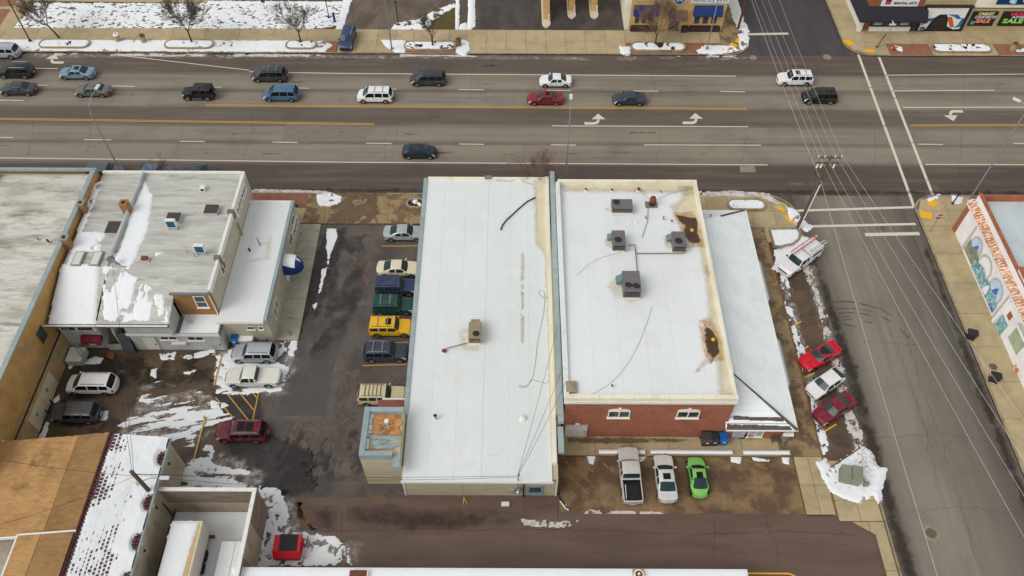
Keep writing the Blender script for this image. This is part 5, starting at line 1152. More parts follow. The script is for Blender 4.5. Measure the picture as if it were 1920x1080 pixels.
patch('roof_stain', [PX((505, 440), (512, 430), (515, 455), (512, 480), (505, 490), (478, 492), (452, 490), (470, 486), (490, 480), (495, 455), z=3.9), PX((470, 440), (476, 430), (478, 460), (468, 470), z=3.9), PX((473, 395), (480, 392), (478, 415), (472, 415), z=3.9)], zW, m_stainp, thick=.015, soft=1.0, rag=.55, fscale=.8, kind='stuff', label='tan stain down the middle of the low white wing roof')
for u0, v0, u1, v1, lab in ((482, 447, 488, 460, 'grey pipe leaning on the low white wing roof'), (467, 466, 469, 471, 'short black pipe stub on the low white wing roof')):
    a = G(u1, v1, 3.9); o = MB().tube([(a.x, a.y, 3.8), (a.x - .1, a.y + .1, 5.0 if u0 > 480 else 4.3)], .09 if u0 > 480 else .1).build('vent_pipe', m_metal if u0 > 480 else m_black, smooth=50); tag(o, lab, 'roof vent')

# ================================================================== F: brown shingle building
F_ = thing('shingled_building', 'low building with a brown shingle roof and snow on its tiled slope', 'building', (-38, 22, 0))
FR, FRZ, FE, FEZ, FWX, FWZ, FYN = -35.9, 6.4, -31.0, 5.2, -50.0, 3.8, 34.35
MB().box(-49.5, FE - .15, -10, FYN - .15, 0, 3.7).build('wall', m_conc, F_)
b = MB(); b.add([(FE - .15, FYN - .15, 3.7), (FR, FYN - .15, 3.7), (FR, FYN - .15, FRZ - .15), (FE - .15, FYN - .15, FEZ - .12)], [(0, 1, 2, 3)])
b.add([(FE - .15, -10, 3.7), (FE - .15, FYN - .15, 3.7), (FE - .15, FYN - .15, FEZ - .12), (FE - .15, -10, FEZ - .12)], [(0, 1, 2, 3)])
b.add([(-49.5, FYN - .15, 3.7), (FR, FYN - .15, 3.7), (FR, FYN - .15, FRZ - .15)], [(2, 1, 0)]); b.build('upper_wall', m_conc, F_)
m_sh = mat('brown_shingle', S(182, 142, 92), [(S(154, 116, 72), .45, (1, 1, 1), .42, .64, .8), (S(204, 164, 112), 1.6, (.6, 2.2, 1), .5, .7, .6), (S(98, 70, 42), .25, (1, 1, 1), .60, .70, .75), (S(150, 104, 56), 3.4, (.8, 3, 1), .52, .66, .5)], rough=.9)
m_shd = mat('dark_brown_shingle', S(152, 118, 76), [(S(126, 96, 62), .6, (1, 1, 1), .42, .64, .8), (S(172, 130, 82), 2, (.6, 2.5, 1), .5, .7, .6)], rough=.9)
def wz(x): return FRZ + (x - FR) * .215 if x > -39 else FRZ - 3.1 * .215 + (x + 39) * .165
random.seed(8)
def shingle_field(x0, x1, y0, y1, m, zo=0.0, cx=.42, cy=.62):
    b = MB(); nx = int((x1 - x0) / cx)
    for i in range(nx):
        xa, xb = x0 + i * cx, x0 + (i + 1) * cx; off = random.uniform(0, cy)
        y = y0 - off
        while y < y1:
            ya, yb = max(y, y0), min(y + cy - .015, y1)
            if yb - ya > .05:
                t = random.uniform(.012, .035)
                b.prism([(xa - .02, ya), (xb, ya), (xb, yb), (xa - .02, yb)], [wz(xa) - .1 + zo, wz(xb) - .1 + zo, wz(xb) - .1 + zo, wz(xa) - .1 + zo], [wz(xa) + t + .02 + zo, wz(xb) + .006 + zo, wz(xb) + .006 + zo, wz(xa) + t + .02 + zo])
            y += cy
    return b.build('shingles', m, F_, kind='stuff')
shingle_field(-50.0, -39.0, 25.2, FYN, m_sh); shingle_field(-39.0, FR, 25.2, FYN, m_shd)
shingle_field(-41.2, -39.0, -8, 25.1, m_sh, .22); shingle_field(-39.0, FR, -8, 25.1, m_shd, .22)
MB().prism([(-41.25, -8), (-41.1, -8), (-41.1, 25.2), (-41.25, 25.2)], wz(-41.2) - .5, wz(-41.2) + .28).build('fascia', m_trim, F_)
MB().prism([(-50, 25.05), (-41.26, 25.05), (-41.26, 25.17), (-50, 25.17)], [wz(-50) - .35, wz(-41.2) - .35] * 1 + [wz(-41.2) - .35, wz(-50) - .35], [wz(-50) + .04, wz(-41.2) + .04, wz(-41.2) + .04, wz(-50) + .04]).build('fascia', m_trim, F_)
MB().prism([(-41.1, 25.12), (FR, 25.12), (FR, 25.24), (-41.1, 25.24)], 5.0, [wz(-41.1) + .3, wz(FR) + .3, wz(FR) + .3, wz(-41.1) + .3]).build('fascia', m_trim, F_)
def ez(x): return FRZ - (x - FR) / (FE - FR) * (FRZ - FEZ)
b = MB(); m_tile = mat('maroon_roof_tile', S(92, 54, 50), [(S(66, 38, 38), 1.5, (1, 1, 1), .4, .7, .7)], rough=.8)
rows_ = 15; st = (FE - FR) / rows_
for i in range(rows_):
    xa, xb = FR + i * st, FR + (i + 1) * st; y = -2 + (i % 2) * .17
    while y < FYN - .05:
        yb = min(y + .24, FYN); b.prism([(xa, y), (xb, y), (xb, yb), (xa, yb)], [ez(xa) - .1, ez(xb) - .1, ez(xb) - .1, ez(xa) - .1], [ez(xa), ez(xb) + (hj := random.uniform(.055, .115)), ez(xb) + hj, ez(xa)]); y += .34
b.build('roof_tiles', m_tile, F_, kind='stuff')
# snow lying in the tile courses: thin where the butts poke through
gx = np.arange(FR + .25, FE + .02, .075); gy = np.arange(12, FYN, .085)
X, Y = np.meshgrid(gx, gy, indexing='ij')
fx = (X - FR) / (FE - FR)
th = .068 + .16 * np.clip((fx - .62) / .25, 0, 1) + .10 * np.clip((Y - 31.0) / 2.5, 0, 1) * np.clip((fx - .18) / .2, 0, 1) + (fbm(X * .6 + 3, Y * .45) - .5) * .2 - .10 * np.clip((.12 - fx) / .1, 0, 1) + (fbm(X * 4, Y * 4, 3) - .5) * .03
for yc in (32.4, 28.2, 24.8, 21.5, 18.5): th = th - .9 * np.clip(1 - np.hypot((X - FE) / .8, (Y - yc) / 1.0), 0, 1)
Z = FRZ - fx * (FRZ - FEZ) + th
bb = MB(); n1, n2 = X.shape
bb.v = np.stack([X, Y, Z], -1).reshape(-1, 3).tolist()
ii, jj = np.meshgrid(np.arange(n1 - 1), np.arange(n2 - 1), indexing='ij'); ii, jj = ii.ravel(), jj.ravel()
bb.f = np.stack([ii * n2 + jj, (ii + 1) * n2 + jj, (ii + 1) * n2 + jj + 1, ii * n2 + jj + 1], 1).tolist(); bb.m = [0] * len(bb.f)
bb.build('tile_snow', m_snow, F_, smooth=80, kind='stuff')
MB().tube([(FE + .08, -8, FEZ), (FE + .08, FYN, FEZ)], .13, 6).build('gutter', m_bluecop, F_)
MB().tube([(FR, -8, FRZ + .05), (FR, FYN, FRZ + .05)], .07, 5).build('ridge_cap', m_tile, F_)
for yy in (32.6, 28.4, 24.6): MB().cyl((FE - .1, yy), .1, 3.6, 3.8, 8).build('wall_light', m_black, F_)
patch('roof_snow', [[(-50, 33.9), (-46.9, 34.1), (-46.8, 34.4), (-50, 34.4)]], wz(-48), m_snow, thick=.1, rag=.2, kind='stuff', label='strip of snow at the top edge of the brown shingle roof')

# ================================================================== G: walled yard
Y_ = thing('yard_wall', 'tall weathered concrete walls enclosing a snowy yard', 'wall', (-26.8, 24, 0))
for i in range(4):
    x0 = -30.9 + i * 2.07
    MB().box(x0 + .01, x0 + 2.06, 29.6, 29.85, 0, 4.55).build('panel', m_conc, Y_)
MB().box(-30.9, -22.66, 29.55, 29.595, 2.2, 4.5).build('damp_band', m_concd, Y_)
for i in range(7):
    y1 = 29.85 - i * 3.0
    MB().box(-22.65, -22.4, y1 - 2.99, y1 - .01, 0, 4.55).build('panel', m_concd if i % 2 == 0 else m_conc, Y_)
MB().box(-30.95, -22.36, 29.56, 29.89, 4.55, 4.68).build('coping', m_trim, Y_); MB().box(-22.7, -22.36, 5, 29.55, 4.55, 4.68).build('coping', m_trim, Y_)
patch('yard_snow', [[(-30.8, 2), (-22.7, 2), (-22.7, 29.5), (-30.8, 29.5)]], 0.02, m_snow, thick=.06, rag=.04, cell=.2, kind='stuff', label='smooth snow covering the floor of the walled yard')
bt = thing('box_truck', 'white box truck with snow on its roof in the walled yard', 'truck', (-28.2, 21, 0))
TX0, TX1, TY1, TZ1 = -29.55, -26.95, 27.35, 3.35
MB().box(TX0, TX1, 15, TY1, 1.0, TZ1).build('cargo_box', m_trim, bt)
patch('roof_snow', [[(TX0 + .05, 15), (TX1 - .75, 15), (TX1 - .55, 22), (TX1 - .25, TY1 - .1), (TX0 + .05, TY1 - .1)]], TZ1, m_snow, thick=.09, rag=.14, soft=.2, parent=bt, kind='stuff')
patch('bare_roof_strip', [[(TX1 - .8, 15), (TX1 - .06, 15), (TX1 - .06, TY1 - .1), (TX1 - .6, TY1 - .1)]], TZ1, mat('tan_truck_roof', S(206, 180, 132), [(S(180, 150, 104), 1, (1, 1, 1), .4, .7, .6)]), thick=.02, rag=.03, soft=.1, parent=bt, kind='stuff')
MB().box(TX0 + .3, TX1 - .3, 15, TY1 + .1, .55, .95).build('chassis', m_black, bt); MB().box(TX0 + .1, TX1 + .35, TY1 - .45, TY1 - .2, .4, .6).build('rear_bumper', m_rust, bt)
for yy in (24.2, 25.3):
    for xx in (TX0 + .15, TX1 - .15):
        w_ = MB(); n = 16
        w_.add([(xx + s, yy + .5 * math.cos(2 * math.pi * k / n), .5 + .5 * math.sin(2 * math.pi * k / n)) for s in (-.16, .16) for k in range(n)], [tuple(range(n))[::-1], tuple(range(n, 2 * n))] + [(k, (k + 1) % n, n + (k + 1) % n, n + k) for k in range(n)]); w_.build('wheel', m_rub, bt)
ft = thing('flatbed_trailer', 'low flat trailer completely covered by smooth snow', 'trailer', (-24.6, 20, 0))
MB().box(-25.6, -23.4, 14, 26.3, .75, .95).build('bed', m_concd, ft)
for x0, x1 in ((-25.65, -24.42), (-24.38, -23.35)): MB().box(x0, x1, 14, 26.4, .95, 1.1).build('snow_slab', m_snow, ft)
for xx in (-25.3, -23.7): MB().box(xx - .12, xx + .12, 17, 19, 0.02, .74).build('axle_block', m_rub, ft)

# ================================================================== H: roof along the foot of the picture
H_ = thing('white_roofed_building', 'white snow-covered roof along the near side of the alley', 'building', (0, 15, 0))
MB().box(-22.9, 19.6, -10, 22.9, 0, 3.9).build('wall', m_beige, H_)
MB().box(-23.0, 19.7, -10, 23.05, 3.9, 4.0).build('roof_membrane', m_memb2, H_)
patch('roof_snow', [[(-23.0, 15), (19.6, 15), (19.6, 22.98), (-23.0, 22.98)]], 4.0, m_snow, thick=.06, rag=.06, soft=.2, cell=.2, parent=H_, kind='stuff')
p = G(672, 1078, 4.2); t = thing('chimney', 'square red-brown chimney on the near white roof', 'chimney', (p.x, p.y, 4)); MB().box(p.x - .72, p.x + .72, p.y - .8, p.y + .35, 3.95, 4.35).build('stack', mat('maroon_brick', S(112, 62, 50)), t); MB().box(p.x + .73, p.x + .8, p.y - .8, p.y + .35, 3.95, 4.4).build('flashing', m_trim, t)
p = G(1197, 1079, 4.2); t = thing('exhaust_fan', 'round rusty exhaust fan on the near white roof', 'roof vent', (p.x, p.y, 4)); MB().box(p.x - .45, p.x + .45, p.y - .5, p.y + .5, 3.95, 4.25).build('curb', m_unitt, t); MB().cyl((p.x, p.y), .42, 4.25, 4.5, 18).build('housing', m_cream, t, smooth=40); MB().cyl((p.x, p.y), .3, 4.5, 4.53, 18).build('bowl', m_rust, t); MB().cyl((p.x, p.y), .1, 4.53, 4.68, 10).build('motor', m_cream, t)
# ================================================================== K: tan bank and its drive-through
m_bank = mat('tan_bank_stucco', S(202, 170, 112), [(S(180, 146, 92), .6, (1, 1, 1), .42, .66, .6), (S(214, 186, 132), 2, (1, 1, 1), .5, .7, .5)], rough=.9)
m_aw2 = mat('royal_blue_awning', S(24, 54, 112), [(S(16, 40, 88), 1.5, (1, 1, 1), .4, .7, .6)], rough=.7)
m_dbr = mat('dark_brown_tile', S(62, 46, 46), [(S(46, 34, 34), 2, (1, 1, 1), .4, .7, .6)], rough=.7)
K = thing('bank_building', 'tan bank with blue awnings facing the main street', 'building', (24, 110, 0))
KY = 104.35
MB().box(17.1, 30.9, KY, 128, 0, 8.5).build('wall', m_bank, K)
MB().box(16.5, 17.09, KY + .1, 128, 0, 8.4).build('side_wall', m_cream, K)
for x0, x1 in ((17.5, 21.1), (26.2, 30.4)):
    MB().prism([(x0, KY - .75), (x1, KY - .75), (x1, KY - .004), (x0, KY - .004)], [2.85, 2.85, 2.85, 2.85], [3.05, 3.05, 4.3, 4.3]).build('window_awning', m_aw2, K)
    n = 3; w = (x1 - x0 - .8) / n
    for i in range(n):
        window_s(K, x0 + .3 + i * (w + .12), x0 + .3 + i * (w + .12) + w * .8, 1.2, 2.8, KY, 1, m_bank, fr=.06)
    MB().box(x0 - .15, x1 + .1, KY - .5, KY - .004, .1, .95).build('planter_box', m_dbr, K)
MB().prism([(22.6, KY - 1.6), (25.2, KY - 1.6), (25.2, KY - .004), (22.6, KY - .004)], 2.7, 3.5).build('entrance_canopy', mat('brown_canopy', S(120, 94, 80)), K)
MB().box(23.0, 24.4, KY - .06, KY - .004, .1, 2.4).build('door', m_glass, K); MB().box(24.9, 25.8, KY - .7, KY - .1, .12, 1.0).build('bin_cabinet', m_dbr, K)
MB().box(25.6, 31.0, KY - .14, KY - .01, 4.7, 6.1).build('sign_panel', m_trim, K)
letter('America First', .95, (28.3, KY - .16, 5.2), (1, 0, 0), (0, 0, 1), mat('teal_blue_print', S(60, 128, 170)), K, w=5.0)
b = MB(); n = 28
b.add([(23.9 + .85 * math.cos(2 * math.pi * k / n), KY - s, 5.25 + .85 * math.sin(2 * math.pi * k / n)) for s in (.05, .12) for k in range(n)], [tuple(range(n)), tuple(range(2 * n - 1, n - 1, -1))] + [(k, n + k, n + (k + 1) % n, (k + 1) % n) for k in range(n)]); em_ = b.build('round_emblem', m_trim, K)
b = MB(); b.add([(23.9 + .74 * math.cos(2 * math.pi * k / n), KY - .13, 5.25 + .74 * math.sin(2 * math.pi * k / n)) for k in range(n)], [tuple(range(n))[::-1]]); b.build('emblem_disc', mat('emblem_blue', S(20, 96, 150)), em_)
for a0 in (90, 210, 330, 18, 162):
    a = rad(a0); d = Vector((math.cos(a), 0, math.sin(a))); q = Vector((-d.z, 0, d.x)); c = Vector((23.9, KY - .14, 5.25))
    MB().add([c + q * .14, c - q * .14, c + d * .68], [(0, 1, 2)]).build('emblem_ray', m_trim, em_)
m_isl = mat('pale_island_kerb', S(206, 196, 172), [(S(170, 158, 134), 1.5, (1, 1, 1), .45, .7, .6)])
def island(x0, x1, y0, lab, col=True):
    t = thing('drive_island', lab, 'traffic island', ((x0 + x1) / 2, y0 + 3, 0), 'drive-through islands'); xm = (x0 + x1) / 2
    MB().prism([(xm, y0), (x1 - .1, y0 + .6), (x1, y0 + 1.3), (x1, y0 + 14), (x0, y0 + 14), (x0, y0 + 1.3), (x0 + .1, y0 + .6)], 0, .22).build('kerb_base', m_isl, t)
    MB().box(x0 + .22, x1 - .22, y0 + 2.0, y0 + 13, .22, 5.2).build('column', m_bank, t)
    MB().box(x1 - .34, x1 - .2, y0 + 1.4, y0 + 1.9, .22, 1.3).build('bollard', m_trim, t)
island(4.3, 5.6, 104.7, 'long pale island at the outer drive-through lane'); island(8.2, 9.5, 107.0, 'pale island between the two arrowed drive-through lanes'); island(11.6, 12.9, 107.0, 'pale island nearest the tan bank wall')
# ================================================================== J: shops on the far corner
J = thing('shop_row', 'corner shop row with black awning, painted entrance and sale windows', 'building', (70, 112, 0))
JY = 104.6
m_jt = mat('tan_shop_stucco', S(176, 160, 122), [(S(154, 138, 102), .8, (1, 1, 1), .42, .66, .6), (S(190, 176, 142), 3, (1, 1, 1), .5, .7, .5)], rough=.9)
m_jb = mat('rust_brown_brick', S(150, 92, 62), [(S(118, 70, 48), 1.5, (1, 1, 1), .42, .66, .7)], rough=.9)
m_awk = mat('black_awning', S(40, 38, 46), [(S(30, 28, 36), 2, (1, 1, 1), .4, .7, .6)], rough=.7)
MB().box(51.6, 59.4, JY, 128, 0, 8.5).build('wall', m_jb, J); MB().box(59.42, 66.6, JY + .02, 128, 0, 8.5).build('wall', m_jt, J); MB().box(66.62, 105, JY, 128, 0, 8.5).build('wall', m_jt, J)
MB().box(66.7, 105, JY - .04, JY - .003, 3.95, 8.4).build('sign_band', m_cream, J)
MB().box(66.7, 105, JY - .09, JY - .042, 3.88, 3.97).build('band_trim', m_dbr, J)
MB().prism([(50.4, JY - 1.5), (60.2, JY - 1.5), (60.2, JY - .004), (51.6, JY - .004)], [2.35] * 4, [2.6, 2.6, 4.1, 4.1]).build('street_awning', m_awk, J)
MB().prism([(50.4, JY - 1.5), (51.59, JY - .004), (51.59, 127), (50.4, 127)], [2.35] * 4, [2.6, 4.1, 4.1, 2.6]).build('side_awning', m_awk, J)
MB().box(51.0, 51.55, JY - .5, JY + .1, 0.1, 2.34).build('corner_post', m_trim, J); MB().box(51.3, 51.59, JY + .11, 127, 0.1, 2.3).build('side_base', m_trim, J)
MB().box(52.7, 58.7, JY - .35, JY - .004, .14, .85).build('stall_riser', m_trim, J)
fw = MB().box(52.7, 58.7, JY - .2, JY - .006, .86, 2.34).build('shop_window', m_black, J)
for x0, x1 in ((52.8, 54.7), (54.8, 56.6), (56.7, 58.6)): MB().box(x0, x1, JY - .24, JY - .203, .95, 2.25).build('pane', m_glass, fw)
letter('7', .95, (55.7, JY - .26, 1.6), (1, 0, 0), (0, 0, 1), m_trim, fw)
for x in (53.7, 57.6):
    for k in range(4): MB().box(x - .6 + .06 * k, x + .6 + .06 * k, JY - .262, JY - .25, 1.2 + .22 * k, 1.29 + .22 * k).build('print_line', m_trim, fw)
MB().box(58.75, 59.4, JY - .2, JY - .004, .14, 2.34).build('brown_post', m_dbr, J)
sgn = thing('shop_sign', 'white martial arts sign board above the black awning', 'sign', (56, JY, 4.9))
MB().box(53.1, 58.4, JY - .16, JY - .01, 4.2, 6.4).build('panel', m_trim, sgn)
letter('MARTIAL ARTS', .55, (56.5, JY - .18, 4.7), (1, 0, 0), (0, 0, 1), m_black, sgn, w=3.3, bold=.012)
letter('KIDS', .55, (56.6, JY - .18, 5.45), (1, 0, 0), (0, 0, 1), m_black, sgn, w=1.1, bold=.012)
MB().box(53.6, 54.4, JY - .19, JY - .165, 4.5, 4.95).build('emblem_red', m_red, sgn); MB().box(53.6, 54.4, JY - .19, JY - .165, 4.97, 5.6).build('emblem_blue', m_navy, sgn)
# painted entrance
pe = MB().box(59.6, 66.5, JY - .3, JY + .01, .14, 4.4).build('painted_front', m_black, J)
def flat_s(poly, m, y, parent, name='painted_shape'):
    n = len(poly); a = sum(poly[i][0] * poly[(i + 1) % n][1] - poly[(i + 1) % n][0] * poly[i][1] for i in range(n))
    p = poly if a > 0 else poly[::-1]
    return MB().add([(q[0], y, q[1]) for q in p], [tuple(range(n))]).build(name, m, parent)
y = JY - .31; mb_, mo_ = mat('mural_blue', S(36, 110, 168), rough=.7), mat('mural_orange', S(196, 92, 48), rough=.7)
flat_s([(60.0, .3), (60.0, 4.05), (66.0, 4.05), (66.0, .6), (65.1, .5), (64.0, 1.0), (63.7, 2.2), (63.2, 3.0), (62.2, 3.0), (61.5, 2.4), (61.0, .5)], m_trim, y, pe)
for poly, m_ in (([(60.2, 2.3), (61.5, 2.4), (61.3, 1.8), (60.3, 1.9)], mb_), ([(60.1, 1.75), (61.2, 1.75), (60.1, 1.1)], mo_), ([(60.1, .4), (61.0, .5), (60.8, .95), (60.1, .9)], mb_), ([(63.2, 3.0), (64.8, 3.0), (65.6, 2.3), (65.0, 2.2), (64.4, 2.6)], mb_), ([(63.4, 2.6), (64.1, 2.6), (65.1, .9), (64.5, .8)], mo_), ([(65.0, .7), (66.0, .9), (66.0, 2.4), (65.6, 2.4), (65.5, 1.3)], mb_)):
    flat_s(poly, m_, y - .006, pe)
MB().box(61.7, 63.6, JY - .302, JY - .29, .15, 2.2).build('entrance', m_dark, pe)
MB().box(59.5, 66.6, JY - .45, JY - .302, 4.2, 4.42).build('canopy_edge', m_dbr, J)
m_y1, m_or, m_lv, m_gr, m_pk = mat('pale_yellow_print', S(236, 226, 150)), mat('salmon_print', S(240, 140, 100)), mat('lilac_print', S(206, 210, 226)), mat('lime_print', S(160, 230, 90)), mat('hot_pink_print', S(232, 64, 96))
for x0, x1 in ((67.0, 70.7), (71.4, 76.2), (76.9, 81.0)):
    w_ = MB().box(x0, x1, JY - .1, JY - .045, .95, 3.4).build('sale_window', m_dbr, J)
    n = 3 if x1 - x0 > 4.2 else 2; ww = (x1 - x0 - .1) / n
    for i in range(n): MB().box(x0 + .08 + i * ww, x0 + i * ww + ww, JY - .13, JY - .103, 1.03, 3.32).build('pane', m_black, w_)
    if x0 < 68:
        letter('CABINET', .62, (69.0, JY - .15, 3.0), (1, 0, 0), (0, 0, 1), m_y1, w_, w=2.3, bold=.015); letter('COUNTERTOP', .62, (69.1, JY - .15, 2.45), (1, 0, 0), (0, 0, 1), m_lv, w_, w=3.1, bold=.015); letter('SALE', .82, (69.0, JY - .15, 1.8), (1, 0, 0), (0, 0, 1), m_or, w_, w=2.1, bold=.04)
        MB().box(67.3, 67.9, JY - .15, JY - .14, 1.25, 1.8).build('teal_square', mat('teal_square', S(70, 150, 150)), w_)
    elif x0 < 72:
        letter('HUGE', .75, (73.9, JY - .15, 2.95), (1, 0, 0), (0, 0, 1), m_pk, w_, w=2.6, bold=.03); letter('FLOORING', .45, (74.2, JY - .15, 2.45), (1, 0, 0), (0, 0, 1), m_lv, w_, w=2.4, bold=.015); letter('SALE', .95, (73.4, JY - .15, 1.8), (1, 0, 0), (0, 0, 1), m_gr, w_, w=3.0, bold=.03)
sb = thing('shop_sign', 'navy sign board with white countertop lettering above the sale windows', 'sign', (75, JY, 5))
MB().box(69.6, 82, JY - .16, JY - .05, 4.55, 6.6).build('panel', mat('navy_sign', S(22, 50, 92)), sb)
letter('COUNTERTOPS', .85, (77.0, JY - .18, 5.2), (1, 0, 0), (0, 0, 1), m_trim, sb, w=7.6, bold=.015)
MB().cyl((71.8, JY - .18), .5, 5.0, 6.2, 14, .3).build('emblem', mat('mint_print', S(150, 200, 196)), sb)
# ================================================================== I: mural building
I_ = thing('mural_building', 'white painted building with orange tiled cornice and arched mural', 'building', (62, 50, 0))
IX = 52.35
m_wp = mat('chalky_white_paint', S(238, 236, 232), [(S(216, 212, 206), .6, (1, 1, 1), .45, .7, .6), (S(206, 176, 156), 1.4, (1, 1, .5), .66, .76, .5)], rough=.9)
m_ot = mat('orange_clay_tile', S(198, 128, 80), [(S(164, 92, 56), 1.2, (1, 1, 1), .42, .64, .8), (S(238, 216, 190), 2.6, (1, 2, 1), .44, .56, .95)], rough=.85, var=.12)
m_rc = mat('rust_red_paint', S(164, 100, 70), [(S(138, 80, 54), 1.2, (1, 1, 1), .42, .64, .7)], rough=.85)
MB().box(IX, 90, 20, 65.0, 0, 4.9).build('wall', m_wp, I_)
MB().box(IX + .42, IX + .8, 20, 64.9, 4.9, 5.95).build('parapet', m_wp, I_)
MB().box(IX + .4, IX + .86, 20, 65.1, 5.952, 6.03).build('coping', m_rc, I_)
MB().box(IX + .92, 90, 64.7, 65.05, 4.9, 5.8).build('parapet', m_rc, I_)
MB().box(IX + .95, 90, 20, 64.68, 4.9, 5.05).build('roof_membrane', mat('pale_blue_grey_roof', S(196, 204, 204), [(S(172, 182, 184), .4, (1, .5, 1), .42, .66, .6)], rough=.7), I_)
MB().box(IX + .55, IX + 1.3, 50.5, 53.8, 5.2, 6.3).build('raised_parapet', m_wp, I_); MB().box(IX + .5, IX + 1.4, 50.3, 54.0, 6.302, 6.42).build('coping', m_rc, I_)
yy = 20.0; random.seed(21)
while yy < 64.8:                                                       # barrel tiles of the pent cornice
    r = .17; b = MB()
    b.tube([(IX + .41, yy + r, 5.12), (IX - .36, yy + r, 4.74)], [r * .85, r], 6); b.build('clay_tile', m_ot, I_, smooth=50); yy += .37
MB().prism([(IX - .3, 20), (IX - .003, 20), (IX - .003, 65), (IX - .3, 65)], 4.4, [4.62, 4.75, 4.75, 4.62]).build('cornice', m_wp, I_)
MB().box(IX - .12, IX - .003, 64.3, 65.0, .14, 4.4).build('pilaster', m_rc, I_)
m_gb = mat('grey_mural_border', S(196, 192, 190), [(S(170, 166, 164), 1.5, (1, 1, 1), .42, .64, .6)])
for y0, y1 in ((61.6, 62.0), (51.6, 52.1)): MB().box(IX - .05, IX - .003, y0, y1, .14, 4.2).build('mural_border', m_gb, I_)
mu = thing('wall_mural', 'painted mural of three arches above blue and teal foliage', 'mural', (IX, 57, 0))
def flat_w(poly, m, x, parent, name='painted_shape'):
    n = len(poly); a = sum(poly[i][0] * poly[(i + 1) % n][1] - poly[(i + 1) % n][0] * poly[i][1] for i in range(n))
    p = poly if a < 0 else poly[::-1]
    return MB().add([(x, q[0], q[1]) for q in p], [tuple(range(n))]).build(name, m, parent)
m_sky2 = mat('painted_sky', S(182, 206, 228), [(S(216, 226, 234), .8, (1, 1, 1), .42, .64, .8), (S(126, 164, 212), 1.2, (1, 1, 1), .55, .7, .7)], rough=.9)
m_teal = mat('painted_foliage', S(122, 174, 176), [(S(76, 142, 150), 1.4, (1, 1, 1), .42, .58, .9), (S(196, 214, 206), 2.2, (1, 1, 1), .48, .62, .85), (S(92, 118, 160), 1.2, (1, 1, 1), .58, .66, .7)], rough=.9)
m_rock = mat('painted_rocks', S(146, 148, 128), [(S(104, 128, 112), 1.1, (1, 1, 1), .42, .58, .9), (S(186, 156, 120), 1.5, (1, 1, 1), .5, .64, .8)], rough=.9)
m_blu = mat('painted_blue_peak', S(74, 100, 164), [(S(84, 120, 190), 2, (1, 1, 1), .42, .6, .8)], rough=.9)
for yc, hw, zt, m_ in ((60.0, 1.0, 3.2, m_sky2), (57.2, 1.15, 3.2, m_wp), (53.9, 1.15, 3.2, m_sky2)):
    ring = [(yc + (hw + .28) * math.cos(rad(a)), 2.55 + (zt - 2.2) * math.sin(rad(a)) * 1.25) for a in range(0, 181, 15)] + [(yc - hw - .28, 1.6), (yc + hw + .28, 1.6)]
    flat_w(ring, m_gb, IX - .02, mu, 'painted_arch')
    ring = [(yc + hw * math.cos(rad(a)), 2.5 + (zt - 2.4) * math.sin(rad(a)) * 1.2) for a in range(0, 181, 15)] + [(yc - hw, 1.6), (yc + hw, 1.6)]
    flat_w(ring, m_, IX - .027, mu, 'arch_sky')
    if m_ is m_sky2: flat_w([(yc - .7, 1.8), (yc - .2, 3.0), (yc + .15, 2.6), (yc + .6, 1.7)], m_blu, IX - .032, mu, 'painted_peak')
flat_w([(61.5, .5), (61.5, 2.3), (60.6, 2.0), (59.6, 2.5), (58.6, 2.1), (58.2, 1.2), (58.6, .5)], m_rock, IX - .038, mu)
flat_w([(58.9, .4), (59.0, 1.5), (58.0, 2.0), (57.0, 2.3), (56.2, 1.9), (55.2, 2.2), (54.4, 1.8), (53.4, 2.2), (52.8, 1.7), (52.3, 1.6), (52.3, .4)], m_teal, IX - .042, mu)
flat_w([(55.6, .5), (55.3, 1.7), (54.9, 1.9), (54.6, .6)], m_wp, IX - .046, mu, 'painted_waterfall'); flat_w([(53.6, .45), (53.3, 1.0), (52.4, .9), (52.4, .45)], m_blu, IX - .046, mu)
random.seed(31)
for k in range(26):                                                       # leaf strokes
    yy, zz, s = random.uniform(52.5, 58.6), random.uniform(.6, 2.0), random.uniform(.15, .4); a = random.uniform(.6, 2.5)
    d = Vector((0, math.cos(a), math.sin(a))) * s; q = Vector((0, -d.z, d.y)) * .3
    c = Vector((IX - .05 - .001 * k, yy, zz)); MB().add([c - d, c + q, c + d, c - q], [(0, 1, 2, 3)]).build('leaf_stroke', (m_teal, m_blu, m_rock, m_gb)[k % 4], mu)
MB().box(IX - .25, IX - .003, 51.2, 51.58, .14, 4.2).build('pilaster', m_wp, I_)
MB().box(IX - .06, IX - .003, 49.6, 51.1, .14, 1.9).build('teal_panel', m_teal, I_)
MB().box(IX - .05, IX - .003, 49.9, 50.6, 2.4, 3.2).build('brown_vent', m_rc, I_)
window_e(I_, 46.2, 48.8, 1.0, 3.2, IX, -1, 1, m_wp, mat('pale_green_glass', S(170, 186, 152), [(S(140, 158, 126), 1, (1, 1, 1), .42, .6, .6)], rough=.2), fr=.14)
ring = [(47.5 + 1.45 * math.cos(rad(a)), 3.3 + .8 * math.sin(rad(a))) for a in range(0, 181, 15)]
flat_w(ring, m_gb, IX - .01, I_, 'arch_head'); window_e(I_, 38, 42, .8, 3.2, IX, -1, 2, m_wp)
MB().box(IX - .2, IX - .003, 44.9, 45.5, .14, .7).build('orange_base', m_ot, I_)
ld = thing('step_ladder', 'red ladder lying at the foot of the mural building', 'ladder', G(1908, 690))
p = G(1903, 683); q = Vector((p.x + 3.2, p.y - .5, .25)); p.z = .2
dn = (q - p).normalized(); nn_ = Vector((-dn.y, dn.x, 0)) * .25
m_lad = mat('red_fibreglass', S(196, 44, 60), rough=.5)
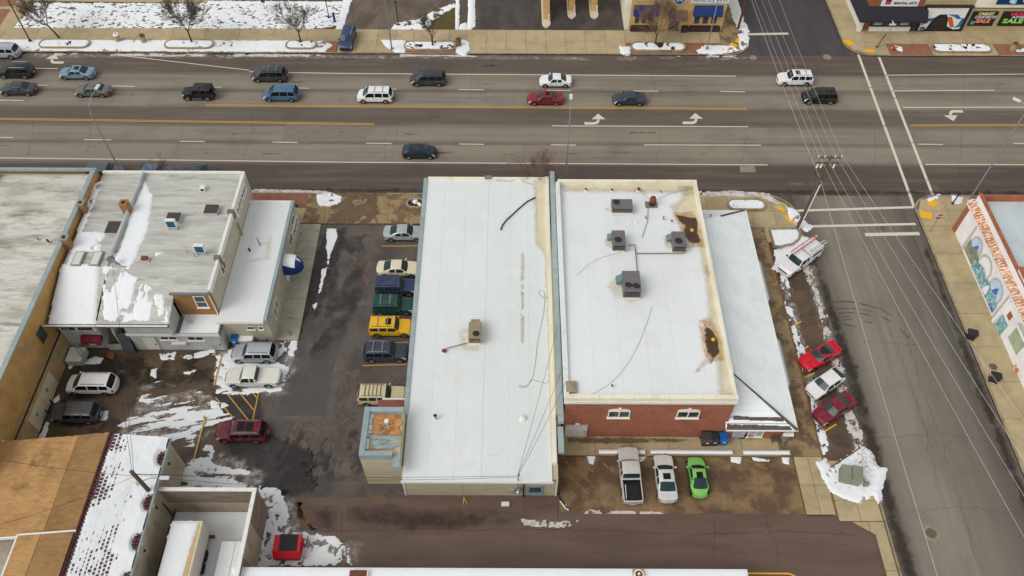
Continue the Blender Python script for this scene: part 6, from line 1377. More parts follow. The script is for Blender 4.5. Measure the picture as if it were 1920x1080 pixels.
for s in (-1, 1): MB().tube([p + nn_ * s, q + nn_ * s], .05, 5).build('rail', m_lad, ld)
for k in range(8):
    c = p.lerp(q, (k + .5) / 8); MB().tube([c - nn_, c + nn_], .035, 5).build('rung', m_metal, ld)
# ------------------------------------------------------------------ street furniture
m_pole = mat('galvanised_pole', S(148, 158, 162), [(S(120, 130, 134), 2, (1, 1, 1), .42, .66, .5)], rough=.45, metal=.4)
m_poled = mat('dark_painted_pole', S(74, 72, 72), rough=.5)
def street_lamp(label, X, Y, h, arm, m, head=None, r=.11, base_z=.14):
    """tapered pole, sweeping arm along (dx,dy), lamp head"""
    t = thing('street_lamp', label, 'street lamp', (X, Y, base_z), 'street lamps')
    MB().cyl((X, Y), .24, base_z, base_z + .25, 10).build('base', m, t)
    MB().tube([(X, Y, base_z), (X, Y, h * .5), (X, Y, h)], [r, r * .85, r * .62], 8).build('pole', m, t, smooth=50)
    dx, dy, up = arm
    pts = [(X, Y, h - .1), (X + dx * .15, Y + dy * .15, h + up * .6), (X + dx * .5, Y + dy * .5, h + up * .95), (X + dx, Y + dy, h + up)]
    MB().tube(pts, [r * .6, r * .5, r * .45, r * .4], 6).build('arm', m, t, smooth=50)
    e = Vector(pts[-1]); d = Vector((dx, dy, 0)).normalized(); n = Vector((-d.y, d.x, 0))
    MB().obox(e + d * .32, d * .42, n * .17, (0, 0, .07)).build('lamp_head', mat('pale_lamp_head', S(206, 212, 216), rough=.4), t)
    MB().obox(e + d * .36 - Vector((0, 0, .09)), d * .28, n * .12, (0, 0, .02)).build('lens', mat('frosted_lens', S(222, 224, 216), rough=.2), t)
    return t
x, z = GYP(170, 214, 69.6); x2, z2 = GYP(180, 181, 71.5)
street_lamp('curved grey street lamp rising behind the weathered grey roof', x, 69.6, z, (x2 - x, 2.6, 1.4), m_pole)
x, z = GYP(1069, 215, 69.8)
street_lamp('straight grey street lamp rising behind the gap between white roofs', x, 69.8, z, (.1, 1.6, .9), m_pole)
x, z = GYP(1923, 205, 70.0)
street_lamp('grey street lamp standing at the mural building corner', 56.1, 69.95, z, (-.75, .8, .5), m_pole)
p = G(58, 79); street_lamp('dark street lamp beside the snowy bed with the leaning bare tree', p.x, p.y, 9.5, (.2, -2.5, .8), m_poled)
p = G(735, 94); street_lamp('grey street lamp by the oval planter next to the driveway', p.x, p.y, 9.5, (.2, -2.4, .8), m_pole)
p = G(1325, 94); street_lamp('pale street lamp in front of the tan bank', p.x, p.y, 9.5, (.3, -2.4, .8), m_pole)
def post_lamp(u, v, h, label):
    p = G(u, v); t = thing('post_lamp', label, 'lamp post', (p.x, p.y, .05), 'black post lamps')
    MB().tube([(p.x, p.y, .05), (p.x, p.y, h)], .07, 7).build('post', m_black, t); MB().cyl((p.x, p.y), .2, .03, .3, 8, .1).build('foot', m_black, t)
    MB().cyl((p.x, p.y), .12, h, h + .3, 10, .2).build('lantern', m_poled, t); MB().cyl((p.x, p.y), .24, h + .3, h + .42, 10, .05).build('cap', m_black, t)
post_lamp(747, 47, 3.6, 'black post lamp at the tip of the wedge lawn'); post_lamp(617, 34, 3.9, 'slim black post lamp beside the snow ring near the driveway')
t = thing('parking_sign', 'dark blue sign on a short post behind the snowy lawn', 'sign', G(497, 19)); p = G(497, 19)
MB().tube([(p.x, p.y, .05), (p.x, p.y, 1.9)], .04, 5).build('post', m_black, t); MB().box(p.x - .3, p.x + .3, p.y - .03, p.y + .02, 1.3, 2.0).build('plate', m_navy, t)
t = thing('marker_post', 'blue marker post at the edge of the dormant grass', 'post', G(628, 42)); p = G(628, 42); MB().box(p.x - .16, p.x + .16, p.y - .1, p.y + .1, 0, 1.5).build('body', mat('blue_post', S(40, 70, 140)), t); MB().cyl((p.x, p.y), .2, 1.5, 1.6, 8).build('cap', m_navy, t)
# stop sign and street sign
p = G(1743, 435); t = thing('stop_sign', 'red octagonal stop sign on the corner sidewalk by the mural wall', 'stop sign', (p.x, p.y, .14))
MB().tube([(p.x, p.y, .1), (p.x, p.y, 2.75)], .045, 6).build('post', m_pole, t); MB().cyl((p.x, p.y), .14, .13, .2, 10).build('foot', m_pole, t)
sd_ = Vector((.12, -1, 0)).normalized(); sx_ = Vector((1, .12, 0)).normalized(); c = Vector((p.x, p.y, 2.75)) + sd_ * .06
def octa(r, off, m, nm):
    b = MB(); ps = [c + sd_ * off + (sx_ * math.cos(rad(22.5 + 45 * k)) + Vector((0, 0, 1)) * math.sin(rad(22.5 + 45 * k))) * r for k in range(8)]
    b.add(ps + [q - sd_ * .02 for q in ps], [tuple(range(8)), tuple(range(15, 7, -1))] + [(k, 8 + k, 8 + (k + 1) % 8, (k + 1) % 8) for k in range(8)]); return b.build(nm, m, t)
octa(.5, 0, m_trim, 'border'); octa(.45, .012, mat('stop_red', S(176, 24, 44), rough=.5), 'face'); letter('STOP', .34, c + sd_ * .02, sx_, (0, 0, 1), m_trim, t, w=.72, bold=.01)
p = G(1661, 76); t = thing('street_name_sign', 'slim post with pale crossed street name plates by the black awning', 'sign', (p.x, p.y, .14))
MB().tube([(p.x, p.y, .1), (p.x, p.y, 2.6)], .04, 5).build('post', m_pole, t); MB().box(p.x - .5, p.x + .5, p.y - .02, p.y + .02, 2.6, 2.82).build('name_plate', m_trim, t); MB().box(p.x - .02, p.x + .02, p.y - .5, p.y + .5, 2.84, 3.05).build('name_plate', m_trim, t)
p = G(1643, 90); t = thing('signal_post', 'short leaning rusty post on the corner by the brick panels', 'post', (p.x, p.y, .14)); MB().tube([(p.x, p.y, .1), (p.x + .7, p.y + .2, 2.4)], .09, 7).build('post', m_rust, t); MB().cyl((p.x, p.y), .2, .13, .22, 10).build('foot', m_rust, t)
p = G(1785, 383); t = thing('signal_post', 'short dark post by the snow at the mural corner', 'post', (p.x, p.y, .14)); MB().tube([(p.x, p.y, .1), (p.x + .2, p.y + .1, 1.9)], .08, 7).build('post', m_black, t); MB().cyl((p.x, p.y), .16, .13, .22, 10).build('foot', m_black, t)
p = G(1673, 96); t = thing('fire_hydrant', 'small red hydrant on the brick panel by the corner', 'hydrant', (p.x, p.y, .14))
m_hyd = mat('hydrant_red', S(176, 36, 40), rough=.5); MB().cyl((p.x, p.y), .18, .13, .75, 10).build('barrel', m_hyd, t, smooth=50); MB().cyl((p.x, p.y), .2, .75, .95, 10, .05).build('bonnet', m_hyd, t, smooth=50); MB().tube([(p.x - .3, p.y, .55), (p.x + .3, p.y, .55)], .08, 8).build('nozzle', m_trim, t)
def receptacle(u, v, label, m, top, h=1.05, r=.42):
    p = G(u, v); t = thing('litter_bin', label, 'litter bin', (p.x, p.y, .14), 'round concrete litter bins')
    MB().cyl((p.x, p.y), r * .92, .12, .12 + h, 16, r).build('drum', m, t, smooth=50); MB().cyl((p.x, p.y), r * 1.05, .12 + h, .3 + h, 16, r * .8).build('lid', top, t, smooth=50); MB().cyl((p.x, p.y), r * .35, .3 + h, .31 + h, 12).build('opening', m_dark, t)
m_agg = mat('pebbled_concrete', S(176, 156, 120), [(S(140, 120, 90), 8, (1, 1, 1), .42, .66, .7)]); m_tlid = mat('brown_bin_lid', S(104, 76, 62))
receptacle(223, 78, 'square-looking tan litter bin capped with snow by the long bed', m_agg, m_snow); receptacle(271, 80, 'tan litter bin with brown lid beside scattered bare paver patches', m_agg, m_tlid); receptacle(860, 87, 'brown litter bin at the end of the oval planter near the driveway', mat('brown_bin', S(120, 96, 82)), m_tlid); receptacle(1897, 95, 'tan litter bin past the oval planter by the shops', m_agg, m_tlid)
# oval planters with rims, snow and bare trees
PL = [(68, 180, 64, 84, 'oval snowy planter holding the leaning bare tree'), (302, 408, 70, 89, 'oval snowy planter holding the widest bare tree'), (530, 598, 77, 91, 'short oval snowy planter near the parked blue SUV'), (753, 858, 78, 97, 'oval snowy planter beside the brown litter bin'), (1182, 1288, 83, 98, 'oval snowy planter in front of the tan bank'), (1748, 1856, 79, 95, 'oval snowy planter in front of the sale windows'), (757, 800, 371, 389, 'oval snowy planter half hidden by the long white roof'), (1363, 1437, 372, 393, 'oval snowy planter at the hip roof street corner')]
random.seed(3)
for k, (u0, u1, v0, v1, lab) in enumerate(PL):
    a, b_ = G(u0, v1, .4), G(u1, v0, .4); y0, y1 = (a.y, b_.y) if k >= 6 else (98.95, 101.1)
    if k in (0, 1, 2): y0, y1 = 99.1, 101.2
    t, poly, zz = planter('planter', lab, a.x + .2, b_.x - .2, y0, y1, 1.0, .32, .22, group='oval street planters')
    patch('snow_fill', [poly], zz, m_snow, thick=.09, rag=.06, soft=.15, holes=(.34, .3, .36, .4, .43, .44, .47, .3)[k], hscale=1.1, cell=.09, parent=t, kind='stuff')
P4 = ccw(PX((1440, 433), (1494, 432), (1499, 440), (1497, 452), (1485, 461), (1458, 467), (1449, 465)))
t = thing('planter', 'wedge-shaped snow-filled planter beside the white work truck', 'planter', (31.5, 63.7, .1)); b = MB(); cen = Vector((sum(p[0] for p in P4) / 7, sum(p[1] for p in P4) / 7)); n = len(P4)
inn = [tuple(Vector(p).lerp(cen, .1)) for p in P4]
vs = [(p[0], p[1], 0) for p in P4] + [(p[0], p[1], .45) for p in P4] + [(p[0], p[1], .45) for p in inn] + [(p[0], p[1], .2) for p in inn]
b.add(vs, [(l * n + i, l * n + (i + 1) % n, (l + 1) * n + (i + 1) % n, (l + 1) * n + i) for l in range(3) for i in range(n)]); b.build('rim', m_kerb, t)
patch('snow_fill', [inn], .36, m_snow, thick=.1, rag=.02, soft=.2, cell=.1, parent=t, kind='stuff')

# ------------------------------------------------------------------ bare trees
m_bark = mat('grey_brown_bark', S(84, 70, 62), [(S(62, 50, 45), 4, (1, 1, .3), .4, .7, .7)], rough=.95)
m_twig = mat('brown_twigs', S(104, 88, 78), [(S(80, 66, 58), 3, (1, 1, 1), .4, .7, .6)], rough=.95)
def bare_tree(label, X, Y, h, spread, seed, zb=.3, lean=(0, 0), fork=.32, tw=m_twig, dens=1.0):
    rnd = random.Random(seed); t = thing('bare_tree', label, 'tree', (X, Y, zb), 'bare street trees')
    tr, br = MB(), MB(); base = Vector((X, Y, zb - .1)); top = base + Vector((lean[0] * h * fork, lean[1] * h * fork, h * fork))
    tr.tube([base, base.lerp(top, .5) + Vector((rnd.uniform(-.05, .05), 0, 0)), top], [.16, .12, .1], 7)
    def grow(p, d, L, r, lev):
        pts, q, dd = [p], p.copy(), d.copy()
        for s in range(3):
            dd = (dd + Vector((rnd.gauss(0, .13), rnd.gauss(0, .13), .10 if lev < 2 else .04))).normalized(); q = q + dd * L / 3; pts.append(q.copy())
        br.tube(pts, [max(r, .014), max(r * .8, .013), max(r * .62, .012), max(r * .42, .010)], 4 if lev < 2 else 3, cap=False)
        if lev >= 4: return
        n = int((4, 4, 4, 4)[lev] * dens + rnd.random())
        for k in range(n):
            f = rnd.uniform(.35, 1.0) if k else 1.0
            i = min(2, int(f * 3)); o = pts[i].lerp(pts[i + 1], f * 3 - i)
            ax = Vector((rnd.gauss(0, 1), rnd.gauss(0, 1), rnd.gauss(0, .5))).normalized(); sp = (.42, .5, .55, .6)[lev]
            nd = (dd + ax * sp).normalized()
            if nd.z < .05: nd.z = .15
            grow(o, nd, L * rnd.uniform(.55, .8), r * .55, lev + 1)
    nb = 6
    for k in range(nb):
        a = 2 * math.pi * k / nb + rnd.uniform(-.4, .4); s = spread * rnd.uniform(.7, 1.1)
        grow(top - Vector((0, 0, rnd.uniform(0, .25))), Vector((math.cos(a) * s + lean[0], math.sin(a) * s + lean[1], 1)).normalized(), h * .36, .06, 0)
    tr.build('trunk', m_bark, t, smooth=60); br.build('crown', tw, t)
    return t
p = G(112, 73); bare_tree('bare tree leaning toward the plaza from its snowy bed', p.x, p.y, 6.4, 1.15, 2, lean=(-.45, .1), dens=1.05)
p = G(361, 83); bare_tree('broad bare tree with dense fine twigs in the middle bed', p.x, p.y, 6.8, 1.05, 5, dens=1.15)
p = G(565, 83); bare_tree('smaller bare tree beside the driveway with the blue SUV', p.x, p.y, 6.0, .85, 9)
p = G(812, 89); bare_tree('bare tree in the planter by the wedge lawn', p.x, p.y, 5.0, .8, 14, dens=.85)
p = G(1228, 87); bare_tree('dense pale bare tree in front of the tan bank windows', p.x, p.y, 6.2, .95, 21, dens=1.15, tw=mat('pale_twigs', S(128, 106, 92), rough=.95))
x, z = GYP(1016, 300, 69.0); bare_tree('reddish bare tree rising behind the long white roof', x, 69.0, 6.3, .6, 33, tw=mat('reddish_twigs', S(122, 96, 86), rough=.95), dens=.82)
x, z = GYP(300, 312, 69.2); bare_tree('bare tree mostly hidden behind the weathered grey roof', x, 69.2, 5.0, .5, 41, tw=MATS['reddish_twigs'], dens=.8)

# ------------------------------------------------------------------ utility poles and wires
def wire(label, a, b, sag, r=.015, m=None, n=14, group='overhead wires', ext=None):
    a, b = Vector(a), Vector(b); pts = []
    for i in range(n + 1):
        t = i / n; q = a.lerp(b, t); q.z -= sag * 4 * t * (1 - t); pts.append(q)
    return tag(MB().tube(pts, r, 4, cap=False).build('power_line', m or m_wire, smooth=80), label, 'wire', group)
m_wire = mat('pale_aluminium_wire', S(188, 182, 172), rough=.4, metal=.3)
m_wired = mat('black_insulated_wire', S(44, 42, 42), rough=.6)
PXm, PYm = 33.75, 64.8
xt, zt_ = GYP(1557, 296, PYm)
up_ = thing('utility_pole', 'tall wooden utility pole with double crossarms on the corner', 'utility pole', (PXm, PYm, .14))
MB().tube([(PXm, PYm, .05), (PXm + (xt - PXm) * .5, PYm, zt_ * .5), (xt, PYm, zt_ + .2)], [.2, .17, .13], 9).build('pole', m_wood, up_, smooth=50)
MB().tube([(PXm + .2, PYm - .16, .2), (PXm + .2 + (xt - PXm) * .62, PYm - .16, zt_ * .66)], .075, 6).build('riser_conduit', m_trim, up_)
for dz_, dy_ in ((-.1, .14), (-.6, -.14)): MB().box(xt - 1.35, xt + 1.35, PYm + dy_ - .06, PYm + dy_ + .06, zt_ + dz_ - .07, zt_ + dz_ + .07).build('crossarm', m_wood, up_)
for dx in (-1.25, -.55, .55, 1.25):
    MB().cyl((xt + dx, PYm + .14), .07, zt_ - .03, zt_ + .22, 8, .05).build('insulator', m_trim, up_)
for dx in (-1.2, -.8, .6): MB().cyl((xt + dx, PYm - .3), .1, zt_ - 1.15, zt_ - .68, 8).build('cutout', m_trim, up_)
b = MB(); b.tube([(xt - .35 + .8 * math.cos(rad(a)), PYm - .3, zt_ - 1.9 + .75 * math.sin(rad(a))) for a in range(0, 361, 20)], .03, 4); b.build('wire_coil', m_wired, up_)
for k, (dx, un, s) in enumerate(((-1.25, 1418, .165), (-.55, 1431, .195), (.55, 1443, .215), (1.25, 1464, .262))):
    yn = 95.0; f = (72 - 11.2) / 72; xn = G(un, 0).x * f; yn = G(un, 0).y * f
    a = Vector((xt + dx, PYm + .14, zt_ + .2)); d = (Vector((xn, yn, 11.2)) - a) / (yn - a.y)
    e = a + d * 62; e.z = 11.9
    lab = ('kerb-side', 'inner', 'outer', 'roadway-side')[k]
    wire('%s pale wire from the crossarms toward the dark far street' % lab, a, e, .9, group='overhead wires')
    wire('%s pale wire from the crossarms down along the side street' % lab, a, (xt + dx + s * 80, PYm - 80, 11.8), 1.3, group='overhead wires')
xc, zc = GYP(1538, 336, PYm)
fz = (72 - 8.2) / 72
wire('thick pale cable slung low from the corner pole across the main street', (xc, PYm, zc), (G(1416, 0).x * fz - .8, PYm + 60, zc + .2), 1.0, .024)
wire('thick pale cable slung low from the corner pole along the kerb', (xc, PYm, zc), (G(1758, 1080).x * (72 - zc) / 72 , PYm - 75, zc + .1), .8, .024)
p = G(1383, 56); t = thing('utility_pole', 'plain brown utility pole beside the tan bank', 'utility pole', (p.x, p.y, .14), 'bare wooden poles'); MB().tube([(p.x, p.y, .1), (p.x + .3, p.y, 10)], [.2, .15], 8).build('pole', mat('red_brown_pole', S(92, 62, 52)), t, smooth=50); MB().cyl((p.x, p.y), .26, .1, .2, 10).build('collar', m_kerb, t)
bx, by, bh = -31.15 + .5, 29.25, 9.7
t = thing('utility_pole', 'leaning brown wooden pole with a lamp arm at the walled yard', 'utility pole', (bx, by, 0))
xtop, ztop = GYP(246, 884, by); bx = GYP(318, 962, by)[0]
MB().tube([(bx, by, -.1), (xtop, by, ztop)], [.24, .17], 9).build('pole', m_wood, t, smooth=50)
a = Vector((bx, by, 0)).lerp(Vector((xtop, by, ztop)), .78); 
MB().tube([a, a + Vector((.9, .1, .5)), a + Vector((1.9, .1, .6))], .05, 6).build('arm', m_metal, t); MB().obox(a + Vector((2.2, .1, .6)), (.38, 0, 0), (0, .15, 0), (0, 0, .08)).build('lamp_head', MATS['pale_lamp_head'], t)
MB().cyl((a.x - .25, a.y - .25), .12, a.z - .2, a.z + .5, 8).build('insulator', m_trim, t)
tp = Vector((xtop, by, ztop)); hs_ = G(975, 876, 5.6)
mast_top = Vector((.55, AY0 - .6, 5.55))
ant = G(211, 497, 8.1)
for lab, e, sg_ in (('dark service wire from the leaning pole to the long building mast', mast_top, .5), ('second dark service wire slung just below toward the mast', mast_top + Vector((0, 0, -.25)), .9), ('dark wire from the leaning pole up to the dish antenna', ant, .3), ('dark wire from the leaning pole to the rear balcony post', Vector((-40.8, 47.3, 4.4)), .3), ('dark wire crossing the brown shingle roof from the leaning pole', G(0, 862, 8.5), .4), ('dark wire dipping low across the brown shingle roof', G(-10, 986, 8.0), .5), ('dark wire from the leaning pole over the walled yard gate', G(470, 909, 5.0), .3)):
    wire(lab, tp - Vector((0, 0, .25 + .2 * (len(lab) % 4))), e, sg_, .018, m_wired, group='dark service wires')
for k, (lab, e) in enumerate((('dark service wire rising from the mast to the brick building corner', Vector((4.8, 40.6, 7.7))), ('dark service wire rising from the mast to the blue-grey coping', Vector((4.5, 46.0, 6.6))), ('thin service wire rising from the mast along the cream parapet', Vector((5.0, 39.0, 7.6))))):
    wire(lab, mast_top + Vector((0, 0, -.1 * k)), e, .35, .016, m_wired, group='dark service wires')

# ------------------------------------------------------------------ things behind the brick building
for x0, x1, lab in ((8.4, 12.95, 'long white concrete bar by the silver pickup'), (13.4, 21.4, 'longest white concrete bar behind the white and green cars'), (22.3, 26.9, 'white concrete bar beside the snow heap near the corner')):
    t = thing('parking_barrier', lab, 'parking barrier', ((x0 + x1) / 2, 35.5, .0), 'concrete parking bars')
    MB().prism([(x0, 35.42), (x1, 35.42), (x1, 35.8), (x0, 35.8)], .1, .42).build('bar', m_kerb, t); patch('snow_cap', [[(x0 + .05, 35.45), (x1 - .05, 35.45), (x1 - .05, 35.78), (x0 + .05, 35.78)]], .42, m_snow, thick=.06, rag=.02, soft=.1, cell=.08, parent=t, kind='stuff')
def wheelie_bin(label, X, Y, m, w=.62, d=.75, h=1.05, rz=0.0, z0=.14, group='wheeled rubbish bins'):
    t = thing('wheelie_bin', label, 'rubbish bin', (X, Y, z0), group, rz)
    b = MB(); a, c = w / 2, d / 2; k = .8
    b.add([(-a * k, -c * k, .08), (a * k, -c * k, .08), (a * k, c * k, .08), (-a * k, c * k, .08), (-a, -c, h), (a, -c, h), (a, c, h), (-a, c, h)], [(3, 2, 1, 0), (0, 1, 5, 4), (1, 2, 6, 5), (2, 3, 7, 6), (3, 0, 4, 7), (4, 5, 6, 7)]); b.build('body', m, t, local=True)
    b = MB(); b.add([(-a * 1.06, -c * 1.08, h + .005), (a * 1.06, -c * 1.08, h + .005), (a * 1.06, c * 1.06, h + .03), (-a * 1.06, c * 1.06, h + .03), (-a * .9, -c * .8, h + .11), (a * .9, -c * .8, h + .11), (a * .9, c * .8, h + .15), (-a * .9, c * .8, h + .15)], [(3, 2, 1, 0), (0, 1, 5, 4), (1, 2, 6, 5), (2, 3, 7, 6), (3, 0, 4, 7), (4, 5, 6, 7)]); b.build('lid', m, t, local=True)
    MB().tube([(-a * .9, c * 1.15, h), (a * .9, c * 1.15, h)], .03, 6).build('handle', m_black, t, local=True)
    for s in (-1, 1):
        q = MB(); q.tube([(s * a * .85 - .05, c * .8, .12), (s * a * .85 + .05, c * .8, .12)], .12, 12); q.build('wheel', m_rub, t, local=True)
    MB().box(-.12, .12, -c * .99 - .02, -c * .99, h * .72, h * .85).build('label_plate', m_trim, t, local=True)
m_bb = mat('black_bin_plastic', S(44, 42, 44), rough=.5); m_bl = mat('blue_bin_plastic', S(20, 92, 158), rough=.5)
p = G(1321, 833); wheelie_bin('charcoal wheeled bin at the outer end of the bin row', p.x, p.y + .1, mat('charcoal_bin', S(66, 60, 58), rough=.5), .95, 1.1, 1.2)
p = G(1336, 833); wheelie_bin('black wheeled bin in the middle of the bin row', p.x, p.y + .1, m_bb, .8, 1.0, 1.15)
p = G(1353, 833); wheelie_bin('blue wheeled bin at the end of the bin row', p.x, p.y + .15, m_bl, .8, 1.0, 1.1)
p = G(1816, 634); wheelie_bin('dark wheeled bin at the kerb below the mural', p.x, p.y, m_bb, .75, .95, 1.1, rad(250), 0.0)
p = G(1859, 714); wheelie_bin('dark wheeled bin at the kerb near the round iron cover', p.x, p.y, m_bb, .75, .95, 1.1, rad(250), 0.0)
disc('manhole_cover', 1861, 689, .42, es, m_iron, ZW + .012)
p = G(445, 645); wheelie_bin('blue and white bin between the back rooms and the low wing', p.x, p.y, m_bl, .7, .9, 1.1)
t = thing('storage_box', 'long white chest covered in snow behind the low wing', 'chest', G(462, 640)); p = G(462, 642); MB().box(p.x - 1.1, p.x + .9, p.y - .45, p.y + .45, 0, .9).build('body', m_trim, t); MB().box(p.x - 1.15, p.x + .95, p.y - .5, p.y + .5, .902, 1.05).build('lid', m_snow, t)
t = thing('tarp_pile', 'dark grey covered pile beside the low wing corner', 'pile', G(493, 633)); p = G(493, 634); b = MB(); b.prism([(p.x - .7, p.y - .5), (p.x + .6, p.y - .6), (p.x + .8, p.y + .4), (p.x - .5, p.y + .5)], 0, [.4, .6, 1.0, .8]); b.build('cover', m_dgrey, t); MB().box(p.x - .2, p.x + .5, p.y - .3, p.y + .3, .5, 1.05).build('lump', m_dgrey, t)
# barbecue, small bike, folded chairs at the wing
p = G(1398, 824); t = thing('childs_bicycle', 'small pink bicycle leaning beside the notice board', 'bicycle', (p.x, p.y, .14))
m_pinkb = mat('pink_bike_paint', S(176, 84, 96), rough=.4)
for dx in (-.42, .42):
    b = MB(); b.tube([(p.x + dx + .26 * math.cos(rad(a)), p.y, .42 + .26 * math.sin(rad(a))) for a in range(0, 361, 24)], .035, 5); b.build('wheel', m_rub, t)
b = MB(); b.tube([(p.x - .42, p.y, .42), (p.x - .15, p.y, .75), (p.x + .25, p.y, .75), (p.x + .42, p.y, .42)], .03, 5); b.tube([(p.x - .15, p.y, .75), (p.x - .02, p.y, .4), (p.x + .25, p.y, .75)], .025, 5); b.build('frame', m_pinkb, t)
MB().tube([(p.x + .28, p.y - .25, 1.0), (p.x + .28, p.y + .25, 1.0)], .025, 5).build('handlebar', m_metal, t); MB().box(p.x - .27, p.x - .05, p.y - .07, p.y + .07, .82, .9).build('saddle', m_black, t)
p = G(1398, 815); t = thing('kettle_grill', 'round black kettle grill against the brick wing', 'grill', (p.x, p.y, .14)); MB().cyl((p.x, p.y - .1), .18, .8, 1.0, 14, .34).build('bowl', m_black, t, smooth=50); MB().cyl((p.x, p.y - .1), .34, 1.0, 1.22, 14, .12).build('lid', m_black, t, smooth=50)
for a in (0, 120, 240): MB().tube([(p.x + .12 * math.cos(rad(a)), p.y - .1 + .12 * math.sin(rad(a)), .85), (p.x + .3 * math.cos(rad(a)), p.y - .1 + .3 * math.sin(rad(a)), .15)], .02, 4).build('leg', m_metal, t)
p = G(1455, 829); t = thing('bench', 'dark bench and odds and ends stacked by the wing corner', 'bench', (p.x, p.y, .14)); MB().box(p.x - .55, p.x + .5, p.y - .2, p.y + .25, .5, .56).build('seat', m_wood, t); MB().box(p.x - .55, p.x + .5, p.y + .26, p.y + .32, .56, 1.0).build('backrest', m_wood, t)
for dx in (-.5, .45):
    for dy in (-.15, .2): MB().box(p.x + dx - .03, p.x + dx + .03, p.y + dy - .03, p.y + dy + .03, .14, .5).build('leg', m_black, t)
p = G(1467, 829); t = thing('storage_tank', 'white cylindrical tank with pipes at the wing corner', 'tank', (p.x, p.y, .14)); MB().tube([(p.x - .25, p.y + .2, 1.25), (p.x + .75, p.y + .2, 1.25)], .24, 12).build('tank', m_trim, t, smooth=50); MB().cyl((p.x, p.y), .25, .14, .7, 12).build('pot', m_metal, t, smooth=50); MB().box(p.x - .3, p.x + .6, p.y + .1, p.y + .35, .14, 1.0).build('stand', m_dgrey, t)
# transformer on its pad
p = G(1592, 908); t = thing('transformer', 'green-grey pad transformer in the snow patch by the side street', 'transformer box', (p.x, p.y, .1))
m_tr = mat('transformer_green', S(134, 140, 118), [(S(112, 120, 98), 1.5, (1, 1, 1), .42, .66, .5)], rough=.6)
ca, sa = math.cos(rad(-14)), math.sin(rad(-14)); R2 = lambda x, y: (p.x + x * ca - y * sa, p.y + .45 + x * sa + y * ca)
MB().prism([R2(-1.25, -.95), R2(1.05, -.95), R2(1.05, .95), R2(-1.25, .95)], 0, .22).build('pad', m_kerb, t)
MB().prism([R2(-.95, -.6), R2(-.05, -.6), R2(-.05, .75), R2(-.95, .75)], .22, [1.25, 1.35, 1.35, 1.25]).build('cabinet', m_tr, t)
MB().prism([R2(-.04, -.6), R2(.85, -.6), R2(.85, .75), R2(-.04, .75)], .22, [1.6, 1.5, 1.5, 1.6]).build('tank', m_tr, t)
MB().prism([R2(-.99, -.64), R2(-.08, -.64), R2(-.08, .79), R2(-.99, .79)], [1.25, 1.35, 1.35, 1.25], [1.31, 1.41, 1.41, 1.31]).build('lid', m_tr, t)
MB().prism([R2(-.06, -.64), R2(.89, -.64), R2(.89, .79), R2(-.06, .79)], [1.6, 1.5, 1.5, 1.6], [1.66, 1.56, 1.56, 1.66]).build('lid', m_tr, t)
p2 = G(1620, 912); t = thing('utility_pedestal', 'small green pedestal beside the pad transformer', 'pedestal', (p2.x, p2.y, .1)); MB().box(p2.x - .2, p2.x + .2, p2.y - .15, p2.y + .15, .05, .7).build('body', m_tr, t); MB().box(p2.x - .23, p2.x + .23, p2.y - .18, p2.y + .18, .703, .8).build('cap', m_tr, t)
b = MB(); rnd = random.Random(2)
for k in range(260):                                                     # dry grass in the snow patch
    c = G(rnd.gauss(1622, 10), rnd.gauss(868, 11)); a = rnd.uniform(0, 6.28); L = rnd.uniform(.25, .6)
    e = c + Vector((math.cos(a) * L * .8, math.sin(a) * L * .8, rnd.uniform(.1, .3))); q = Vector((-math.sin(a), math.cos(a), 0)) * .025
    b.add([c + q + Vector((0, 0, .12)), c - q + Vector((0, 0, .12)), e + Vector((0, 0, .15))], [(0, 1, 2)])
b.build('dry_grass', mat('rusty_dry_grass', S(156, 104, 72), [(S(120, 76, 52), 3, (1, 1, 1), .4, .7, .7)]), kind='stuff', label='rusty dry ornamental grass poking through the snow by the transformer')
line('edging_board', 1554, 879, 1612, 841, .12, m_wood, lc, z=.2)
# dumpster
t = thing('dumpster', 'red dumpster with black ribbed lid in the snow', 'dumpster', G(542, 1050)); p = G(541, 1056)
m_dr = mat('red_dumpster_paint', S(206, 30, 40), [(S(170, 22, 32), 2, (1, 1, 1), .42, .66, .5)], rough=.5)
b = MB(); x0, x1, y0, y1 = p.x - 1.2, p.x + 1.15, p.y + .05, p.y + 1.95
b.add([(x0 + .1, y0 + .12, .18), (x1 - .1, y0 + .12, .18), (x1, y1, .18), (x0, y1, .18), (x0, y0, .95), (x1, y0, .95), (x1, y1, 1.65), (x0, y1, 1.65), (x0, y0 + .5, 1.42), (x1, y0 + .5, 1.42)], [(3, 2, 1, 0), (0, 1, 5, 4), (1, 2, 6, 9, 5), (2, 3, 7, 6), (3, 0, 4, 8, 7), (4, 5, 9, 8), (8, 9, 6, 7)]); b.build('hopper', m_dr, t)
dl = Vector((0, y1 - y0 - .5, .23)); 
b = MB(); b.obox(((x0 + x1) / 2 + .12, (y0 + .55 + y1) / 2, 1.60), (.78, 0, 0), (0, dl.y / 2, dl.z / 2), (0, 0, .03)); lid = b.build('lid', m_black, t)
for k in range(9): b = MB(); b.obox(((x0 + x1) / 2 + .12, y0 + .62 + k * .155, 1.53 + k * .0265), (.7, 0, 0), (0, .035, .005), (0, 0, .02)); b.build('lid_rib', m_rub, lid)
for s in (x0 - .06, x1 + .06): MB().box(s - .06, s + .06, y0 + .6, y1 - .4, .8, 1.05).build('fork_pocket', m_dr, t)
for dx in (.2, 2.1): MB().box(x0 + dx - .08, x0 + dx + .08, y0 + .2, y0 + .5, 0, .18).build('caster', m_black, t)
m_ybar0 = mat('dull_yellow_plastic', S(206, 174, 66))
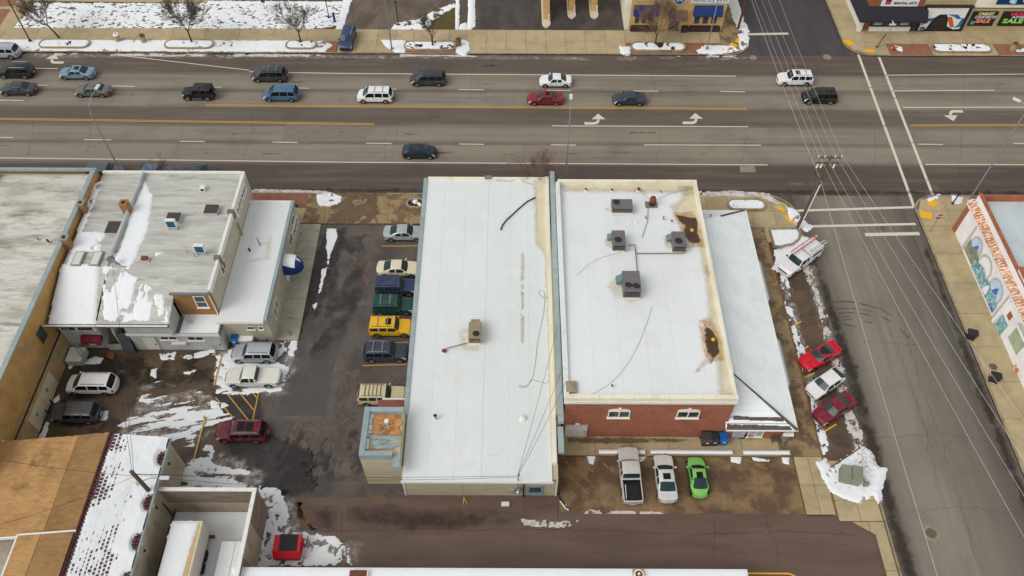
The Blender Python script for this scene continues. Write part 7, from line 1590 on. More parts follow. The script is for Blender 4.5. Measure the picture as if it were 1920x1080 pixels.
# small things in the yards
t = thing('folding_marker', 'small yellow folding marker lying by the beige back wall', 'marker', G(872, 940)); a, b_, c_ = G(870, 932), G(869, 946), G(876, 945)
MB().tube([a + Vector((0, 0, .1)), b_ + Vector((0, 0, .05))], .04, 5).build('leg', m_ybar0, t); MB().tube([a + Vector((0, 0, .1)), c_ + Vector((0, 0, .05))], .04, 5).build('leg', m_ybar0, t); MB().tube([(a + b_) / 2 + Vector((0, 0, .08)), (a + c_) / 2 + Vector((0, 0, .08))], .03, 5).build('brace', m_ybar0, t)
t = thing('box', 'small white box lying on the alley behind the long building', 'box', G(948, 946)); p = G(948, 946); MB().box(p.x - .4, p.x + .35, p.y - .2, p.y + .2, 0, .2).build('shell', m_trim, t); MB().box(p.x - .38, p.x + .33, p.y - .22, p.y + .05, .203, .26).build('flap', m_trim, t)
t = thing('downspout', 'bent black downspout with ice at the long building corner', 'downspout', (4.4, AY0, 0)); MB().tube([(4.42, AY0 - .05, .9), (4.5, AY0 - .25, .15), (5.2, AY0 - 1.3, .06)], .07, 6).build('spout', m_black, t); MB().prism([(4.5, AY0 - .5), (5.0, AY0 - 1.3), (5.35, AY0 - 1.5), (5.1, AY0 - .9)], 0, .07).build('ice', m_snow, t)
t = thing('ladder', 'grey ladder leaning against the rear eave of the shop block', 'ladder', G(165, 680)); a = [G(160, 681), G(166, 680)]; e = [Vector((-44.95, 46.7, 5.2)), Vector((-44.55, 46.7, 5.2))]
for s in (0, 1): MB().tube([a[s], e[s]], .045, 5).build('rail', m_metal, t)
for k in range(11): f = (k + .6) / 11.5; MB().tube([a[0].lerp(e[0], f), a[1].lerp(e[1], f)], .03, 5).build('rung', m_metal, t)
t = thing('deck_ladder', 'short grey ladder leaning on the snowy deck', 'ladder', G(355, 610, 3.3)); a, b_ = G(358, 607, 3.35), G(345, 588, 4.4)
for s in (-.2, .2): MB().tube([a + Vector((s, 0, 0)), b_ + Vector((s, 0, 0))], .035, 5).build('rail', m_metal, t)
for k in range(5): c_ = a.lerp(b_, (k + .5) / 5); MB().tube([c_ + Vector((-.2, 0, 0)), c_ + Vector((.2, 0, 0))], .025, 5).build('rung', m_metal, t)
t = thing('crate', 'pale snow-topped box by the ladder in the back lot', 'crate', G(146, 676)); p = G(146, 678); MB().box(p.x - .8, p.x + .8, p.y - .5, p.y + 1.2, 0, .8).build('box', m_greyw, t); MB().box(p.x - .82, p.x + .82, p.y - .52, p.y + 1.22, .803, .9).build('lid', m_trim, t)
t = thing('bucket', 'small orange bucket on the wet back lot', 'bucket', G(210, 668)); p = G(210, 670); MB().cyl((p.x, p.y), .22, 0, .42, 12, .28).build('pail', mat('orange_plastic', S(206, 106, 62)), t, smooth=50); MB().cyl((p.x, p.y), .22, .421, .43, 12).build('rim', m_rust, t)
m_ybar = mat('faded_yellow_timber', S(216, 184, 104), [(S(180, 146, 76), 2, (1, 1, 1), .45, .65, .7)])
for a, b_, lab in (((416, 668), (402, 722), 'yellow timber bar on the snow ahead of the silver SUV'), ((385, 785), (363, 866), 'long yellow timber bar beside the maroon SUV')):
    a, b_ = G(*a), G(*b_); t = thing('wheel_stop', lab, 'wheel stop', (a + b_) / 2, 'yellow wheel stops'); MB().wall(a, b_, 0, .16, .13).build('bar', m_ybar, t); MB().cyl((a.x, a.y), .11, 0, .4, 8).build('end_post', m_yel, t)
# ------------------------------------------------------------------ snow and slush lying about
SN = dict(m=m_snow, kind='stuff')
def snow(label, polys, z=0.0, m=None, name='snow_patch', **k):
    d = dict(thick=.07, rag=.45, soft=.3, cell=.11); d.update(k)
    return patch(name, [PX(*p) if len(p[0]) == 2 and max(abs(c) for q in p for c in q) > 130 else [tuple(q) for q in p] for p in polys], z, m or m_snow, kind='stuff', label=label, **d)
snow('snow along the planting strip of the far sidewalk', [[(-80, 98.75), (-27.2, 98.75), (-26.4, 100.2), (-27.5, 101.25), (-80, 101.3)]], ZW, holes=.335, hscale=.8, rag=.35, thick=.05)
snow('dirty slush in the gutter of the far kerb', [[(-66, 97.7), (-24, 97.7), (-24.5, 98.3), (-66, 98.35)], [(-16.5, 97.9), (-5.0, 97.9), (-7, 98.4), (-16.5, 98.4)], [(16.5, 97.9), (33, 98.0), (32, 98.5), (16.5, 98.4)]], 0.0, m_slush, name='slush', holes=.45, hscale=.7, rot=0, str_=3, rag=.35, thick=.05)
snow('thin snow over the long lawn with grass showing through', [[(-74.2, 104.35), (-29.5, 104.35), (-26.0, 105.3), (-25.8, 110.8), (-73.4, 110.8)]], .04, holes=.395, hscale=3.2, rag=.4, thick=.04, cell=.085, str_=1.5)
snow('heavier snow ridge behind the long lawn', [[(-47, 110.7), (-26, 110.7), (-26, 111.4), (-47, 111.5)]], .05, rag=.35)
snow('snow verge between the lawn and the driveway', [[(-26.4, 104.3), (-25.3, 104.3), (-24.6, 118), (-26.0, 118)]], .03, rag=.35)
snow('snow round the oval planter by the driveway', [[(714, 76), (760, 77), (760, 100), (742, 100), (722, 88)], [(857, 82), (868, 75), (880, 81), (880, 96), (870, 105), (856, 101)]], ZW, rag=.3)
snow('patchy snow on the wedge lawn', [[(732, 58), (742, 44), (780, 37), (830, 14), (850, 7), (856, 12), (810, 40), (800, 60), (740, 61)]], .05, holes=.42, hscale=1.3, rag=.4)
snow('snow edging the wedge lawn and narrow bed', [[(856, -10), (860, -10), (859, 60), (854, 60)], [(864, 46), (872, 44), (880, 60), (862, 62)], [(880, -10), (888, -10), (890, 48), (878, 57)]], .05, rag=.2)
snow('snow on the brick paving in front of the tan bank', [[(1160, 88), (1180, 90), (1180, 106), (1165, 104)], [(1305, 96), (1322, 86), (1372, 87), (1388, 96), (1342, 104), (1310, 101)]], ZW, holes=.38, rag=.4)
snow('snow heaped along the corner kerb beside the tan bank', [[(1362, -5), (1378, -5), (1392, 30), (1402, 58), (1400, 88), (1388, 95), (1383, 60), (1372, 30)]], ZW, holes=.36, rag=.45, rot=1.4, str_=2)
snow('dirty slush along the kerb by the brick strip', [[(468, 356), (600, 360), (640, 366), (600, 366), (468, 361)]], .1, m_slush, name='slush', holes=.4, str_=2.5, rag=.3)
snow('small snow heap on the sidewalk at the lot entrance', [[(595, 366), (618, 364), (640, 370), (641, 380), (622, 389), (600, 386), (593, 378)]], ZW, holes=.32, rag=.35, thick=.12)
snow('slender snow streak along the sealed edge of the lot', [[(611, 428), (630, 430), (632, 446), (622, 470), (615, 495), (612, 460)], [(606, 505), (612, 502), (602, 545), (598, 550)], [(586, 572), (596, 566), (590, 580)]], 0.012, rag=.35, holes=.34, rot=1.4, str_=2)
snow('broken snow beside the low wing walk', [[(556, 612), (566, 600), (558, 640), (550, 668), (538, 666), (546, 640)], [(530, 640), (560, 636), (556, 655), (528, 660)]], 0.012, rag=.4, holes=.4, rot=1.3, str_=2)
snow('packed snow round the silver SUV and white pickup', [[(405, 668), (438, 652), (500, 648), (530, 640), (538, 655), (520, 676), (545, 690), (528, 735), (482, 742), (404, 738)]], 0.01, rag=.7, holes=.45, hscale=1.5, str_=3.0)
snow('tyre-packed snow tracks across the wet back lot', [[(283, 718), (300, 713), (402, 739), (400, 752), (345, 744)], [(264, 741), (285, 736), (400, 752), (398, 763), (310, 770), (262, 752)], [(205, 812), (250, 778), (330, 766), (400, 764), (440, 782), (385, 800), (345, 826), (200, 832)], [(320, 790), (372, 780), (365, 840), (320, 835)]], 0.0, rag=.7, holes=.485, hscale=1.6, rot=.22, str_=6, thick=.035, cell=.085)
snow('scattered snow scraps on the wet back lot', [[(280, 692), (296, 690), (292, 708), (282, 706)], [(345, 698), (370, 692), (362, 704), (345, 702)], [(300, 664), (330, 660), (326, 674), (304, 674)], [(340, 668), (404, 652), (404, 664), (352, 674)], [(396, 752), (436, 758), (420, 766), (396, 766)]], 0.0, rag=.35, holes=.38)
snow('snow banked against the tan wall by the parked vans', [[(70, 826), (86, 790), (92, 792), (84, 826)], [(98, 752), (112, 738), (112, 750), (102, 757)], [(184, 772), (204, 770), (200, 788), (180, 788)], [(125, 690), (140, 670), (150, 668), (132, 694)], [(150, 682), (180, 667), (195, 672), (188, 684)]], 0.0, rag=.25)
snow('snow between the shingled building and the maroon SUV', [[(344, 872), (372, 850), (385, 835), (400, 838), (400, 868), (470, 882), (468, 892), (440, 898), (484, 914), (338, 916)]], 0.012, rag=.7, holes=.44, hscale=1.6, str_=3.2)
snow('snow round the red dumpster outside the yard wall', [[(482, 914), (520, 916), (530, 930), (545, 955), (540, 985), (580, 1000), (626, 1008), (655, 1032), (662, 1060), (440, 1064), (500, 958)]], 0.0, rag=.6, holes=.40, hscale=1.7, thick=.06)
snow('icy slush patch in the middle of the alley', [[(976, 972), (1030, 976), (1085, 976), (1078, 984), (1032, 991), (982, 984)]], 0.0, m_slush, name='slush', rag=.3, holes=.42, thick=.03)
snow('snow scraps along the concrete parking bars', [[(1100, 848), (1118, 848), (1112, 872), (1104, 868)], [(1366, 852), (1391, 854), (1386, 869), (1370, 866)], [(1410, 858), (1444, 862), (1442, 866), (1412, 862)], [(1467, 857), (1479, 858), (1478, 870), (1468, 868)], [(1196, 852), (1212, 856), (1206, 862), (1196, 860)]], 0.01, rag=.2, holes=.3)
snow('slush line where the parking slabs meet the alley', [[(1100, 957), (1240, 960), (1240, 963), (1100, 961)]], 0.0, m_slush, name='slush', rag=.2, holes=.42, thick=.03)
snow('snow line along the kerb of the angled parking', [[(30.2, 45), (31.0, 47), (30.9, 54), (31.4, 58), (30.6, 60), (30.15, 56)], [(30.1, 35.5), (30.9, 36), (30.8, 41.5), (31.6, 42.5), (30.15, 43.5)]], 0.0, rag=.5, holes=.44, hscale=1.6, rot=1.57, str_=1.6)
snow('dirty slush ridge between the angled parking and the street', [[(33.3, 37.5), (34.6, 38), (34.5, 50), (34.4, 59), (33.4, 60), (33.5, 50)], [(33.2, 33.8), (34.6, 34), (34.6, 38), (33.6, 38)]], 0.0, m_slush, name='slush', rag=.6, holes=.49, hscale=1.8, rot=1.57, str_=2, thick=.05)
snow('snow field between the wedge planter and the work truck', [[(1452, 472), (1490, 462), (1504, 444), (1516, 450), (1514, 466), (1500, 480), (1470, 512), (1444, 506), (1456, 492)]], ZW, rag=.25)
snow('snow piled on the kerb below the utility pole', [[(1474, 388), (1492, 396), (1502, 412), (1520, 426), (1512, 434), (1494, 426), (1480, 412)]], ZW, rag=.35, holes=.33, thick=.12)
snow('dirty slush along the corner kerb by the hip roof', [[(1300, 362), (1380, 360), (1440, 366), (1472, 386), (1460, 386), (1420, 370), (1300, 370)]], ZW, m_slush, name='slush', rag=.35, holes=.4, str_=2)
snow('thick snow heap round the pad transformer', [[(1530, 868), (1545, 862), (1558, 876), (1585, 860), (1616, 838), (1632, 850), (1645, 878), (1660, 880), (1656, 898), (1646, 948), (1636, 930), (1612, 944), (1580, 934), (1556, 924), (1542, 900)]], ZW - .02, rag=.35, holes=.3, hscale=1.6, thick=.11)
snow('snow scraps at the mural corner kerb', [[(1736, 374), (1762, 366), (1760, 372), (1742, 380)], [(1784, 368), (1806, 370), (1800, 384), (1786, 384)]], ZW, rag=.25, holes=.36)
snow('snow scraps on the brick panel by the shops', [[(1903, 94), (1922, 92), (1920, 98), (1905, 99)], [(1675, 86), (1690, 90), (1692, 98), (1682, 96)]], ZW, rag=.2, holes=.4)
m_skid = mat('tyre_rubber_marks', S(80, 75, 69), rough=.8)
for k, pts in enumerate((((1557, 568), (1585, 565), (1605, 567)), ((1611, 569), (1632, 574), (1648, 578), (1672, 592)), ((1568, 579), (1604, 578)), ((1609, 579), (1634, 584)), ((1572, 587), (1602, 586)), ((1610, 587), (1634, 592)), ((1570, 602), (1597, 598)), ((1570, 596), (1595, 592)), ((1575, 606), (1604, 613)), ((1622, 603), (1636, 606)), ((1654, 595), (1670, 603)), ((1687, 617), (1704, 634)))):
    o_ = crack(pts, side, .09, .02, 80 + k, z=.008); o_.name = 'tyre_mark'; o_.data.materials[0] = m_skid
rnd = random.Random(12); pol = []
for k in range(34):
    x, y = rnd.uniform(-70, 70), rnd.choice((78.2, 81.6, 88.6, 92.0, 77.6, 96.0)) + rnd.gauss(0, .3); a, c_ = rnd.uniform(.3, 2.2), rnd.uniform(.12, .3)
    pol.append([(x - a, y - c_), (x + a, y - c_ * .7), (x + a * .8, y + c_), (x - a * .7, y + c_)])
patch('oil_stain', pol, 0.0, mat('oil_drip_film', S(66, 58, 52), rough=.5, soft=(.6, 1.5, .3, .6)), thick=.009, rag=.25, soft=.3, cell=.1, str_=3, kind='stuff', label='dark oil drips along the lanes of the main street')
pol = []
for k in range(26):
    x, y = rnd.uniform(-70, 72), rnd.uniform(72, 97.5); a, c_ = rnd.uniform(1.5, 6), rnd.uniform(.12, .4)
    pol.append([(x - a, y - c_), (x + a, y - c_ * .7), (x + a * .8, y + c_), (x - a * .7, y + c_)])
patch('salt_stain', pol, 0.0, mat('road_salt_film', S(164, 152, 134), rough=.9, soft=(.5, 1.0, .38, .66)), thick=.011, rag=.4, soft=.5, cell=.16, str_=5, kind='stuff', label='pale salt streaks along the main street')
patch('gutter_dirt', [[(34.4, -20), (36.6, -20), (36.0, 30), (36.2, 45), (35.4, 60), (34.4, 62)], [(47.6, 0), (48.7, 0), (48.7, 64), (47.8, 62), (47.2, 40)]], 0.0, mat('wet_gutter_dirt', S(62, 52, 46), [(S(48, 40, 36), .8, (1, .4, 1), .4, .7, .6)], rough=.5, soft=(.9, .5, .3, .5)), thick=.012, rag=.7, soft=.9, cell=.3, kind='stuff', label='dark wet gutter dirt along the side street kerbs')
patch('gutter_dirt', [[(-90, 70.5), (100, 70.5), (100, 71.6), (-90, 71.4)]], 0.0, MATS['wet_gutter_dirt'], thick=.012, rag=.6, soft=.8, cell=.3, kind='stuff', label='dark wet gutter dirt along the near kerb of the main street')
patch('dry_road_dust', [PX((560, 330), (700, 332), (690, 345), (560, 348)), PX((1700, 330), (1900, 335), (1880, 352), (1760, 350)), PX((1000, 110), (1140, 112), (1120, 120), (1010, 122)), PX((1590, 415), (1680, 372), (1690, 400), (1600, 434))], 0.0, mat('pale_road_dust', S(150, 132, 110), soft=(.55, .6, .35, .65)), thick=.012, rag=1.0, soft=1.6, cell=.25, str_=3, kind='stuff', label='pale dried dust on the main street by the kerbs')
patch('damp_patch', [PX((640, 940), (930, 950), (1000, 990), (760, 1010), (640, 990)), PX((560, 945), (640, 940), (640, 1010), (590, 1000))], 0.0, mat('alley_damp', S(66, 53, 47), rough=.4, soft=(.7, .4, .3, .6)), thick=.012, rag=1.0, soft=1.6, cell=.2, str_=2, kind='stuff', label='darker damp area on the alley behind the long building')
patch('dry_mud', [PX((690, 925), (730, 915), (740, 945), (700, 950)), PX((840, 950), (930, 960), (900, 972), (840, 965)), PX((725, 1040), (765, 1036), (770, 1046), (735, 1050)), PX((545, 945), (590, 942), (590, 990), (560, 990))], 0.0, mat('dry_ochre_mud', S(150, 116, 78), soft=(.75, 1.0, .35, .6)), thick=.014, rag=.8, soft=1.0, cell=.15, str_=2, kind='stuff', label='dry ochre mud stains on the alley')

m_film = mat('grey_slush_film', S(196, 190, 182), [(S(168, 158, 146), 1.2, (1, 1, 1), .45, .65, .7)], rough=.5, soft=(.72, 1.3, .38, .62))
m_wetg = mat('meltwater_film', S(60, 50, 43), rough=.25, spec=.5, soft=(.7, .5, .3, .55))
for lab, polys, z_, rot_ in (('grey slush film smeared across the back lot', [[(270, 705), (400, 720), (410, 760), (440, 785), (380, 830), (190, 836), (240, 770)]], .002, .25), ('grey slush film round the parked SUV and pickup', [[(400, 655), (560, 635), (560, 690), (540, 745), (395, 745)]], .004, .1), ('grey slush film beside the shingled building', [[(340, 860), (420, 840), (500, 880), (500, 920), (340, 918)]], .004, .1), ('grey slush film round the red dumpster', [[(480, 912), (560, 930), (570, 985), (680, 1020), (680, 1062), (440, 1062)]], .002, .4), ('grey slush film on the angled parking', [[(30.1, 36), (31.6, 36), (31.6, 60), (30.1, 61)], [(33.0, 36), (35.0, 36), (34.9, 60), (33.2, 60)]], .002, 1.57), ('grey slush film in the gutter of the far kerb', [[(-90, 97.0), (34, 97.0), (34, 98.4), (-90, 98.4)]], .002, 0.0)):
    snow(lab, polys, z_, m_film, name='slush_film', thick=.008, rag=.8, soft=.9, cell=.16, rot=rot_, str_=3.0, holes=.40, hscale=.9)
snow('meltwater darkening the back lot paving', [[(130, 660), (300, 660), (420, 660), (400, 720), (260, 740), (180, 760), (90, 820)], [(150, 750), (260, 742), (300, 780), (180, 830), (80, 826)]], .0035, m_wetg, name='meltwater', thick=.006, rag=1.2, soft=1.4, cell=.2, holes=.42, hscale=.5)
snow('meltwater darkening the parking lot', [[(560, 430), (700, 440), (690, 560), (610, 690), (540, 640)], [(630, 690), (700, 700), (690, 760), (640, 790)], [(505, 800), (680, 800), (690, 900), (520, 920)]], .0065, mat('lot_meltwater', S(56, 51, 49), rough=.28, spec=.5, soft=(.62, .6, .35, .6)), name='meltwater', thick=.006, rag=1.2, soft=1.2, cell=.2, rot=1.45, str_=2.5, holes=.44, hscale=.6)
# ------------------------------------------------------------------ vehicles
m_tyre = mat('tyre_rubber', S(36, 35, 35), rough=.85)
m_rim = mat('alloy_rim', S(176, 178, 180), rough=.35, metal=.7)
m_rimd = mat('dark_rim', S(70, 70, 72), rough=.4, metal=.6)
m_cglass = mat('car_glass', S(40, 58, 58), rough=.06, spec=.3)
m_cglasst = mat('tinted_car_glass', S(22, 25, 27), rough=.06, spec=.3)
m_hl = mat('headlight_lens', S(222, 222, 214), rough=.1, spec=.7)
m_tl = mat('taillight_lens', S(176, 20, 36), rough=.15, spec=.6)
m_plate = mat('number_plate', S(214, 212, 204), rough=.5)
m_wellk = mat('wheel_well', S(20, 20, 20), rough=.95)
def paint(name, c, rough=.28, metal=.0):
    dust = tuple(.75 * a + .25 * b for a, b in zip(c, S(150, 140, 126)))
    return mat('paint_' + name, c, [(dust, 1.6, (1, 1, 2), .45, .75, .8), (dust, 7, (1, 1, 1), .55, .75, .5)], rough=rough, metal=metal, spec=.35, coat=.1, rlayer=(2.2, (1, 1, 1), .4, .7, rough * .8, rough + .25))
# profile: L W H; stations as fractions of length; heights in metres
TYPES = {
 'sedan':  dict(L=4.8, W=1.84, H=1.45, cowl=.27, wt=.41, rr=.66, rb=.83, hood0=.70, hood1=.96, deck=1.04, tail=.98, belt=.93, roofw=.70, pil=(.53, .555), rpil=(.685, .72), wheels=(.19, .80), wr=.33),
 'hatch':  dict(L=4.4, W=1.80, H=1.50, cowl=.25, wt=.40, rr=.80, rb=.97, hood0=.74, hood1=1.0, deck=1.02, tail=.95, belt=.96, roofw=.70, pil=(.54, .565), rpil=(.76, .80), wheels=(.19, .80), wr=.33),
 'suv':    dict(L=4.75, W=1.90, H=1.75, cowl=.26, wt=.38, rr=.90, rb=.975, hood0=.92, hood1=1.12, deck=1.10, tail=1.0, belt=1.10, roofw=.76, pil=(.52, .545), rpil=(.70, .725), wheels=(.18, .79), wr=.37),
 'boxsuv': dict(L=4.6, W=1.82, H=1.80, cowl=.29, wt=.38, rr=.95, rb=.985, hood0=.98, hood1=1.12, deck=1.12, tail=1.05, belt=1.12, roofw=.82, pil=(.54, .565), rpil=(.73, .755), wheels=(.18, .80), wr=.38),
 'van':    dict(L=5.0, W=1.96, H=1.76, cowl=.17, wt=.34, rr=.90, rb=.975, hood0=.86, hood1=1.08, deck=1.08, tail=1.0, belt=1.06, roofw=.76, pil=(.50, .52), rpil=(.72, .74), wheels=(.19, .80), wr=.34),
 'pickup': dict(L=5.7, W=1.95, H=1.80, cowl=.27, wt=.35, rr=.575, rb=.60, hood0=1.0, hood1=1.14, deck=1.08, tail=1.08, belt=1.12, roofw=.76, pil=(.47, .49), rpil=(.56, .575), wheels=(.17, .79), wr=.39, bed=True),
 'jeep':   dict(L=4.3, W=1.80, H=1.85, cowl=.34, wt=.39, rr=.94, rb=.965, hood0=1.08, hood1=1.16, deck=1.14, tail=1.1, belt=1.14, roofw=.90, pil=(.58, .615), rpil=(.80, .83), wheels=(.18, .80), wr=.41),
 'coupe':  dict(L=4.6, W=1.86, H=1.36, cowl=.33, wt=.47, rr=.66, rb=.84, hood0=.70, hood1=.92, deck=1.0, tail=.98, belt=.90, roofw=.66, pil=(.60, .62), rpil=(.66, .70), wheels=(.18, .80), wr=.33),
 'bug':    dict(L=4.08, W=1.73, H=1.50, cowl=.25, wt=.40, rr=.62, rb=.86, hood0=.66, hood1=1.0, deck=1.02, tail=.72, belt=.96, roofw=.64, pil=(.60, .625), rpil=(.66, .70), wheels=(.19, .80), wr=.34, round=True),
 'wagon':  dict(L=4.9, W=1.86, H=1.70, cowl=.30, wt=.40, rr=.93, rb=.985, hood0=1.0, hood1=1.08, deck=1.06, tail=1.0, belt=1.06, roofw=.78, pil=(.56, .585), rpil=(.74, .76), wheels=(.18, .80), wr=.36),
}
def car(label, typ, pt, X, Y, heading, L=None, W=None, H=None, opts=(), glass=None, rim=None, name=None, cat=None, rack=None, two=None, z0=0.0, group='cars on the street and lots'):
    """heading in degrees (0 = nose to +x). Built nose to +x about the centre of its footprint."""
    T = dict(TYPES[typ]); L = L or T['L']; W = W or T['W']; H = H or T['H']
    nm = name or {'sedan': 'sedan_car', 'coupe': 'coupe_car', 'hatch': 'hatchback_car', 'suv': 'suv_car', 'boxsuv': 'suv_car', 'van': 'minivan', 'pickup': 'pickup_truck', 'jeep': 'off_road_car', 'bug': 'rounded_car', 'wagon': 'wagon_car'}[typ]
    t = thing(nm, label, cat or {'van': 'minivan', 'pickup': 'pickup truck'}.get(typ, 'car'), (X, Y, z0), group, rad(heading))
    glass = glass or m_cglass; rim = rim or m_rim; bed = T.get('bed')
    w2 = W / 2
    def plan(f):                                  # half width along the length
        q = .7 if typ in ('jeep', 'boxsuv', 'wagon', 'pickup') else 1.0
        a = 1 - q * (.045 * max(0, (.20 - f) / .20) ** 1.5 + .13 * max(0, (.06 - f) / .06) ** 2.2 + .035 * max(0, (f - .82) / .18) ** 1.5 + .09 * max(0, (f - .955) / .045) ** 2.2)
        if T.get('round'):
            a = .90 - .30 * max(0, (.20 - f) / .20) ** 2.2 - .30 * max(0, (f - .80) / .20) ** 2.2
            a += .10 * (math.exp(-((f - .19) / .09) ** 2) + math.exp(-((f - .80) / .09) ** 2))
        return w2 * a
    def bow(f, y):                                # noses, tails and glass are curved in plan
        k = .15 if typ not in ('jeep', 'boxsuv', 'wagon') else .07
        k = .26 if T.get('round') else k
        r = (y / w2) ** 2
        return -k * r * max(0, 1 - f / T['wt']) + k * r * max(0, (f - T['rr']) / (1 - T['rr'])) - .10 * r * max(0, 1 - abs(f - T['cowl']) / .12)
    cw, wt, rr, rb = T['cowl'], T['wt'], T['rr'], T['rb']
    st = [0.0, .012, .028, .05, .075, .10, cw * .6, cw * .82, cw, (cw + wt) / 2, wt, (wt + T['pil'][0]) / 2, T['pil'][0], T['pil'][1], T['rpil'][0], T['rpil'][1], rr, (rr + rb) / 2, rb]
    st += [x for x in (.90, .93, .955, .975, .988, 1.0) if x > rb + .008]
    if st[-1] < 1.0: st.append(1.0)
    if T.get('round'): st += [.03, .075, .16, .2, .3, .35, .46, .52, .58, .78, .82, .93, .97]
    st = sorted(set(round(x, 4) for x in st))
    if bed: st = sorted(set(st + [.63, .985]))
    hood = lambda f: T['hood0'] + (T['hood1'] - T['hood0']) * min(1, f / cw) ** (.5 if not T.get('round') else .55)
    def top(f):
        if f <= .03: return T['hood0'] - (.22 if f < .005 else .10 if f < .02 else .03)
        if f <= cw: return hood(f)
        if f <= wt: return T['hood1'] + (H - .05 - T['hood1']) * ((f - cw) / (wt - cw)) ** .92
        if f <= rr:
            m_ = (f - wt) / (rr - wt)
            if T.get('round'): return H - .05 + .05 * math.sin(math.pi * m_)
            return H - .05 + .05 * math.sin(math.pi * min(1, m_ * .9 + .05)) - (.04 * m_ if typ in ('sedan', 'coupe', 'hatch', 'bug') else .015 * m_)
        e = H - .07
        if f <= rb: return e + (T['deck'] - e) * ((f - rr) / (rb - rr)) ** (1.15 if not T.get('round') else 1.5)
        return T['deck'] + (T['tail'] - T['deck']) * (f - rb) / (1.001 - rb) - (.13 if f > .995 else .04 if f > .98 else 0)
    rings = []
    for f in st:
        w = plan(f); zt = top(f); cab = cw < f < rb
        bl = min(T['belt'] + .03 * f, zt - .03) if not cab else T['belt'] + .03 * f
        zb = .26 + (.10 if f in (0.0, 1.0) else 0)
        if cab:
            g = min(1, max(0, (zt - bl) / max(.05, H - .05 - bl))); wr_ = w * .95 + (w2 * 2 * T['roofw'] / 2 * 1.12 - w * .95) * g
            wr_ = min(wr_, w * .95)
            p4 = (wr_, max(bl + .005, zt - .07)); p5 = (wr_ * .90, zt - .022); p6 = (wr_ * .5, zt + .005)
        else:
            p4 = (w * .88, zt - .012); p5 = (w * .80, zt - .004); p6 = (w * .45, zt + .012)
        mid = (zb + bl) * .5
        ring = [(w * .9, zb), (w * .985, zb + .14), (w, mid), (w * .985, bl - .10 if bl - .1 > mid else mid + .02), (w * .955, bl), p4, p5, p6, (0, zt + (.012 if not cab else .012))]
        rings.append([(L / 2 - f * L + bow(f, y), y, z) for (y, z) in ring])
    n = len(rings[0]); ns = len(st)
    verts = []; 
    for r in rings: verts += r
    off = len(verts)
    for r in rings: verts += [(x, -y, z) for (x, y, z) in r]
    groups = {}
    def put(key, f_): groups.setdefault(key, []).append(f_)
    tonneau = 'tonneau' in opts
    for i in range(ns - 1):
        fm = (st[i] + st[i + 1]) / 2
        for k in range(n - 1):
            key = 'body'
            side = k == 4
            if k in (6, 7) and cw < fm < wt: key = 'windshield'
            elif k in (6, 7) and rr < fm < rb and (not T.get('norear')): key = 'rear_window'
            elif side and (cw + wt) / 2 < fm < T['pil'][0]: key = 'side_window_a'
            elif side and T['pil'][1] < fm < T['rpil'][0]: key = 'side_window_b'
            elif side and T['rpil'][1] < fm < rr and typ in ('suv', 'boxsuv', 'van', 'jeep', 'wagon'): key = 'side_window_c'
            elif two and k in (1, 2, 3) and .08 < fm < .97: key = 'wood_panel'
            elif k in (1, 2, 3) and wt * .9 < fm < T['pil'][0]: key = 'door_a'
            elif k in (1, 2, 3) and T['pil'][1] < fm < T['rpil'][0] and typ not in ('coupe', 'bug'): key = 'door_b'
            elif k >= 5 and .05 < fm < cw: key = 'hood'
            elif k == 2 and .012 < fm < .05 or k == 3 and .012 < fm < .10: key = 'headlight'
            elif two and k in (1, 2, 3) and fm > .08 and fm < .97: key = 'wood_panel'
            elif k in (2, 3) and fm > .95 and fm < .9999 and st[i + 1] > .98: key = 'taillight'
            elif bed and k >= 5 and fm > .63 and fm < .985: key = 'tonneau' if tonneau else None
            elif k >= 6 and rb < fm < .985 and typ in ('sedan', 'coupe'): key = 'trunk_lid'
            if key is None: continue
            for s in (0, 1):
                o = off * s; a, b_, c, d = i * n + k + o, i * n + k + 1 + o, (i + 1) * n + k + 1 + o, (i + 1) * n + k + o
                fc = (a, b_, c, d) if s else (d, c, b_, a)
                kk = key + ('_L' if s == 0 else '_R') if key[:4] in ('side', 'door', 'head', 'tail') else key
                put(kk, fc)
    put('body', tuple([k for k in range(n)] + [off + k for k in range(n - 2, -1, -1)]))
    e = (ns - 1) * n; put('body', tuple([off + e + k for k in range(n)] + [e + k for k in range(n - 2, -1, -1)]))
    for i in range(ns - 1): put('body', (i * n, (i + 1) * n, (i + 1) * n + off, i * n + off))
    MM = {'windshield': m_cglass, 'rear_window': glass, 'headlight': m_hl, 'taillight': m_tl}
    def sub(key, fl):
        base = key.split('_')[0]; us = sorted(set(v for f_ in fl for v in f_)); mp = {v: i for i, v in enumerate(us)}
        b = MB(); b.v = [verts[v] for v in us]
        b.f = [[mp[v] for v in f_] for f_ in fl]; b.m = [0] * len(b.f)
        nmz = {'side': 'side_window', 'door': 'door', 'head': 'headlight', 'tail': 'taillight'}.get(key[:4], key)
        if key == 'tonneau': nmz = 'tonneau_cover'
        mm = glass if key[:4] == 'side' else MM.get(nmz, pt)
        if key == 'wood_panel': mm = two
        me = b.mesh(nmz, mm, None); return nmz, me
    objs = {}
    for key, fl in groups.items():
        nmz, me = sub(key, fl)
        me.polygons.foreach_set('use_smooth', [True] * len(me.polygons)); me.set_sharp_from_angle(angle=rad(60 if T.get('round') else 34))
        objs[key] = link(nmz, me, t, True)
    M_ = lambda b, nm_, m_, par=t, sm=None: b.build(nm_, m_, par, smooth=sm, local=True)
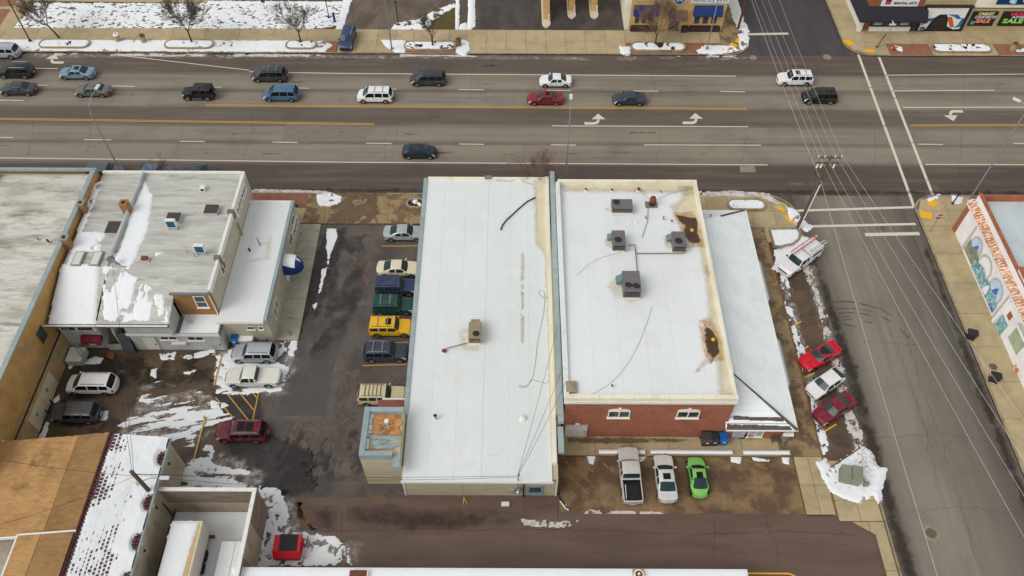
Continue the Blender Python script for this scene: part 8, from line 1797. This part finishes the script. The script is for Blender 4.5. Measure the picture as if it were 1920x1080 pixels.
    # door handles, wheels, lights, mirrors, plates
    for key in ('door_a_L', 'door_b_L', 'door_a_R', 'door_b_R'):
        if key in objs:
            s = 1 if key.endswith('L') else -1; f = (T['pil'][0] if '_a' in key else T['rpil'][0]) - .03
            M_(MB().box(L / 2 - f * L - .08, L / 2 - f * L + .08, min(s * w2 * .975, s * (w2 * .975 + .025)), max(s * w2 * .975, s * (w2 * .975 + .025)), T['belt'] - .17, T['belt'] - .13), 'handle', m_rim if 'chrome' in opts else m_black, objs[key])
    wr = T['wr']
    for f in T['wheels']:
        for s in (-1, 1):
            x = L / 2 - f * L; yo = s * plan(f) * .985
            b = MB(); k2 = 18; rA = wr + .075
            b.add([(x, yo + s * .012, wr + .02)] + [(x + rA * math.cos(2 * math.pi * k / k2), yo + s * .012, max(.27, wr + .02 + rA * math.sin(2 * math.pi * k / k2))) for k in range(k2)], [((0, k + 1, (k + 1) % k2 + 1) if s < 0 else (0, (k + 1) % k2 + 1, k + 1)) for k in range(k2)])
            M_(b, 'wheel_arch', m_wellk)
            b = MB(); k2 = 18; prof = [(yo - s * .20, wr * .9), (yo - s * .19, wr), (yo + s * .005, wr), (yo + s * .03, wr * .93), (yo + s * .03, wr * .66)]
            vs = [(x + r * math.cos(2 * math.pi * k / k2), y, wr + r * math.sin(2 * math.pi * k / k2)) for (y, r) in prof for k in range(k2)]
            fs = [(j * k2 + k, j * k2 + (k + 1) % k2, (j + 1) * k2 + (k + 1) % k2, (j + 1) * k2 + k) for j in range(len(prof) - 1) for k in range(k2)]
            fs = fs if s < 0 else [f_[::-1] for f_ in fs]
            b.add(vs, fs); wh = M_(b, 'wheel', m_tyre, sm=40)
            b = MB(); rI = wr * .66
            b.add([(x, yo + s * .035, wr)] + [(x + rI * math.cos(2 * math.pi * k / k2), yo + s * .022, wr + rI * math.sin(2 * math.pi * k / k2)) for k in range(k2)], [((0, k + 1, (k + 1) % k2 + 1) if s < 0 else (0, (k + 1) % k2 + 1, k + 1)) for k in range(k2)])
            rm = M_(b, 'rim', rim, wh)
            b = MB()
            for k in range(5):
                a = 2 * math.pi * k / 5 + .3; b.add([(x + .25 * rI * math.cos(a), yo + s * .04, wr + .25 * rI * math.sin(a)), (x + .9 * rI * math.cos(a - .28), yo + s * .032, wr + .9 * rI * math.sin(a - .28)), (x + .9 * rI * math.cos(a + .28), yo + s * .032, wr + .9 * rI * math.sin(a + .28))], [(0, 1, 2) if s < 0 else (2, 1, 0)])
            M_(b, 'spoke_gap', m_rimd, wh)
    for s in (-1, 1):
        xm = L / 2 - (cw + (wt - cw) * .45) * L; y0 = s * w2 * .97
        b = MB(); b.obox((xm, y0 + s * .12, T['belt'] + .08), (.07, 0, 0), (0, .11, 0), (0, 0, .075)); M_(b, 'mirror', m_black if 'blackmirror' in opts else pt)
    M_(MB().box(-L / 2 + .25, L / 2 - .3, -w2 * .86, w2 * .86, .13, .30), 'under_shade_box', m_wellk)  # dark box added beneath the body to deepen the shade under the car
    M_(MB().box(L / 2 - .02, L / 2 + .015, -w2 * .55, w2 * .55, T['hood0'] - .32, T['hood0'] - .16), 'grille', m_black)
    M_(MB().prism([(L / 2 - .25, -w2 * .80), (L / 2 - .05, -w2 * .62), (L / 2 + .03, -w2 * .3), (L / 2 + .03, w2 * .3), (L / 2 - .05, w2 * .62), (L / 2 - .25, w2 * .80)], .30, .50), 'front_bumper', m_black if 'dark_trim' in opts else pt)
    M_(MB().prism([(-L / 2 + .25, w2 * .84), (-L / 2 + .05, w2 * .66), (-L / 2 - .035, w2 * .3), (-L / 2 - .035, -w2 * .3), (-L / 2 + .05, -w2 * .66), (-L / 2 + .25, -w2 * .84)], .32, .54), 'rear_bumper', m_black if 'dark_trim' in opts else (m_rim if 'chromebumper' in opts else pt))
    M_(MB().box(-L / 2 - .045, -L / 2 - .0355, -.26, .26, .60 if not bed else .40, .74 if not bed else .52), 'number_plate', m_plate)
    for s in (-1, 1): M_(MB().box(L / 2 - T['wheels'][1] * L + wr + .1, L / 2 - T['wheels'][0] * L - wr - .1, min(s * w2 * .90, s * w2 * .96), max(s * w2 * .90, s * w2 * .96), .24, .33), 'sill', m_black)
    xr0, xr1 = L / 2 - (wt + .05) * L, L / 2 - (rr - .04) * L; yr = w2 * T['roofw'] * .98
    if 'rails' in opts or 'bars' in opts:
        for s in (-1, 1): M_(MB().tube([(xr0, s * yr * .94, H - .06), (xr0 - .12, s * yr * .94, H + .05), (xr1 + .12, s * yr * .94, H + .05), (xr1, s * yr * .94, H - .06)], .025, 5), 'roof_rail', m_rim if 'bars' in opts or 'chrome' in opts else m_black)
    if 'bars' in opts or 'crossbars' in opts:
        for f in (.25, .72): xx = xr0 + (xr1 - xr0) * f; M_(MB().box(xx - .035, xx + .035, -yr * .97, yr * .97, H + .05, H + .085), 'cross_bar', m_rim)
    if 'sunroof' in opts: M_(MB().box(xr0 - .75, xr0 - .15, -yr * .55, yr * .55, H - .03, H + .012), 'sunroof', m_cglasst)
    if 'bigroof' in opts:
        for f0, f1 in ((.06, .40), (.44, .78)): M_(MB().box(xr0 + (xr1 - xr0) * f1, xr0 + (xr1 - xr0) * f0, -yr * .68, yr * .68, H - .03, H + .012), 'sunroof', m_cglasst)
    if 'scoop' in opts:
        xs = L / 2 - cw * .62 * L; zh = hood(cw * .62); b = MB(); b.add([(xs + .35, -.22, zh + .0), (xs + .35, .22, zh), (xs - .35, .26, zh + .02), (xs - .35, -.26, zh + .02), (xs + .30, -.2, zh + .09), (xs + .30, .2, zh + .09)], [(4, 5, 2, 3), (0, 1, 5, 4), (1, 2, 5), (0, 4, 3)]); M_(b, 'hood_scoop', pt)
    if 'spoiler' in opts:
        b = MB(); b.box(-L / 2 + .02, -L / 2 + .24, -w2 * .8, w2 * .8, T['tail'] + .12, T['tail'] + .16)
        for s in (-1, 1): b.box(-L / 2 + .08, -L / 2 + .18, s * w2 * .62 - .04, s * w2 * .62 + .04, T['tail'] - .05, T['tail'] + .121)
        M_(b, 'spoiler', pt)
    if 'darkroof' in opts:
        b = MB(); x0, x1 = L / 2 - rr * L, L / 2 - wt * L - .04; b.add([(x0, -yr * .93, H - .058), (x1, -yr * .93, H - .058), (x1, yr * .93, H - .058), (x0, yr * .93, H - .058), (x0, 0, H - .02), ((x0 + x1) / 2, -yr * .8, H - .01), ((x0 + x1) / 2, yr * .8, H - .01), ((x0 + x1) / 2, 0, H + .02), (x1, 0, H - .02)], [(0, 5, 7, 4), (5, 1, 8, 7), (4, 7, 6, 3), (7, 8, 2, 6)]); M_(b, 'soft_top', m_black, sm=60)
    if 'ribs' in opts:
        for f in (.12, .3, .48, .66, .84): xx = xr0 + (xr1 - xr0) * f; M_(MB().box(xx - .03, xx + .03, -yr * .85, yr * .85, H - .005, H + .05), 'luggage_rib', m_bare)
    if bed:
        x0, x1 = -L / 2 + .1, L / 2 - .635 * L; yi = w2 * .84; zr_ = T['deck'] - .02
        if not tonneau:
            b = MB(); b.add([(x0, -yi, .62), (x1, -yi, .62), (x1, yi, .62), (x0, yi, .62), (x0, -yi, zr_), (x1, -yi, zr_), (x1, yi, zr_), (x0, yi, zr_)], [(0, 1, 2, 3), (4, 5, 1, 0), (5, 6, 2, 1), (6, 7, 3, 2), (7, 4, 0, 3)]); M_(b, 'bed_liner', m_black)
            for s in (-1, 1): M_(MB().box(x0, x1, min(s * yi, s * w2 * .93), max(s * yi, s * w2 * .93), zr_ - .03, zr_ + .015), 'bed_rail', pt)
            M_(MB().box(-L / 2 - .01, x0, -w2 * .9, w2 * .9, .6, zr_ + .01), 'tailgate', pt)
        if 'toolbox' in opts:
            M_(MB().box(x1 - .55, x1 - .05, -yi, yi, zr_ - .1, zr_ + .12), 'tool_box', pt)
        if 'bedload' in opts:
            M_(MB().tube([(x0 + .3, yi * .75, .75), (x1 - .3, yi * .7, .8)], .06, 6), 'pipe_load', m_trim)
    if typ == 'jeep':
        for s in (-1, 1):
            for f in T['wheels']: M_(MB().box(L / 2 - f * L - .55, L / 2 - f * L + .55, min(s * w2 * .93, s * w2 * 1.09), max(s * w2 * .93, s * w2 * 1.09), .84, .92), 'fender', m_black)
            M_(MB().box(-.5, .75, min(s * w2, s * w2 * 1.08), max(s * w2, s * w2 * 1.08), .38, .45), 'side_step', m_rim)
        b = MB(); b.tube([(-L / 2 - .02, .1, 1.05), (-L / 2 - .24, .1, 1.05)], .39, 16); sp = M_(b, 'spare_wheel', m_tyre, sm=40); b = MB(); b.tube([(-L / 2 - .23, .1, 1.05), (-L / 2 - .26, .1, 1.05)], .22, 14); M_(b, 'rim', rim, sp)
    return t

def place_x(u0, u1, v, typ, hd, L=None, W=None):
    """street car driving along x from its extent in the photo: u0,u1 and the near wheel line v"""
    W = W or TYPES[typ]['W']; a, b = G(u0, v), G(u1, v)
    k = (CAM_H - .5) / CAM_H
    X = (a.x + b.x) / 2 * k; return X, a.y + W / 2 - .05
P = dict(black=paint('black', S(24, 24, 28)), dgrey=paint('dark_grey', S(66, 70, 76), metal=.3), grey=paint('grey', S(96, 98, 100), metal=.3), bronze=paint('bronze_grey', S(112, 112, 104), metal=.3), lblue=paint('light_blue', S(126, 156, 176), metal=.25), blue=paint('mid_blue', S(76, 114, 148), metal=.2), navy=paint('navy', S(30, 36, 58)), white=paint('white', S(232, 232, 230)), silver=paint('silver', S(182, 188, 192), metal=.35), red=paint('red', S(136, 20, 38)), steel=paint('steel_blue', S(44, 70, 108), metal=.25), cream=paint('cream', S(224, 216, 190)), dnavy=paint('slate_navy', S(52, 64, 96), metal=.2), green=paint('dark_green', S(28, 74, 72), metal=.15), yellow=paint('yellow', S(232, 178, 30)), slate=paint('slate', S(62, 70, 84), metal=.3), tan=paint('tan', S(206, 192, 152)), maroon=paint('maroon', S(104, 26, 34)), lime=paint('lime', S(124, 192, 92)), brred=paint('bright_red', S(206, 14, 44)), wine=paint('wine', S(122, 18, 46)), char=paint('charcoal', S(84, 84, 86), metal=.3), champ=paint('champagne', S(204, 202, 194), metal=.15))
W_, E_h = 180, 0
street = [
 (-42, 37, 111.5, 'suv', W_, 'silver', 'silver wagon with taupe rear waiting in the turn lane', ('rails',), 4.95),
 (-12, 59, 148.5, 'suv', W_, 'black', 'black SUV with chrome sill trim on the main street', ('chrome', 'rails'), 4.9),
 (-12, 67, 180.5, 'sedan', W_, 'dgrey', 'dark grey sedan following the bronze-grey sedan', (), 4.85),
 (101, 175, 150.5, 'sedan', W_, 'lblue', 'light blue sedan with an open sunroof', ('sunroof',), 4.9),
 (131, 205, 183.5, 'sedan', W_, 'bronze', 'bronze-grey sedan with dark rear glass', (), 4.85),
 (335, 402, 189.5, 'jeep', W_, 'black', 'boxy black off-road car with a spare wheel', ('dark_trim', 'blackmirror'), 4.3),
 (467, 538, 155.5, 'van', W_, 'dgrey', 'dark grey minivan with roof bars beside the blue minivan', ('rails', 'crossbars'), 4.95),
 (488, 560, 191.8, 'van', W_, 'blue', 'mid blue minivan on the main street', (), 4.95),
 (665, 738, 194.5, 'van', W_, 'white', 'white minivan with roof bars on the main street', ('crossbars', 'rails', 'dark_trim'), 4.95),
 (768, 836, 163, 'van', W_, 'dgrey', 'dark grey minivan with a smooth roof', ('rails',), 4.95),
 (1012, 1072, 165.3, 'sedan', W_, 'white', 'small white sedan on the main street', (), 4.5),
 (989, 1057, 198.5, 'sedan', W_, 'red', 'dark red sedan with a black sunroof', ('sunroof',), 4.9),
 (1151, 1212, 199.3, 'sedan', W_, 'slate', 'slate grey sedan behind the dark red sedan', (), 4.5),
 (1459, 1530, 162.5, 'suv', W_, 'white', 'white SUV with roof rack in the intersection', ('rails', 'sunroof', 'crossbars'), 4.95),
 (1507, 1574, 196.5, 'suv', W_, 'black', 'black SUV with chrome window line in the intersection', ('chrome',), 4.75),
 (752, 818, 299.3, 'hatch', E_h, 'navy', 'navy hatchback driving alone the other way', ('blackmirror',), 4.4),
]
for u0, u1, v, typ, hd, col, lab, op, L in street:
    X, Y = place_x(u0, u1, v, typ, hd, L)
    car(lab, typ, P[col], X, Y, hd, L, opts=op, glass=m_cglasst if typ in ('van', 'jeep', 'suv') else None)
p = G(648, 97); car('steel blue SUV crossing the far sidewalk toward the street', 'suv', P['steel'], p.x + .15, p.y + 2.0, -93, 4.8, opts=('chrome', 'rails'), z0=.1)
p = G(451, -4); car('pale compact car parked in the far lot bay', 'hatch', P['silver'], p.x, p.y + 1.6, 90, 4.2)
# parked along the kerb behind the left roofs
for u, v, typ, col, lab in ((190, 311, 'suv', 'grey', 'grey SUV parked at the kerb behind the weathered roof'), (285, 312, 'hatch', 'blue', 'blue car parked at the kerb behind the weathered roof'), (368, 312.5, 'sedan', 'slate', 'grey sedan parked at the kerb behind the sign wall')):
    x, z = GYP(u, v, 73.3); H_c = TYPES[typ]['H']; y = 71.95; f = 0
    # height of the sight line over the roof edge decides how far out it stands
    car(lab, typ, P[col], GYP(u, v, 73.2)[0], 73.25, 0, None)
# west-facing and east-facing cars in the lots (photo extents, near wheel line)
lots = [
 (719, 793, 453.5, 'sedan', 0, 'silver', 'silver sedan parked nearest the street in the lot', (), 4.8),
 (707.5, 783, 521, 'sedan', 0, 'cream', 'cream sedan parked in the lot beside the navy SUV', (), 4.85),
 (704, 777, 556, 'boxsuv', 0, 'dnavy', 'navy SUV parked between the cream sedan and green SUV', ('rails',), 4.65),
 (700, 772, 592, 'boxsuv', 0, 'green', 'dark green SUV parked beside the yellow SUV', ('rails', 'crossbars', 'dark_trim'), 4.55),
 (691, 771, 633, 'boxsuv', 0, 'yellow', 'bright yellow SUV with roof rack', ('rails', 'crossbars', 'sunroof'), 4.6),
 (676, 766, 680.5, 'suv', 0, 'slate', 'slate SUV with two silver roof bars', ('bars',), 4.75),
 (431, 517, 682.5, 'suv', 180, 'silver', 'silver SUV parked behind the low wing', ('rails',), 4.75),
 (112, 221, 741.5, 'van', 180, 'white', 'white minivan parked by the tan wall', ('rails',), 5.1),
 (87, 187, 795.5, 'suv', 180, 'char', 'charcoal SUV parked beside the white minivan', (), 4.85),
 (399, 502, 831, 'suv', 180, 'maroon', 'maroon SUV with a black sunroof on the packed snow', ('bigroof', 'rails', 'chrome'), 5.0),
]
for u0, u1, v, typ, hd, col, lab, op, L in lots:
    X, Y = place_x(u0, u1, v, typ, hd, L)
    if hd == 0 and v < 700: X = min(X, -10.35 - L / 2 + .1)
    car(lab, typ, P[col], X, Y, hd, L, opts=op, glass=m_cglasst if typ in ('van', 'suv') else None)
X, Y = place_x(418, 526, 728, 'pickup', 180, 5.5)
car('white pickup with a hard bed cover behind the shop block', 'pickup', P['cream'] if False else paint('off_white', S(222, 220, 208)), X, Y, 180, 5.6, opts=('tonneau', 'chromebumper'))
X, Y = place_x(668, 760, 766, 'wagon', 0, 4.9)
car('old tan wagon with a ribbed roof rack by the annex', 'wagon', P['tan'], min(X, -12.6), Y + .25, 0, 4.9, opts=('ribs', 'rails', 'chromebumper'))
# behind the brick building, noses to the wall
a, b_ = G(1179, 851), G(1187, 943); car('silver pickup with a dark open bed behind the brick building', 'pickup', P['champ'], (a.x + b_.x) / 2 - .15, (a.y + b_.y) / 2 + .05, 91.0, 5.75, opts=('bedload', 'chromebumper'))
a, b_ = G(1241, 858), G(1250, 944); car('silver-white sedan between the pickup and the green car', 'sedan', paint('pearl', S(214, 214, 208), metal=.15), (a.x + b_.x) / 2, (a.y + b_.y) / 2, 90.5, 4.85, opts=('sunroof',))
a, b_ = G(1301, 864), G(1311, 934); car('lime green rounded small car with sunroof', 'bug', P['lime'], (a.x + b_.x) / 2, (a.y + b_.y) / 2, 90, 4.08, opts=('sunroof',))
# angled along the side street: (front pixel, rear pixel)
def angled(f, r, lab, typ, col, L, opts=(), **k):
    a, b_ = G(*f), G(*r); d = a - b_; c = (a + b_) / 2 * ((CAM_H - .6) / CAM_H); 
    return car(lab, typ, col, c.x, c.y, math.degrees(math.atan2(d.y, d.x)), L, opts=opts, **k)
angled((1506, 684), (1566, 652), 'bright red coupe with black roof in the angled parking', 'coupe', P['brred'], 4.65, ('scoop', 'spoiler', 'darkroof'))
angled((1521, 737), (1573, 702), 'white hatchback between the two red cars', 'hatch', P['white'], 4.35, ('blackmirror',))
angled((1536, 783), (1592, 748), 'wine red sedan nearest the transformer', 'sedan', P['wine'], 4.75, ())
wt_ = angled((1463, 513), (1534, 463), 'white work pickup with bed cap and red ladder on its rack', 'pickup', P['white'], 5.8, ('tonneau', 'blackmirror'))
Lp, w2p = 5.8, .975
b = MB(); x0, x1 = -Lp / 2 + .08, Lp / 2 - .62 * Lp
b.add([(x0, -w2p * .93, 1.08), (x1, -w2p * .93, 1.08), (x1, w2p * .93, 1.08), (x0, w2p * .93, 1.08), (x0 + .1, -w2p * .78, 1.78), (x1 - .03, -w2p * .8, 1.82), (x1 - .03, w2p * .8, 1.82), (x0 + .1, w2p * .78, 1.78)], [(0, 1, 5, 4), (1, 2, 6, 5), (2, 3, 7, 6), (3, 0, 4, 7), (4, 5, 6, 7)]); cap_ = b.build('bed_cap', P['white'], wt_, local=True)
for s in (-1, 1):
    b = MB(); yy = s * w2p * .9; b.add([(x0 + .2, s * w2p * .905, 1.22), (x1 - .15, s * w2p * .905, 1.22), (x1 - .18, s * w2p * .85, 1.5), (x0 + .25, s * w2p * .85, 1.5)], [(0, 1, 2, 3) if s < 0 else (3, 2, 1, 0)]); b.build('cap_window', m_cglasst, cap_, local=True)
for xx in (x0 + .3, x1 - .25):
    MB().box(xx - .04, xx + .04, -w2p * .95, w2p * .95, 2.02, 2.08).build('rack_bar', m_trim, wt_, local=True)
    for s in (-1, 1): MB().box(xx - .04, xx + .04, s * w2p * .86 - .03, s * w2p * .86 + .03, 1.7, 2.02).build('rack_post', m_trim, wt_, local=True)
hdp = wt_.rotation_euler.z; ld = thing('extension_ladder', 'red extension ladder carried on the white work pickup', 'ladder', tuple(wt_.location), None, hdp)
for s in (-1, 1): MB().box(x0 - .35, 1.15, -w2p * .62 + s * .2 - .035, -w2p * .62 + s * .2 + .035, 2.09, 2.2).build('rail', m_lad, ld, local=True)
for k in range(12): xx = x0 - .2 + k * (1.15 - x0 + .2) / 12; MB().box(xx - .025, xx + .025, -w2p * .62 - .16, -w2p * .62 + .16, 2.12, 2.17).build('rung', m_trim, ld, local=True)
ld2 = thing('extension_ladder', 'pale aluminium ladder carried on the white work pickup', 'ladder', tuple(wt_.location), None, hdp)
for s in (-1, 1): MB().box(x0 - .45, x1 + .1, w2p * .55 + s * .17 - .03, w2p * .55 + s * .17 + .03, 2.09, 2.17).build('rail', m_trim, ld2, local=True)
for k in range(8): xx = x0 - .3 + k * .33; MB().box(xx - .025, xx + .025, w2p * .55 - .14, w2p * .55 + .14, 2.1, 2.15).build('rung', m_metal, ld2, local=True)
